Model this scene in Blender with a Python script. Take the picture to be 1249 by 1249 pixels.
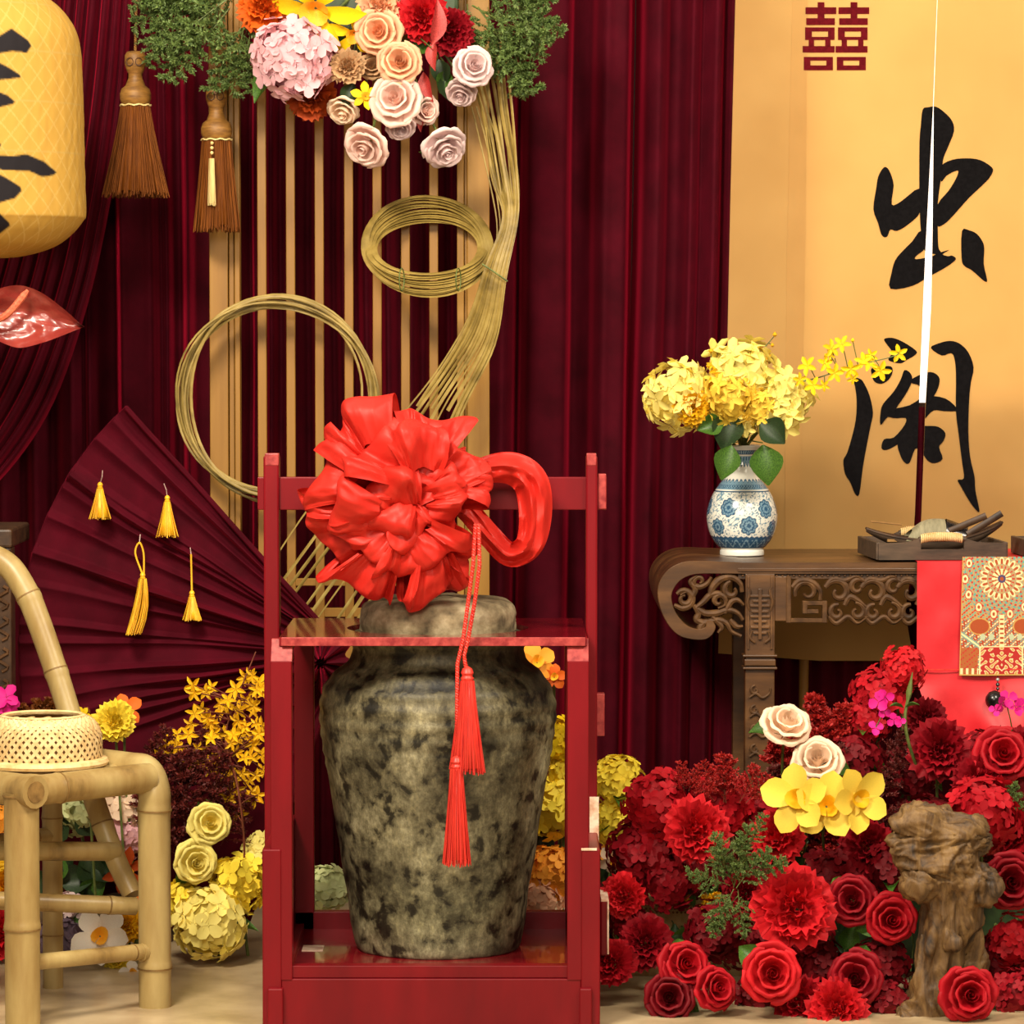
import bpy, bmesh, math, random
import numpy as np
from mathutils import Vector, Matrix, Quaternion, noise as mnoise
from mathutils.geometry import tessellate_polygon
random.seed(7)
PI = math.pi
scene = bpy.context.scene
col = scene.collection
for o in list(bpy.data.objects):
    bpy.data.objects.remove(o)

# ------------------------------------------------------------------ camera
DEL = 2.9                     # the camera stands this far before the plane y = 0
F = 4592.0
CX = CY = 624.5
CAM_H = 1.42
PITCH = math.atan((CY - 400.0) / F)
cam_data = bpy.data.cameras.new('camera')
cam_data.sensor_width = 36.0
cam_data.lens = 36.0 * F / 1249.0
cam_data.clip_start = 0.05
cam = bpy.data.objects.new('camera', cam_data)
cam.location = (0, -DEL, CAM_H)
cam.rotation_euler = (PI / 2 - PITCH, 0, 0)
col.objects.link(cam)
scene.camera = cam

# ------------------------------------------------------------------ light
scene.view_settings.view_transform = 'Standard'
scene.view_settings.look = 'None'
scene.view_settings.exposure = 0.0
scene.view_settings.gamma = 1.0
scene.view_settings.use_curve_mapping = False
world = bpy.data.worlds.new('world')
scene.world = world
world.use_nodes = True
world.node_tree.nodes['Background'].inputs[0].default_value = (1.0, 0.86, 0.68, 1)
world.node_tree.nodes['Background'].inputs[1].default_value = 0.25


def area_light(name, loc, target, size, power, color):
    d = bpy.data.lights.new(name, 'AREA')
    d.shape = 'RECTANGLE'
    d.size, d.size_y = size
    d.energy = power
    d.color = color
    o = bpy.data.objects.new(name, d)
    o.location = loc
    o.rotation_euler = (Vector(target) - Vector(loc)).to_track_quat('-Z', 'Y').to_euler()
    col.objects.link(o)
    return o


WARM = (1.0, 0.88, 0.70)
area_light('ceiling_lamp_key', (-1.3, 2.6, 3.5), (0.0, 5.2, 0.8), (1.0, 0.6), 200, WARM)
area_light('front_fill_light', (-0.3, -0.2, 2.6), (-0.2, 5.4, 0.7), (1.5, 0.9), 105, WARM)  # added frontal fill to brighten the flowers, not a ceiling lamp
area_light('ceiling_lamp_side', (1.9, 3.0, 3.5), (0.6, 5.5, 0.8), (1.0, 0.7), 130, WARM)
area_light('ceiling_lamp_back', (-0.6, 5.2, 3.5), (-0.5, 5.9, 0.9), (1.8, 0.3), 12, WARM)


# ------------------------------------------------------------------ helpers
def at(px, py, Y):
    """world point on the plane y=Y seen at photo position px,py"""
    st, ct = math.sin(PITCH), math.cos(PITCH)
    a = (px - CX) / F
    b = (CY - py) / F
    d = Vector((a, ct + b * st, -st + b * ct))
    t = (Y + DEL) / d.y
    return Vector((0, -DEL, CAM_H)) + d * t


def floor_y(py):
    lo, hi = 3.0, 12.0
    for _ in range(40):
        m = (lo + hi) / 2
        if at(CX, py, m).z < 0:
            hi = m
        else:
            lo = m
    return lo


def px2m(n, Y):
    return n * (Y + DEL) / F


def srgb(r, g, b):
    def c(v):
        v /= 255.0
        return v / 12.92 if v <= 0.04045 else ((v + 0.055) / 1.055) ** 2.4
    return (c(r), c(g), c(b), 1.0)


class MB:
    def __init__(self):
        self.v = []
        self.f = []

    def add(self, vs, fs):
        n = len(self.v)
        self.v += [tuple(p) for p in vs]
        self.f += [tuple(i + n for i in q) for q in fs]
        return self

    def box(self, lo, hi, M=None):
        x0, y0, z0 = lo
        x1, y1, z1 = hi
        vs = [(x0, y0, z0), (x1, y0, z0), (x1, y1, z0), (x0, y1, z0), (x0, y0, z1), (x1, y0, z1), (x1, y1, z1), (x0, y1, z1)]
        if M is not None:
            vs = [M @ Vector(p) for p in vs]
        return self.add(vs, [(0, 3, 2, 1), (4, 5, 6, 7), (0, 1, 5, 4), (1, 2, 6, 5), (2, 3, 7, 6), (3, 0, 4, 7)])

    def sweep(self, path, ra, rb=None, n=8, up=(0, -1, 0), caps=True, closed=False):
        """elliptic sweep: ra across, rb towards up"""
        P = [Vector(p) for p in path]
        m = len(P)
        up = Vector(up)
        if rb is None:
            rb = ra
        A = ra if hasattr(ra, '__len__') else [ra] * m
        B = rb if hasattr(rb, '__len__') else [rb] * m
        vs = []
        prevS = None
        for i in range(m):
            if closed:
                T = P[(i + 1) % m] - P[i - 1]
            else:
                T = P[min(i + 1, m - 1)] - P[max(i - 1, 0)]
            if T.length < 1e-9:
                T = Vector((0, 0, 1))
            T.normalize()
            S = T.cross(up)
            if S.length < 0.05:
                S = prevS - T * prevS.dot(T) if prevS is not None else T.orthogonal()
            S.normalize()
            if prevS is not None and S.dot(prevS) < 0:
                S = -S
            prevS = S
            N = S.cross(T)
            for k in range(n):
                a = 2 * PI * k / n
                vs.append(P[i] + S * (A[i] * math.cos(a)) + N * (B[i] * math.sin(a)))
        fs = []
        for i in range(m if closed else m - 1):
            j = (i + 1) % m
            for k in range(n):
                l = (k + 1) % n
                fs.append((i * n + k, i * n + l, j * n + l, j * n + k))
        if caps and not closed:
            fs.append(tuple(range(n - 1, -1, -1)))
            fs.append(tuple((m - 1) * n + k for k in range(n)))
        return self.add(vs, fs)

    def lathe(self, prof, n=32, c=(0, 0, 0), caps=True, M=None):
        c = Vector(c)
        vs = []
        for r, z in prof:
            for k in range(n):
                a = 2 * PI * k / n
                p = Vector((r * math.cos(a), r * math.sin(a), z))
                if M is not None:
                    p = M @ p
                vs.append(c + p)
        fs = []
        for i in range(len(prof) - 1):
            for k in range(n):
                l = (k + 1) % n
                fs.append((i * n + k, i * n + l, (i + 1) * n + l, (i + 1) * n + k))
        if caps:
            fs.append(tuple(range(n - 1, -1, -1)))
            fs.append(tuple((len(prof) - 1) * n + k for k in range(n)))
        return self.add(vs, fs)

    def grid(self, fn, nu, nv, closed_u=False):
        vs = []
        for j in range(nv + 1):
            for i in range(nu + (0 if closed_u else 1)):
                vs.append(fn(i / nu, j / nv))
        w = nu if closed_u else nu + 1
        fs = []
        for j in range(nv):
            for i in range(nu):
                k = (i + 1) % w
                fs.append((j * w + i, j * w + k, (j + 1) * w + k, (j + 1) * w + i))
        return self.add(vs, fs)

    def prism(self, pts, off):
        """extruded polygon, pts counter-clockwise or not"""
        off = Vector(off)
        n = len(pts)
        P = [Vector(p) for p in pts]
        vs = P + [p + off for p in P]
        fs = [tuple(range(n)), tuple(range(2 * n - 1, n - 1, -1))]
        for i in range(n):
            j = (i + 1) % n
            fs.append((i, i + n, j + n, j))
        return self.add(vs, fs)

    def mesh(self, name, mat, smooth=False, bevel=0.0, seg=2, tri=False, fixn=True, sharp=40):
        me = bpy.data.meshes.new(name)
        me.from_pydata([tuple(p) for p in self.v], [], self.f)
        if bevel > 0 or tri or fixn:
            bm = bmesh.new()
            bm.from_mesh(me)
            if fixn:
                bmesh.ops.recalc_face_normals(bm, faces=bm.faces)
            if bevel > 0:
                es = [e for e in bm.edges if len(e.link_faces) == 2 and e.calc_face_angle(0) > 0.5]
                bmesh.ops.bevel(bm, geom=es, offset=bevel, segments=seg, profile=0.5, affect='EDGES', clamp_overlap=True)
            if tri:
                bmesh.ops.triangulate(bm, faces=[f for f in bm.faces if len(f.verts) > 4])
            bm.to_mesh(me)
            bm.free()
        if smooth:
            me.polygons.foreach_set('use_smooth', [True] * len(me.polygons))
            if sharp:
                me.set_sharp_from_angle(angle=math.radians(sharp))
        me.materials.append(mat)
        return me

    def build(self, name, mat, parent=None, **kw):
        return place(name, self.mesh(name, mat, **kw), parent)


def place(name, me, parent=None):
    o = bpy.data.objects.new(name, me)
    col.objects.link(o)
    if parent is not None:
        o.parent = parent
        r = parent
        off = Vector((0, 0, 0))
        while r is not None:
            off -= r.location
            r = r.parent
        o.location = off          # meshes are written in world coordinates
    return o


def thing(name, label, cat, loc=(0, 0, 0), group=None):
    o = bpy.data.objects.new(name, None)
    o.empty_display_size = 0.05
    o.location = loc
    col.objects.link(o)
    return tag(o, label, cat, group)


def tag(o, label, cat, group=None):
    o['label'] = label
    o['category'] = cat
    if group:
        o['group'] = group
    return o


def struct(o, label=None):
    o['kind'] = 'structure'
    if label:
        o['label'] = label
    return o


def spline(pts, n=8, closed=False):
    """Catmull-Rom through points (any dimension tuples)"""
    P = [Vector(p) for p in pts]
    out = []
    m = len(P)
    rng = m if closed else m - 1
    for i in range(rng):
        p1, p2 = P[i], P[(i + 1) % m]
        p0 = P[i - 1] if (closed or i > 0) else p1 * 2 - p2
        p3 = P[(i + 2) % m] if (closed or i < m - 2) else p2 * 2 - p1
        for k in range(n):
            t = k / n
            out.append(0.5 * ((2 * p1) + (p2 - p0) * t + (2 * p0 - 5 * p1 + 4 * p2 - p3) * t * t + (3 * p1 - p0 - 3 * p2 + p3) * t ** 3))
    if not closed:
        out.append(P[-1].copy())
    return out


def nz(x, y, z):
    return mnoise.noise(Vector((x, y, z)))


# ------------------------------------------------------------------ materials
MATS = {}


def base_mat(name):
    m = bpy.data.materials.new(name)
    m.use_nodes = True
    nt = m.node_tree
    b = nt.nodes['Principled BSDF']
    return m, nt, b


def ramp_noise(nt, scale, stops, detail=6, rough=0.6, stretch=(1, 1, 1), coord='Object', dist=0.0):
    tc = nt.nodes.new('ShaderNodeTexCoord')
    mp = nt.nodes.new('ShaderNodeMapping')
    mp.inputs['Scale'].default_value = stretch
    nt.links.new(tc.outputs[coord], mp.inputs[0])
    n = nt.nodes.new('ShaderNodeTexNoise')
    n.inputs['Scale'].default_value = scale
    n.inputs['Detail'].default_value = detail
    n.inputs['Roughness'].default_value = rough
    n.inputs['Distortion'].default_value = dist
    nt.links.new(mp.outputs[0], n.inputs['Vector'])
    r = nt.nodes.new('ShaderNodeValToRGB')
    els = r.color_ramp.elements
    while len(els) < len(stops):
        els.new(0.5)
    for e, (p, c) in zip(els, stops):
        e.position = p
        e.color = c
    nt.links.new(n.outputs['Fac'], r.inputs[0])
    return r, n, mp


def add_bump(nt, b, src, strength, dist):
    bp = nt.nodes.new('ShaderNodeBump')
    bp.inputs['Strength'].default_value = strength
    bp.inputs['Distance'].default_value = dist
    nt.links.new(src, bp.inputs['Height'])
    nt.links.new(bp.outputs[0], b.inputs['Normal'])
    return bp


def noisy(name, stops, scale=20, rough=0.6, stretch=(1, 1, 1), bump=0.0, bdist=0.002, bscale=None, spec=0.5, coat=0.0, detail=6, sheen=None, trans=0.0, dist=0.0, coat_rough=0.1):
    if name in MATS:
        return MATS[name]
    m, nt, b = base_mat(name)
    r, n, mp = ramp_noise(nt, scale, stops, detail=detail, stretch=stretch, dist=dist)
    nt.links.new(r.outputs[0], b.inputs['Base Color'])
    b.inputs['Roughness'].default_value = rough
    b.inputs['Specular IOR Level'].default_value = spec
    b.inputs['Coat Weight'].default_value = coat
    b.inputs['Coat Roughness'].default_value = coat_rough
    if sheen:
        b.inputs['Sheen Weight'].default_value = sheen[0]
        b.inputs['Sheen Tint'].default_value = sheen[1]
        b.inputs['Sheen Roughness'].default_value = sheen[2]
    if bump:
        src = n
        if bscale:
            src = nt.nodes.new('ShaderNodeTexNoise')
            src.inputs['Scale'].default_value = bscale
            src.inputs['Detail'].default_value = 5
            nt.links.new(mp.outputs[0], src.inputs['Vector'])
        add_bump(nt, b, src.outputs['Fac'], bump, bdist)
    if trans > 0:
        mix_translucent(nt, b, r.outputs[0], trans)
    MATS[name] = m
    return m


def mix_translucent(nt, b, colsock, fac):
    t = nt.nodes.new('ShaderNodeBsdfTranslucent')
    if isinstance(colsock, tuple):
        t.inputs['Color'].default_value = colsock
    else:
        nt.links.new(colsock, t.inputs['Color'])
    mx = nt.nodes.new('ShaderNodeMixShader')
    mx.inputs[0].default_value = fac
    out = nt.nodes['Material Output']
    nt.links.new(b.outputs[0], mx.inputs[1])
    nt.links.new(t.outputs[0], mx.inputs[2])
    nt.links.new(mx.outputs[0], out.inputs['Surface'])


def petal_mat(name, c, var=0.2, rough=0.62, trans=0.14, scale=30):
    """cloth petal: a little lighter or darker from one petal to the next"""
    key = 'petal_' + name
    if key in MATS:
        return MATS[key]
    m, nt, b = base_mat(key)
    oi = nt.nodes.new('ShaderNodeObjectInfo')
    hsv = nt.nodes.new('ShaderNodeHueSaturation')
    mr = nt.nodes.new('ShaderNodeMapRange')
    mr.inputs[3].default_value = 1 - var
    mr.inputs[4].default_value = 1 + var * 0.6
    nt.links.new(oi.outputs['Random'], mr.inputs[0])
    nt.links.new(mr.outputs[0], hsv.inputs['Value'])
    r, n, mp = ramp_noise(nt, scale, [(0.3, tuple(v * 0.9 for v in c[:3]) + (1,)), (0.7, c)], detail=3)
    nt.links.new(r.outputs[0], hsv.inputs['Color'])
    nt.links.new(hsv.outputs[0], b.inputs['Base Color'])
    b.inputs['Roughness'].default_value = rough
    b.inputs['Specular IOR Level'].default_value = 0.25
    mix_translucent(nt, b, hsv.outputs[0], trans)
    MATS[key] = m
    return m


def painted(name, rough=0.5, spec=0.5, coat=0.0, trans=0.0, bump=0.0, bscale=200):
    if name in MATS:
        return MATS[name]
    m, nt, b = base_mat(name)
    a = nt.nodes.new('ShaderNodeVertexColor')
    a.layer_name = 'paint'
    nt.links.new(a.outputs[0], b.inputs['Base Color'])
    b.inputs['Roughness'].default_value = rough
    b.inputs['Specular IOR Level'].default_value = spec
    b.inputs['Coat Weight'].default_value = coat
    if bump:
        tc = nt.nodes.new('ShaderNodeTexCoord')
        n = nt.nodes.new('ShaderNodeTexNoise')
        n.inputs['Scale'].default_value = bscale
        nt.links.new(tc.outputs['Object'], n.inputs['Vector'])
        add_bump(nt, b, n.outputs['Fac'], bump, 0.001)
    if trans:
        mix_translucent(nt, b, a.outputs[0], trans)
    MATS[name] = m
    return m


def paint(me, cols):
    ca = me.color_attributes.new('paint', 'FLOAT_COLOR', 'POINT')
    ca.data.foreach_set('color', np.asarray(cols, dtype=np.float32).ravel())


def in_poly(px, py, poly):
    """vectorised point in polygon"""
    inside = np.zeros(px.shape, bool)
    n = len(poly)
    j = n - 1
    for i in range(n):
        xi, yi = poly[i]
        xj, yj = poly[j]
        c = ((yi > py) != (yj > py)) & (px < (xj - xi) * (py - yi) / (yj - yi + 1e-12) + xi)
        inside ^= c
        j = i
    return inside


M_VELVET = noisy('red_velvet', [(0.3, srgb(56, 2, 14)), (0.7, srgb(78, 4, 22))], scale=9, rough=0.85, spec=0.1,
                 bump=0.25, bdist=0.001, bscale=420, sheen=(0.62, srgb(250, 34, 76), 0.3))
M_LACQ = noisy('red_lacquer', [(0.3, srgb(92, 4, 14)), (0.7, srgb(130, 10, 22))], scale=5, rough=0.42, spec=0.22, coat=0.10,
               stretch=(1, 1, 0.25), bump=0.05, bscale=160, bdist=0.001, coat_rough=0.15)
M_WORN = noisy('bare_worn_wood', [(0.35, srgb(200, 150, 120)), (0.6, srgb(240, 215, 190))], scale=40, rough=0.6)
M_PALEL = noisy('pale_lacquer', [(0.35, srgb(126, 22, 28)), (0.65, srgb(176, 66, 62))], scale=60, rough=0.4)  # paler red for end pieces; on the plate edge a painted highlight
M_OAK = noisy('yellow_oak', [(0.25, srgb(124, 84, 26)), (0.5, srgb(150, 106, 38)), (0.75, srgb(172, 128, 54))], scale=14, rough=0.5,
              stretch=(1, 1, 0.06), bump=0.06, bdist=0.001, detail=8)
M_BAMBOO = noisy('aged_bamboo', [(0.28, srgb(74, 54, 26)), (0.42, srgb(144, 116, 66)), (0.7, srgb(184, 162, 106))], scale=9, rough=0.4,
                 stretch=(1, 1, 0.22), bump=0.1, bdist=0.001, detail=8)
M_NODE = noisy('bamboo_node', [(0.3, srgb(92, 66, 28)), (0.7, srgb(150, 116, 62))], scale=30, rough=0.6)
M_STRIP = noisy('split_bamboo', [(0.3, srgb(108, 88, 36)), (0.5, srgb(146, 122, 58)), (0.75, srgb(176, 152, 82))], scale=16, rough=0.5)
M_TABLE = noisy('dark_elm', [(0.25, srgb(44, 26, 12)), (0.5, srgb(84, 54, 27)), (0.75, srgb(120, 82, 45))], scale=18, rough=0.38,
                stretch=(0.2, 1, 1), bump=0.2, bdist=0.001, bscale=120, coat=0.25, coat_rough=0.25)
M_CARVE = noisy('carved_elm', [(0.25, srgb(46, 28, 14)), (0.5, srgb(82, 54, 28)), (0.75, srgb(112, 78, 44))], scale=40, rough=0.62, spec=0.3, bump=0.3, bdist=0.001, bscale=150)
M_DARKW = noisy('dark_wood', [(0.3, srgb(40, 24, 14)), (0.7, srgb(84, 56, 32))], scale=24, rough=0.5, bump=0.3, bdist=0.002)  # plain dark brown wood
M_TRAY = noisy('tray_wood', [(0.3, srgb(48, 36, 26)), (0.7, srgb(90, 70, 54))], scale=60, rough=0.6, stretch=(0.2, 1, 1), bump=0.2, bdist=0.0008)
M_BROWN = noisy('brown_silk', [(0.3, srgb(92, 46, 10)), (0.7, srgb(138, 78, 24))], scale=120, rough=0.6, spec=0.15, stretch=(1, 1, 0.05))
M_BHEAD = noisy('brown_knot', [(0.3, srgb(104, 66, 22)), (0.7, srgb(158, 112, 46))], scale=160, rough=0.55, stretch=(0.2, 0.2, 1), bump=0.3, bdist=0.001)
M_DARKT = noisy('dark_thread', [(0.3, srgb(60, 32, 10)), (0.7, srgb(90, 52, 20))], scale=80, rough=0.6)
M_CREAMT = noisy('cream_thread', [(0.3, srgb(200, 168, 98)), (0.7, srgb(236, 214, 150))], scale=150, rough=0.5, stretch=(1, 1, 0.1))
M_YELT = noisy('yellow_thread', [(0.3, srgb(222, 150, 10)), (0.7, srgb(252, 200, 40))], scale=150, rough=0.45, stretch=(1, 1, 0.05))
M_REDT = noisy('red_thread', [(0.3, srgb(190, 30, 24)), (0.7, srgb(236, 66, 50))], scale=150, rough=0.45, stretch=(1, 1, 0.05))
M_BOW = noisy('red_chiffon', [(0.3, srgb(194, 34, 25)), (0.7, srgb(208, 46, 34))], scale=12, rough=0.5, spec=0.3, trans=0.14,
              bump=0.1, bdist=0.001, bscale=90)
M_INK = noisy('black_ink', [(0.4, srgb(10, 8, 10)), (0.6, srgb(16, 14, 16))], scale=120, rough=0.85, spec=0.1)
M_PRINT = noisy('maroon_print', [(0.4, srgb(84, 6, 16)), (0.6, srgb(98, 10, 22))], scale=120, rough=0.85, spec=0.1)
M_CLOTH = noisy('red_satin', [(0.3, srgb(196, 22, 34)), (0.7, srgb(222, 40, 50))], scale=10, rough=0.5, bump=0.1, bdist=0.001, bscale=300)
M_LEAF = noisy('green_leaf', [(0.3, srgb(34, 66, 20)), (0.7, srgb(86, 128, 42))], scale=30, rough=0.45, trans=0.15)
M_DLEAF = noisy('dark_leaf', [(0.3, srgb(18, 34, 16)), (0.7, srgb(46, 70, 32))], scale=30, rough=0.5)
M_STEM = noisy('green_stem', [(0.3, srgb(60, 76, 30)), (0.7, srgb(110, 122, 56))], scale=40, rough=0.6)
M_RSTEM = noisy('russet_stem', [(0.3, srgb(84, 34, 20)), (0.7, srgb(124, 60, 34))], scale=40, rough=0.6)
M_PINE = noisy('cypress_green', [(0.3, srgb(52, 80, 34)), (0.7, srgb(132, 154, 80))], scale=22, rough=0.6, trans=0.2)
M_REDF = noisy('red_fern', [(0.3, srgb(130, 14, 16)), (0.7, srgb(206, 44, 36))], scale=22, rough=0.6, trans=0.2)
M_BURG = noisy('burgundy_fern', [(0.3, srgb(66, 12, 14)), (0.7, srgb(122, 36, 26))], scale=22, rough=0.6, trans=0.15)
M_RUST = noisy('rust_filler', [(0.3, srgb(110, 56, 16)), (0.7, srgb(170, 96, 34))], scale=22, rough=0.6, trans=0.15)
M_WICKER = noisy('pale_wicker', [(0.3, srgb(206, 168, 108)), (0.7, srgb(240, 212, 156))], scale=50, rough=0.5)
M_WICKD = noisy('wicker_inside', [(0.3, srgb(120, 84, 40)), (0.7, srgb(160, 118, 64))], scale=50, rough=0.7)
M_SPATHE = noisy('waxy_spathe', [(0.3, srgb(116, 30, 28)), (0.7, srgb(158, 62, 52))], scale=14, rough=0.3, coat=0.25, bump=0.2, bdist=0.004, bscale=18)
M_WIRE = noisy('clear_wire', [(0.4, srgb(150, 120, 110)), (0.6, srgb(190, 160, 150))], scale=60, rough=0.3)
M_BLACKB = noisy('black_bead', [(0.4, srgb(14, 10, 10)), (0.6, srgb(30, 24, 24))], scale=60, rough=0.25)
M_BEAD = noisy('steel_bead', [(0.4, srgb(120, 116, 110)), (0.6, srgb(190, 186, 178))], scale=60, rough=0.25)
M_YCORE = noisy('flower_heart', [(0.4, srgb(236, 150, 20)), (0.6, srgb(250, 190, 40))], scale=90, rough=0.6)

# ================================================================== SETTING
YF0, YF1 = 1.0, 7.05
m_floor = noisy('polished_screed', [(0.25, srgb(150, 128, 96)), (0.5, srgb(186, 164, 128)), (0.75, srgb(206, 186, 150))], scale=7, rough=0.28,
                spec=0.5, bump=0.05, bdist=0.001, bscale=60, detail=10)
struct(MB().box((-3.2, YF0, -0.1), (3.2, YF1, 0.0)).build('floor', m_floor), 'pale beige polished screed floor')
m_wall = noisy('dim_plaster', [(0.3, srgb(60, 30, 26)), (0.7, srgb(78, 42, 34))], scale=6, rough=0.9)
YW = 6.9
YB = 6.34                      # banner plane
YG = 6.40                      # window glass
sill_z = at(1124, 491, YG).z
win_x0 = at(984, 400, YG).x
win_x1 = 1.75
# the wall behind the drapes stops where the window bay begins
struct(MB().box((-3.2, YW, 0), (3.2, YW + 0.1, 2.8)).build('wall_back', m_wall), 'dim plaster wall behind the drapes')
bay = MB().box((win_x0 - 0.08, YG + 0.01, 0.0), (win_x1 + 0.1, YG + 0.12, sill_z))
struct(bay.build('wall_window_bay', m_wall), 'low dark wall under the window')
m_glow, nt, b = base_mat('daylit_pane')
b.inputs['Emission Color'].default_value = srgb(255, 246, 232)
b.inputs['Emission Strength'].default_value = 1.7
b.inputs['Base Color'].default_value = (0.8, 0.8, 0.8, 1)
win = struct(MB().box((win_x0, YG, sill_z), (win_x1, YG + 0.012, 2.7)).build('window_1', m_glow), 'daylit window pane behind the banner')
m_frame = noisy('window_frame_paint', [(0.4, srgb(40, 22, 16)), (0.6, srgb(56, 32, 24))], scale=30, rough=0.6)
MB().box((win_x0 - 0.05, YG - 0.006, sill_z - 0.02), (win_x0, YG + 0.02, 2.7)).build('window_frame', m_frame, win)
MB().box((win_x0 - 0.05, YG - 0.006, sill_z - 0.03), (win_x1, YG + 0.03, sill_z)).build('window_sill', m_frame, win)


# ---------------------------------------------------------------- velvet drapes
def curtain(label, sec, Y, z0, z1, lean=0.0, n=6, nzv=26, wob=0.012, seed=0, group=None):
    S = spline([(a, b_, 0) for a, b_ in sec], n)
    nu = len(S) - 1

    def fn(u, v):
        p = S[min(nu, int(round(u * nu)))]
        x = at(p.x, 500, Y).x
        z = z0 + (z1 - z0) * v
        off = p.y * 0.01
        off += wob * nz(x * 9 + seed, z * 1.1, seed * 3.1)
        dx = lean * (z - 1.0) + 0.006 * nz(x * 5, z * 1.5, seed + 9)
        return (x + dx, Y - off, z)
    o = MB().grid(fn, nu, nzv).build('velvet_curtain', M_VELVET, smooth=True, sharp=0)
    return tag(o, label, 'curtain', group)


# right panels, between the lattice screen and the banner
curtain('dark red velvet drape hanging just right of the slatted screen',
        [(585, 0), (600, 4), (612, 6), (622, 1), (628, -5), (634, 0), (644, 6), (664, 7.5), (682, 7), (689, 3), (694, -4), (704, -5), (714, -3),
         (722, 3), (731, 7), (742, 6.5), (756, 6), (761, 2), (764, -5), (768, -9)], 6.44, 0.01, 2.6, lean=0.012, seed=1)
curtain('dark red velvet drape beside the left edge of the banner',
        [(764, -9), (769, -4), (774, 3), (781, 6.5), (791, 8), (799, 5), (806, 1), (816, 0), (824, 2), (832, 6), (840, 4), (846, 1), (853, 3), (861, 6), (868, 4.5),
         (873, 1), (879, 4), (886, 4), (893, 0), (900, -5)], 6.44, 0.01, 2.6, lean=0.02, seed=2)
# behind the screen
sec = []
x = 235
rr = random.Random(3)
while x < 620:
    w = rr.uniform(16, 34)
    sec += [(x, -5), (x + w * 0.5, rr.uniform(0, 3))]
    x += w
curtain('deep red velvet drape behind the slatted screen', sec, 6.72, 0.01, 2.6, seed=4)
# left of the screen
curtain('dark red velvet drape with a broad flat pleat behind the velvet fan',
        [(-70, -5), (-45, 1), (-20, -4), (5, 2), (25, -4), (45, 2), (62, -5), (80, 1), (92, 4), (103, 0), (112, 3), (122, -3), (132, -6), (142, -5),
         (149, 3), (155, 8), (166, 7.5), (180, 7.5), (190, 8), (195, 5), (200, 2), (208, 4), (214, -2), (222, -3), (230, 3), (234, 4), (240, -3), (250, -5), (262, -5)],
        6.4, 0.01, 2.6, lean=-0.006, seed=5)
# low curtain under the window
sec = []
x = 880
while x < 1420:
    w = rr.uniform(14, 30)
    sec += [(x, -1.0), (x + w * 0.5, rr.uniform(0.2, 2.0))]
    x += w
curtain('short dark red velvet curtain under the window behind the altar table', sec, 6.375, 0.01, sill_z - 0.01, wob=0.004, seed=6)

# drapes that go on beyond the picture
for lab, x0_, x1_, sd in (('dark red velvet drape beyond the left picture edge', -520, -68, 8), ('dark red velvet drape beyond the right end of the banner', 1328, 1720, 9)):
    sec = []
    x = x0_
    while x < x1_:
        w = rr.uniform(14, 30)
        sec += [(x, -4), (x + w * 0.5, rr.uniform(1, 6))]
        x += w
    curtain(lab, sec, 6.4, 0.01, 2.6, seed=sd)

# swag pulled aside at the left
R0 = spline([at(*p) for p in [(163, -30, 6.2), (152, 120, 6.2), (134, 250, 6.2), (108, 370, 6.2), (66, 490, 6.2), (10, 575, 6.2), (-60, 640, 6.2)]], 6)
R1 = spline([at(*p) for p in [(-20, -30, 6.2), (-34, 60, 6.2), (-48, 130, 6.2), (-62, 210, 6.2), (-80, 300, 6.2), (-100, 400, 6.2), (-135, 540, 6.2)]], 6)
FOLD = [0.0, 0.055, 0.12, 0.20, 0.29, 0.36, 0.45, 0.53, 0.62, 0.70, 0.79, 0.88, 1.0]


def swag(u, v):
    i = int(round(v * (len(R0) - 1)))
    p = R0[i].lerp(R1[i], u)
    for k in range(len(FOLD) - 1):
        if FOLD[k] <= u <= FOLD[k + 1]:
            t = (u - FOLD[k]) / (FOLD[k + 1] - FOLD[k])
            d = math.sin(PI * t) ** 0.7 * (0.05 + 0.025 * ((k * 37) % 5) / 5)
            break
    return (p.x, p.y - d - 0.02 * nz(u * 6, v * 3, 2), p.z)


tag(MB().grid(swag, 96, len(R0) - 1).build('velvet_swag', M_VELVET, smooth=True, sharp=0),
    'red velvet swag drawn aside to the left behind the lantern', 'curtain')

# ---------------------------------------------------------------- banner
m_ban, nt, b = base_mat('banner_cloth')
r, n, mp = ramp_noise(nt, 3.0, [(0.3, srgb(188, 146, 84)), (0.7, srgb(204, 164, 100))], detail=3)
nt.links.new(r.outputs[0], b.inputs['Base Color'])
b.inputs['Roughness'].default_value = 0.8
w = nt.nodes.new('ShaderNodeTexNoise')
w.inputs['Scale'].default_value = 260
nt.links.new(mp.outputs[0], w.inputs['Vector'])
add_bump(nt, b, w.outputs['Fac'], 0.12, 0.001)
mix_translucent(nt, b, srgb(255, 230, 178), 0.40)
EDGE_L = [(1143, -60), (1143, 0), (1138, 130), (1131, 250), (1126, 370), (1121, 490), (1116, 625), (1111, 700), (1104, 745), (1114, 806)]
EDGE_R = [(1143.6, -60), (1143.6, 0), (1138.8, 130), (1138.8, 180), (1138, 250), (1136, 370), (1129, 490), (1124, 625), (1121, 700), (1120, 806)]


def ban(pts, Y=YB):
    return [at(x_, y_, Y) for x_, y_ in pts]


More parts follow.
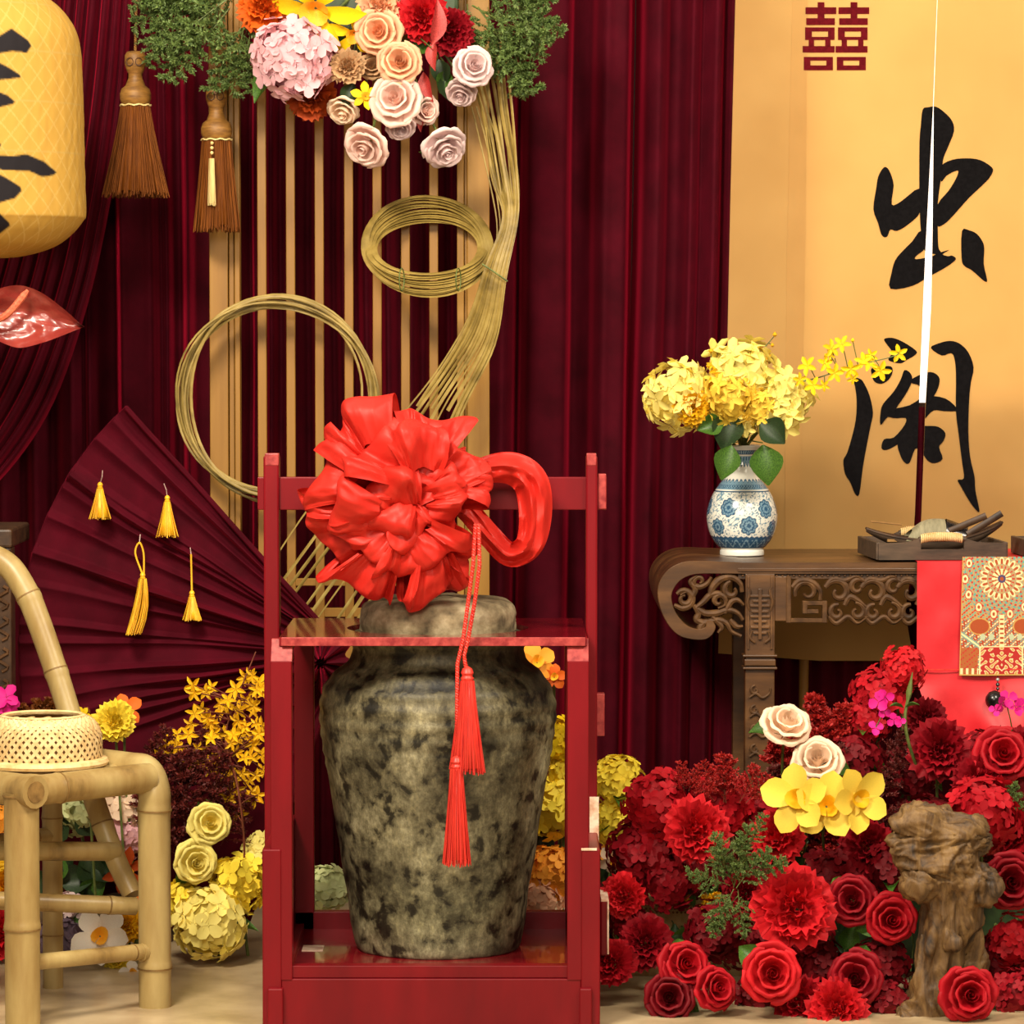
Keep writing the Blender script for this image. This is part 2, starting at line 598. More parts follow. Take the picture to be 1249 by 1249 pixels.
panel_l = MB().prism(ban([(900, -60), (897, 0), (891, 240), (886, 480), (881, 640), (876, 797), (1000, 806)] + EDGE_L[::-1]), (0, 0.002, 0)).build('banner', m_ban, tri=True)
tag(panel_l, 'yellow cloth banner panel with double happiness sign left of the slit', 'banner')
panel_r = MB().prism(ban(EDGE_R + [(1330, 806), (1330, -60)]), (0, 0.002, 0)).build('banner', m_ban, tri=True)
tag(panel_r, 'yellow cloth banner panel right of the bright slit', 'banner')
# seam hem along the left panel
hem = MB().prism(ban([(968, -60), (985, -60), (982, 300), (975, 660), (972, 803), (956, 803), (960, 300)], YB - 0.0012), (0, 0.0011, 0)).build('seam_flap', m_ban, panel_l, tri=True)
pole = tag(MB().sweep([at(981, 780, YB + 0.02), at(980, 860, YB + 0.02), Vector((at(980, 860, YB + 0.02).x, YB + 0.02, 0.0))], 0.012, n=10).build('banner_pole', M_OAK, smooth=True),
           'slim pale banner stand pole behind the altar table', 'pole')


def xs_edge(edge, y):
    for (x0, y0), (x1, y1) in zip(edge, edge[1:]):
        if y0 <= y <= y1:
            return x0 + (x1 - x0) * (y - y0) / (y1 - y0)
    return edge[-1][0]


INK = [0]


def ink(poly, off, sc, mat=M_INK, name='ink_stroke'):
    """one brush stroke, cut by the slit into the piece on each panel"""
    P = [(off[0] + x_ * sc, off[1] + y_ * sc) for x_, y_ in poly]
    if name == 'ink_stroke':
        P = [(p.x, p.y) for p in spline([(x_, y_, 0) for x_, y_ in P], 3, closed=True)]
    INK[0] += 1
    lift = 0.0017 + 0.00025 * (INK[0] % 6)
    ys = [p[1] for p in P]
    ym = (min(ys) + max(ys)) / 2
    for edge, panel, sgn in ((EDGE_L, panel_l, 1), (EDGE_R, panel_r, -1)):
        bm = bmesh.new()
        W3 = [at(x_, y_, YB - lift) for x_, y_ in P]
        vs = [bm.verts.new(p) for p in W3]
        for t3 in tessellate_polygon([W3]):
            try:
                bm.faces.new([vs[i] for i in t3])
            except ValueError:
                pass
        y0, y1 = min(ys), max(ys)
        a = at(xs_edge(edge, y0), y0, YB)
        c = at(xs_edge(edge, y1), y1, YB)
        d = (c - a).normalized()
        nrm = Vector((-d.z, 0, d.x))
        if nrm.x < 0:
            nrm = -nrm
        bmesh.ops.bisect_plane(bm, geom=bm.verts[:] + bm.edges[:] + bm.faces[:], plane_co=a, plane_no=nrm * sgn, clear_outer=True)
        if len(bm.faces):
            for f_ in bm.faces:
                if f_.normal.y > 0:
                    f_.normal_flip()
            me = bpy.data.meshes.new(name)
            bm.to_mesh(me)
            me.materials.append(mat)
            place(name, me, panel)
        bm.free()


S7, O7 = 289 / 1249, (960, 100)
ink([(715, 145), (745, 133), (785, 130), (830, 160), (870, 205), (880, 260), (850, 340), (825, 400), (818, 450), (810, 520), (795, 640), (795, 800), (800, 880),
     (820, 905), (760, 905), (720, 880), (705, 780), (700, 690), (697, 550), (698, 320), (705, 230)], O7, S7)
ink([(505, 455), (525, 450), (545, 480), (562, 545), (552, 645), (600, 630), (700, 560), (705, 680), (640, 750), (580, 785), (545, 778), (530, 812), (512, 818),
     (495, 800), (480, 745), (455, 670), (470, 560), (480, 500)], O7, S7)
ink([(812, 445), (870, 410), (950, 402), (1020, 412), (1080, 450), (1082, 480), (1050, 525), (960, 610), (880, 700), (830, 748), (790, 755), (795, 645), (850, 575),
     (890, 510), (903, 470), (880, 472), (840, 495), (812, 525)], O7, S7)
ink([(705, 785), (730, 870), (680, 918), (682, 934), (760, 920), (790, 905), (855, 885), (820, 908), (850, 918), (870, 915), (890, 935), (840, 975), (750, 1025), (660, 1075), (545, 1090), (550, 1010),
     (570, 940), (610, 890), (660, 840)], O7, S7)
ink([(922, 785), (960, 782), (1000, 800), (1030, 840), (1040, 880), (1037, 960), (1055, 1045), (1040, 1050), (1005, 1020), (970, 990), (935, 970), (920, 930)], O7, S7)
S2, O2 = 269 / 1244, (980, 380)
ink([(280, 375), (320, 380), (345, 410), (375, 480), (392, 570), (380, 640), (360, 740), (335, 880), (315, 1030), (290, 1025), (265, 965), (235, 915), (225, 840),
     (245, 800), (270, 720), (295, 610), (300, 500), (290, 420)], O2, S2)
ink([(455, 155), (500, 148), (560, 170), (635, 220), (630, 245), (580, 275), (550, 292), (505, 285), (478, 270), (500, 230), (470, 185)], O2, S2)
ink([(385, 320), (440, 310), (495, 310), (502, 345), (480, 385), (440, 408), (400, 395), (385, 355)], O2, S2)
ink([(718, 205), (760, 180), (825, 165), (880, 180), (930, 230), (960, 315), (945, 400), (935, 500), (930, 680), (940, 820), (965, 930), (970, 1010), (993, 1125),
     (970, 1115), (930, 1060), (890, 990), (870, 950), (905, 940), (895, 850), (875, 690), (860, 560), (860, 350), (850, 260), (830, 235), (780, 248)], O2, S2)
ink([(570, 330), (605, 350), (612, 395), (575, 470), (520, 552), (515, 600), (475, 595), (435, 640), (435, 570), (450, 520), (510, 450), (550, 380)], O2, S2)
ink([(605, 402), (620, 375), (700, 342), (745, 350), (768, 380), (760, 430), (735, 478), (680, 540), (640, 530), (660, 480), (655, 420)], O2, S2)
ink([(500, 555), (600, 528), (690, 478), (800, 490), (865, 545), (860, 562), (790, 562), (735, 558), (690, 600), (640, 660), (600, 700), (530, 750), (470, 780), (440, 770),
     (455, 720), (510, 710), (570, 640), (575, 600), (510, 600)], O2, S2)
ink([(560, 690), (640, 650), (700, 645), (760, 650), (800, 685), (790, 730), (765, 765), (785, 830), (740, 855), (700, 840), (660, 785), (630, 775), (600, 850),
     (575, 855), (550, 820), (530, 745)], O2, S2)

S1, O1 = 369 / 1249, (880, 0)
for dx in (0, 136):
    q = lambda x0, y0, x1, y1: ink([(x0 + dx, y0), (x1 + dx, y0), (x1 + dx, y1), (x0 + dx, y1)], O1, S1, M_PRINT, 'printed_bar')
    q(397, 9, 425, 30)
    q(397, 58, 425, 75)
    q(347, 30, 474, 58)
    q(350, 75, 468, 103)
    q(345, 113, 467, 130)
    q(345, 130, 373, 165)
    q(440, 130, 467, 165)
    q(373, 152, 440, 165)
    q(360, 165, 382, 190)
    q(428, 165, 450, 190)
    q(335, 190, 467, 217)
    q(340, 235, 460, 250)
    q(340, 250, 367, 290)
    q(433, 250, 460, 290)
    q(367, 270, 433, 290)

# ================================================================== SLATTED SCREEN
YS = 6.08
scr_c = at(427, 400, YS)
screen = thing('slatted_screen', 'yellow oak slatted standing screen with two broad posts', 'screen', (scr_c.x, YS, 0))


def post(x0, x1, y0z, z1, name, dy0, dy1, dxb=2):
    a0, a1 = at(x0, 300, YS).x, at(x1, 300, YS).x
    MB().box((a0, YS + dy0, y0z), (a1, YS + dy1, z1)).build(name, M_OAK, screen, bevel=0.002)


ZT = 2.45
post(256, 278.5, 0, ZT, 'post', -0.02, 0.03)
post(279.5, 286, 0, ZT, 'post_moulding', -0.012, 0.03)
post(286.5, 293, 0, ZT, 'post_moulding', -0.018, 0.03)
post(570, 597, 0, ZT, 'post', -0.02, 0.03)
post(557.5, 566, 0, ZT, 'post_moulding', -0.018, 0.03)
post(566, 570, 0, ZT, 'post_moulding', -0.008, 0.03)
slat_me = None
zb = at(427, 880, YS).z
for i, xc in enumerate([319.5, 354.5, 389.5, 425.5, 460, 494.5, 529]):
    c = at(xc, 300, YS)
    if slat_me is None:
        slat_me = MB().box((-0.0105, -0.008, zb), (0.0105, 0.012, ZT)).mesh('slat', M_OAK, bevel=0.0015, seg=1)
    o = place('slat', slat_me, screen)
    o.location = (c.x - scr_c.x, 0, 0)
for yy, hh in ((30, 9), (710, 9), (747, 11), (872, 12)):
    a, b_ = at(286, yy, YS), at(566, yy, YS)
    h = px2m(hh, YS) / 2
    MB().box((a.x, YS - 0.006, a.z - h), (b_.x, YS + 0.014, a.z + h)).build('rail', M_OAK, screen, bevel=0.0015, seg=1)

# ================================================================== BAMBOO SPLIT COILS
rc = random.Random(11)


def strip_part(root, pts, w, th, up=(0, -1, 0), closed=False, name='bamboo_strip'):
    MB().sweep(pts, w, th, n=6, up=up, closed=closed).build(name, M_STRIP, root, smooth=True, sharp=50)


# large left hoop
c0 = at(337, 485, 5.97)
hoop = thing('bamboo_hoop', 'large loose hoop of thin split bamboo on the screen left post', 'bamboo hoop', (c0.x, 5.97, c0.z))
for k in range(13):
    rx = 117 + rc.uniform(-6, 7)
    ry = 121 + rc.uniform(-9, 7)
    ox, oy = rc.uniform(-4, 4) + (k % 3) * 2, rc.uniform(-3, 3)
    yo = 5.97 + rc.uniform(-0.035, 0.02)
    ph = rc.uniform(-0.03, 0.03)
    pts = []
    for i in range(56):
        a = 2 * PI * i / 56
        x_ = 337 + ox + rx * math.cos(a) * (1 + 0.015 * math.sin(3 * a + k))
        y_ = 485 + oy + ry * math.sin(a) - 5 * math.cos(a) * math.sin(a)
        # right side frays outward near the bow
        if math.cos(a) > 0.3:
            x_ += (k - 6) * 1.6 * (math.cos(a) - 0.3)
        pts.append(at(x_, y_, yo + 0.01 * math.sin(a * 2 + k)))
    strip_part(hoop, pts, rc.uniform(0.0022, 0.0038), 0.0012, up=(0.2 * math.cos(k), -1, 0.3), closed=True)
# tilted upper hoop: a thick coil of wide strips
c1 = at(522, 297, 5.95)
coil = thing('bamboo_coil', 'tilted coil of broad split bamboo strips on the screen', 'bamboo coil', (c1.x, 5.95, c1.z))
for k in range(11):
    tt = k / 10
    rx = 66 + 9 * tt + 3 * rc.random()
    ry = 32 + 27 * tt
    cx_, cy_ = 521 + rc.uniform(-3, 4), 303 - 6 * tt + rc.uniform(-2, 2)
    pts = []
    for i in range(48):
        a = 2 * PI * i / 48
        y_ = cy_ + ry * math.sin(a) + (4 * tt if math.sin(a) > 0 else 0)
        pts.append(at(cx_ + rx * math.cos(a) + 6 * math.sin(a) * (tt - 0.5), y_, 5.95 - 0.09 * math.sin(a)))
    strip_part(coil, pts, rc.uniform(0.006, 0.0095), 0.0014, up=(0, -0.45, 1), closed=True)
for xx in (490, 559):
    pts = [at(xx + 3 * math.sin(a), 341 + 14 * math.cos(a), 5.84 + 0.02 * math.sin(a)) for a in [2 * PI * i / 12 for i in range(12)]]
    MB().sweep(pts, 0.0015, n=5, closed=True).build('wire_tie', M_STEM, coil, smooth=True)
# S shaped sheaf
sheaf = thing('bamboo_sheaf', 'long curving sheaf of split bamboo fanning across the screen', 'bamboo sheaf', at(600, 330, 5.88))
for k in range(13):
    t = k / 12
    top = (556 + 62 * t + rc.uniform(-5, 5), 60 - 10 * t)
    tie = (593 + 24 * t, 322 + 14 * t)
    low = (392 + 128 * t ** 0.8, 600 + 22 * t)
    end = (300 + 130 * t, 735 + 30 * t)
    ctrl = [(top[0], top[1], 5.90), (584 + 42 * t + rc.uniform(-6, 4), 130 + 4 * t, 5.90 + rc.uniform(-.02, .03)), (602 + 30 * t + rc.uniform(-3, 2), 215, 5.9 + rc.uniform(-.02, .03)), (613 + 18 * t, 265, 5.88), (tie[0], tie[1], 5.85),
            (565 + 38 * t, 400 + 20 * t, 5.87), (500 + 62 * t + rc.uniform(-4, 4), 495 + 8 * t, 5.9), (low[0], low[1], 5.92), (end[0], end[1], 5.94)]
    if k % 4 == 1:
        ctrl = ctrl[:-2]
    strip_part(sheaf, spline([at(*p) for p in ctrl], 7), rc.uniform(0.0022, 0.0052), 0.0012, up=(rc.uniform(-1.4, 1.0), -1, 0))
for k in range(4):
    ctrl = [(575 + 6 * k, 130, 5.92), (585 + 9 * k, 170 + 8 * k, 5.92), (606 + 4 * k, 270, 5.9), (600 + 4 * k, 325, 5.86)]
    strip_part(sheaf, spline([at(*p) for p in ctrl], 7), 0.0018, 0.001)
pts = spline([at(588, 322, 5.83), at(602, 331, 5.825), at(619, 343, 5.83)], 5)
MB().sweep(pts, 0.002, n=5).build('wire_tie', M_STEM, sheaf, smooth=True)

# ================================================================== RED CARRIER WITH JAR
YC0, YC1 = 4.71, 5.23
YCM = 4.97
car_c = at(526, 1200, YCM)
carrier = thing('jar_carrier', 'red lacquered wooden carrier frame holding the stoneware jar', 'carrier', (car_c.x, YCM, 0))


def cbox(name, x0, x1, y0, y1, Ya, Yb, mat=M_LACQ, bevel=0.003, z0=None, parent=None):
    """box whose front face (plane Ya) covers photo rectangle x0..x1, y0..y1"""
    ym = (y0 + y1) / 2
    a, b_ = at(x0, ym, Ya).x, at(x1, ym, Ya).x
    zt = at(x0, y0, Ya).z
    zb_ = at(x0, y1, Ya).z if z0 is None else z0
    return MB().box((a, Ya, zb_), (b_, Yb, zt)).build(name, mat, parent or carrier, bevel=bevel)


plate_z = at(526, 778, YC0).z
# top plate with a round hole for the jar neck
xl, xr = at(340, 778, YC0).x, at(716, 778, YC0).x
jx = at(534, 950, YCM).x
jy = YCM
rh = 0.19
mb = MB()
N = 64
th = px2m(10, YC0)
outer, inner = [], []
for k in range(N):
    a = 2 * PI * (k + 0.5) / N
    ca, sa = math.cos(a), math.sin(a)
    tx = ((xr if ca > 0 else xl) - jx) / ca if abs(ca) > 1e-6 else 1e9
    ty = (((YC1 if sa > 0 else YC0 + 0.006) - jy)) / sa if abs(sa) > 1e-6 else 1e9
    t = min(tx, ty)
    outer.append((jx + ca * t, jy + sa * t))
    rr_ = min(rh, t * 0.96)
    inner.append((jx + ca * rr_, jy + sa * rr_))
# force square corners
for cx_, cy_ in ((xl, YC0 + 0.006), (xr, YC0 + 0.006), (xl, YC1), (xr, YC1)):
    k = min(range(N), key=lambda i: (outer[i][0] - cx_) ** 2 + (outer[i][1] - cy_) ** 2)
    outer[k] = (cx_, cy_)
vs = [(x_, y_, plate_z) for x_, y_ in outer] + [(x_, y_, plate_z) for x_, y_ in inner] + [(x_, y_, plate_z - th) for x_, y_ in outer] + [(x_, y_, plate_z - th) for x_, y_ in inner]
fs = []
for k in range(N):
    l = (k + 1) % N
    fs += [(k, l, N + l, N + k), (2 * N + l, 2 * N + k, 3 * N + k, 3 * N + l), (k, 2 * N + k, 2 * N + l, l), (N + l, 3 * N + l, 3 * N + k, N + k)]
m_plate = noisy('wet_red_lacquer', [(0.3, srgb(112, 12, 22)), (0.7, srgb(146, 20, 32))], scale=20, rough=0.22, coat=0.9, bump=0.25, bdist=0.002, bscale=70, coat_rough=0.06)
mb.add(vs, fs)
top_plate = mb.build('top_plate', m_plate, carrier)
# front edge strip of the plate, its highlight painted in as paler lacquer
cbox('plate_edge', 343, 714, 777.5, 788, YC0, YC0 + 0.006, M_PALEL, 0.001, parent=top_plate)

# corner posts of the open box
for (x0, x1) in ((330, 356), (692, 718)):
    fp_ = cbox('front_post', x0, x1, 806, 1196, YC0 - 0.012, YC0 + 0.035, M_LACQ, 0.002)
    a, b_ = at(x0, 800, YC0 - 0.012).x, at(x1, 800, YC0 - 0.012).x
    z1 = at(x0, 780, YC0).z
    z0 = at(x0, 807, YC0 - 0.012).z
    # slanted, paler cap
    mbc = MB().add([(a, YC0 - 0.012, z0), (b_, YC0 - 0.012, z0), (b_, YC0 + 0.02, z1), (a, YC0 + 0.02, z1), (a, YC0 + 0.035, z1), (b_, YC0 + 0.035, z1), (a, YC0 + 0.035, z0), (b_, YC0 + 0.035, z0)],
                   [(0, 1, 2, 3), (3, 2, 5, 4), (4, 5, 7, 6), (0, 3, 4, 6), (1, 7, 5, 2), (0, 6, 7, 1)])
    mbc.build('post_cap', M_PALEL, fp_, bevel=0.001)
yr = YC1 - 0.03
for (x0, x1) in ((359, 383), (689, 711)):
    cbox('rear_post', x0, x1, 786, 1140, yr, YC1, M_LACQ, 0.002)
cbox('rear_top_rail', 359, 711, 757, 768, yr, YC1 - 0.005, M_LACQ, 0.001)
cbox('rear_bottom_rail', 359, 711, 1112, 1137, yr, YC1, M_LACQ, 0.002)
# bottom board and front rails
zbd = at(526, 1180, YC0).z
MB().box((at(345, 1180, YC0).x, YC0 + 0.005, zbd - 0.025), (at(709, 1180, YC0).x, YC1, zbd)).build('bottom_board', m_plate, carrier, bevel=0.001)
cbox('front_rail', 343, 709, 1178, 1193, YC0 - 0.004, YC0 + 0.03, M_LACQ, 0.0015)
cbox('front_apron', 343, 709, 1194, 1240, YC0 - 0.010, YC0 + 0.02, M_LACQ, 0.002, z0=0.0)
cbox('rear_apron', 362, 707, 1140, 1190, YC1 - 0.02, YC1, M_LACQ, 0.002, z0=0.012)
# tall side posts carrying the cross bar
for s, (x0, x1) in ((-1, (322, 341)), (1, (714.5, 728.5))):
    tall = cbox('tall_post', x0, x1, 556, 1100, YCM - 0.02, YCM + 0.03, M_LACQ, 0.004, z0=0.05)
    xa = at((x0 + x1) / 2, 600, YCM).x
    cbox('post_tip', x0 + 1, x1 - 1, 553, 568, YCM - 0.021, YCM + 0.01, M_PALEL, 0.002, parent=tall)
    # low side boards in two steps
    if s < 0:
        cbox('side_board', 320, 343, 1036, 1249, YC0 - 0.016, YC1 + 0.01, M_LACQ, 0.003, z0=0.0)
        cbox('foot_block', 326, 345, 1206, 1249, YC0 - 0.028, YC0 + 0.05, M_LACQ, 0.003, z0=0.0)
        cbox('foot_block', 326, 345, 1206, 1249, YC1 - 0.05, YC1 + 0.02, M_LACQ, 0.003, z0=0.0)
        cbox('side_rail', 345, 352, 790, 800, YC0 + 0.03, YC1 - 0.03, M_LACQ, 0.001)
        cbox('side_rail', 345, 356, 1170, 1193, YC0 + 0.03, YC1 - 0.03, M_LACQ, 0.001)
    else:
        sb_ = cbox('side_board', 709, 732, 1036, 1249, YC0 - 0.016, YC1 + 0.01, M_LACQ, 0.003, z0=0.0)
        cbox('foot_block', 707, 722, 1206, 1249, YC0 - 0.028, YC0 + 0.05, M_LACQ, 0.003, z0=0.0)
        cbox('foot_block', 707, 722, 1206, 1249, YC1 - 0.05, YC1 + 0.02, M_LACQ, 0.003, z0=0.0)
        cbox('side_rail', 700, 707, 790, 800, YC0 + 0.03, YC1 - 0.03, M_LACQ, 0.001)
        cbox('side_rail', 696, 707, 1170, 1193, YC0 + 0.03, YC1 - 0.03, M_LACQ, 0.001)
        cbox('worn_patch', 719, 730.5, 972, 1034, YCM - 0.022, YCM - 0.0195, M_WORN, 0.0005, parent=tall)
        cbox('worn_patch', 709, 728, 1034.5, 1037.5, YC0 - 0.0175, YC0 - 0.015, M_WORN, 0.0003, parent=sb_)
        t_ = cbox('tenon', 727, 737.5, 846, 898, YCM - 0.012, YCM + 0.02, M_PALEL, 0.002)
        h_ = cbox('side_handle', 732, 742, 1098, 1166, YCM - 0.08, YCM + 0.06, M_LACQ, 0.004)
        cbox('worn_edge', 733, 742.5, 1096.5, 1100, YCM - 0.08, YCM + 0.06, M_WORN, 0.001, parent=h_)
        cbox('worn_edge', 740.5, 742.8, 1099, 1164, YCM - 0.082, YCM + 0.02, M_WORN, 0.0005, parent=h_)
cross = cbox('cross_bar', 314, 740, 582, 622, YCM - 0.008, YCM + 0.018, M_LACQ, 0.002)
cbox('tenon_end', 729.5, 739.5, 578, 621, YCM - 0.0095, YCM + 0.019, M_PALEL, 0.002, parent=cross)
ps_ = at(382, 1156, YC0 + .24)
MB().box((ps_.x - .022, YC0 + .2, zbd), (ps_.x + .022, YC0 + .27, zbd + .0012)).build('paper_slip', M_WORN, carrier)

# ---------------------------------------------------------------- jar
m_jar, nt, b = base_mat('weathered_stoneware')
r1, n1, mp1 = ramp_noise(nt, 6.0, [(0.34, srgb(34, 32, 25)), (0.46, srgb(74, 70, 55)), (0.56, srgb(114, 109, 88)), (0.7, srgb(166, 162, 138))], detail=15, rough=0.78)
r2, n2, mp2 = ramp_noise(nt, 24.0, [(0.39, (0.10, 0.095, 0.08, 1)), (0.44, (0.7, 0.69, 0.65, 1)), (0.5, (1.05, 1.05, 1.02, 1))], detail=10, rough=0.6, dist=0.3)
r3, n3, mp3 = ramp_noise(nt, 70.0, [(0.4, (0.62, 0.6, 0.55, 1)), (0.52, (1, 1, 1, 1)), (0.68, (1.7, 1.66, 1.5, 1))], detail=8, rough=0.75, stretch=(1, 1, 0.4))
# colour zones set by height: dark plain shoulder, combed band, pale foot
tc = nt.nodes.new('ShaderNodeTexCoord')
sx = nt.nodes.new('ShaderNodeSeparateXYZ')
nt.links.new(tc.outputs['Object'], sx.inputs[0])
wob = nt.nodes.new('ShaderNodeMath'); wob.operation = 'MULTIPLY_ADD'
wob.inputs[1].default_value = 0.06
nt.links.new(n1.outputs['Fac'], wob.inputs[0]); nt.links.new(sx.outputs['Z'], wob.inputs[2])
zr = nt.nodes.new('ShaderNodeValToRGB')
for e in range(5):
    zr.color_ramp.elements.new(0.5)
Z_ = lambda py: max(0.0, min(1.0, (at(534, py, jy - 0.2).z + 0.03)))
for e, (p, c) in zip(zr.color_ramp.elements, [(Z_(1180), (1.0, 1.02, 0.95, 1)), (Z_(1120), (1.05, 1.1, 1.0, 1)), (Z_(1060), (0.9, 0.9, 0.84, 1)), (Z_(900), (0.95, 0.93, 0.88, 1)),
                                          (Z_(858), (1.15, 1.1, 0.98, 1)), (Z_(842), (0.5, 0.48, 0.42, 1)), (Z_(800), (0.55, 0.53, 0.46, 1))]):
    e.position = p
    e.color = c
nt.links.new(wob.outputs[0], zr.inputs[0])
cur = r1.outputs[0]
for src, f_ in ((r2, 0.95), (r3, 0.85), (zr, 1.0)):
    mx = nt.nodes.new('ShaderNodeMix'); mx.data_type = 'RGBA'; mx.blend_type = 'MULTIPLY'; mx.inputs[0].default_value = f_
    mx.clamp_result = False
    nt.links.new(cur, mx.inputs[6]); nt.links.new(src.outputs[0], mx.inputs[7])
    cur = mx.outputs[2]
nt.links.new(cur, b.inputs['Base Color'])
b.inputs['Roughness'].default_value = 0.5
b.inputs['Specular IOR Level'].default_value = 0.35
add_bump(nt, b, n2.outputs['Fac'], 0.5, 0.006)
m_lid = noisy('rough_clay_lid', [(0.3, srgb(78, 66, 46)), (0.5, srgb(134, 118, 88)), (0.72, srgb(176, 162, 130))], scale=26, rough=0.85, bump=0.7, bdist=0.006, detail=10)
zj0 = zbd
Yj = jy


def jz(py):
    return at(534, py, Yj).z


def jr(w):
    return px2m(w, Yj) / 2


prof_px = [(190, 1172), (201, 1168), (208, 1150), (222, 1100), (240, 1040), (258, 980), (274, 930), (285, 895), (290, 870), (287, 850), (274, 832), (250, 818), (226, 808), (212, 800), (210, 790), (214, 780), (206, 770), (180, 768)]
pp = spline([(jr(w) * 1.0, jz(y_), 0) for w, y_ in prof_px], 5)
zmin = min(p.y for p in pp)
shift = zj0 + 0.001 - zmin
jar_root = thing('wine_jar', 'weathered grey stoneware wine jar standing inside the red carrier', 'jar', (jx, Yj, zj0))
NJ = 96
vs, fs = [], []
for i, p in enumerate(pp):
    zz = p.y + shift * max(0, 1 - i / 30)
    for k in range(NJ):
        a = 2 * PI * k / NJ
        d = 0.0035 * nz(math.cos(a) * 3, math.sin(a) * 3, zz * 14) + 0.0015 * math.sin(zz * 190) * (1 if zz > 0.5 else 0.2)
        rr_ = p.x + d
        vs.append((jx + rr_ * math.cos(a), Yj + rr_ * math.sin(a), zz))
for i in range(len(pp) - 1):
    for k in range(NJ):
        l = (k + 1) % NJ
        fs.append((i * NJ + k, i * NJ + l, (i + 1) * NJ + l, (i + 1) * NJ + k))
fs.append(tuple(range(NJ - 1, -1, -1)))
MB().add(vs, fs).build('jar_body', m_jar, jar_root, smooth=True, sharp=60)
lid_px = [(170, 776), (190, 774), (194, 766), (195, 756), (192, 746), (184, 738), (165, 732), (120, 729), (60, 728), (2, 728)]
lp = spline([(jr(w), jz(y_), 0) for w, y_ in lid_px], 4)
vs, fs = [], []
for i, p in enumerate(lp):
    for k in range(72):
        a = 2 * PI * k / 72
        d = 0.010 * nz(math.cos(a) * 2.2 + 5, math.sin(a) * 2.2, p.y * 18) + 0.004 * nz(math.cos(a) * 9, math.sin(a) * 9, p.y * 60)
        rr_ = max(0.001, p.x + d * min(1, p.x / 0.1))
        vs.append((jx + rr_ * math.cos(a), Yj + rr_ * math.sin(a), p.y + 0.010 * nz(math.cos(a) * 2, math.sin(a) * 2, 3) * min(1, i / 12)))
for i in range(len(lp) - 1):
    for k in range(72):
        l = (k + 1) % 72
        fs.append((i * 72 + k, i * 72 + l, (i + 1) * 72 + l, (i + 1) * 72 + k))
fs.append(tuple(range(71, -1, -1)))
MB().add(vs, fs).build('clay_lid', m_lid, jar_root, smooth=True, sharp=60)

# ---------------------------------------------------------------- red bow
YBOW = 4.85
bow_c = at(499, 610, YBOW)
bow = thing('fabric_bow', 'big puffy red fabric bow tied on the carrier cross bar', 'bow', bow_c)


def crumple(a, b_, c, k=1.0):
    """faceted cloth relief: cones that meet in sharp creases"""
    d, _ = mnoise.voronoi(Vector((a, b_, c)))
    return (d[0] * 0.9 - 0.35) * k


def tri(x):
    x = x / (2 * PI) % 1.0
    return 4 * abs(x - 0.5) - 1


def ruffle_mesh(c, ang, el, L, spread, pleats, seed, hook=0.26, lift=0.2):
    """cloth gathered at the knot that flares out in pleats and folds over at its outer edge"""
    rs = random.Random(seed)
    c = Vector(c)
    d = Vector((math.cos(ang), 0, math.sin(ang)))
    s_ = Vector((-math.sin(ang), 0, math.cos(ang)))
    n_ = Vector((0, -1, 0))
    # tip the petal toward the camera
    d2 = (d + n_ * el).normalized()
    n2 = s_.cross(d2)
    if n2.y > 0:
        n2 = -n2
    tw = Quaternion(d2, rs.uniform(-0.45, 0.45))
    s2, n2 = tw @ s_, tw @ n2
    ph = [rs.uniform(0, 6.28) for _ in range(6)]

    def fn(u, v):
        w = v * 2 - 1
        t = max(0.0, (u - 0.40) / 0.60)
        r = u * 1.3 if u < 0.40 else 0.52 + 0.48 * math.sin(t * PI * 0.98) ** 0.85
        n = lift * L * math.sin(min(1.0, u / 0.8) * PI / 2) ** 2
        n += hook * L * (1 - math.cos(t * PI * 0.98)) * 0.5
        rr = L * r * (1 + 0.09 * math.sin(2.4 * w + ph[0]) + 0.05 * math.sin(5.3 * w + ph[1]))
        fi = w * spread * (1 - 0.12 * u) + 0.06 * math.sin(4 * w + ph[2])
        amp = L * (0.04 + 0.085 * math.sin(PI * min(1.0, u * 0.9)))
        pl = tri(pleats * PI * w + ph[3] + 0.5 * nz(u * 2, w * 2, seed)) * amp * (0.75 + 0.4 * nz(w * 2.5, u, seed + 3))
        pl += tri(2.7 * pleats * PI * w + ph[4] - 0.8 * u) * amp * 0.22
        cr = crumple(rr * 12 + ph[5], w * 1.3 * (0.4 + u), seed * 1.3 + 2 * t, 0.022) * u
        cr += crumple(rr * 30, w * 3.4 * (0.4 + u) + ph[2], seed * 2.3 + 5 * t, 0.009) * u
        e = d2 * math.cos(fi) + s2 * math.sin(fi)
        return c + e * (rr + cr * 0.4) + n2 * (n + pl + cr)
    return MB().grid(fn, 40, 64)


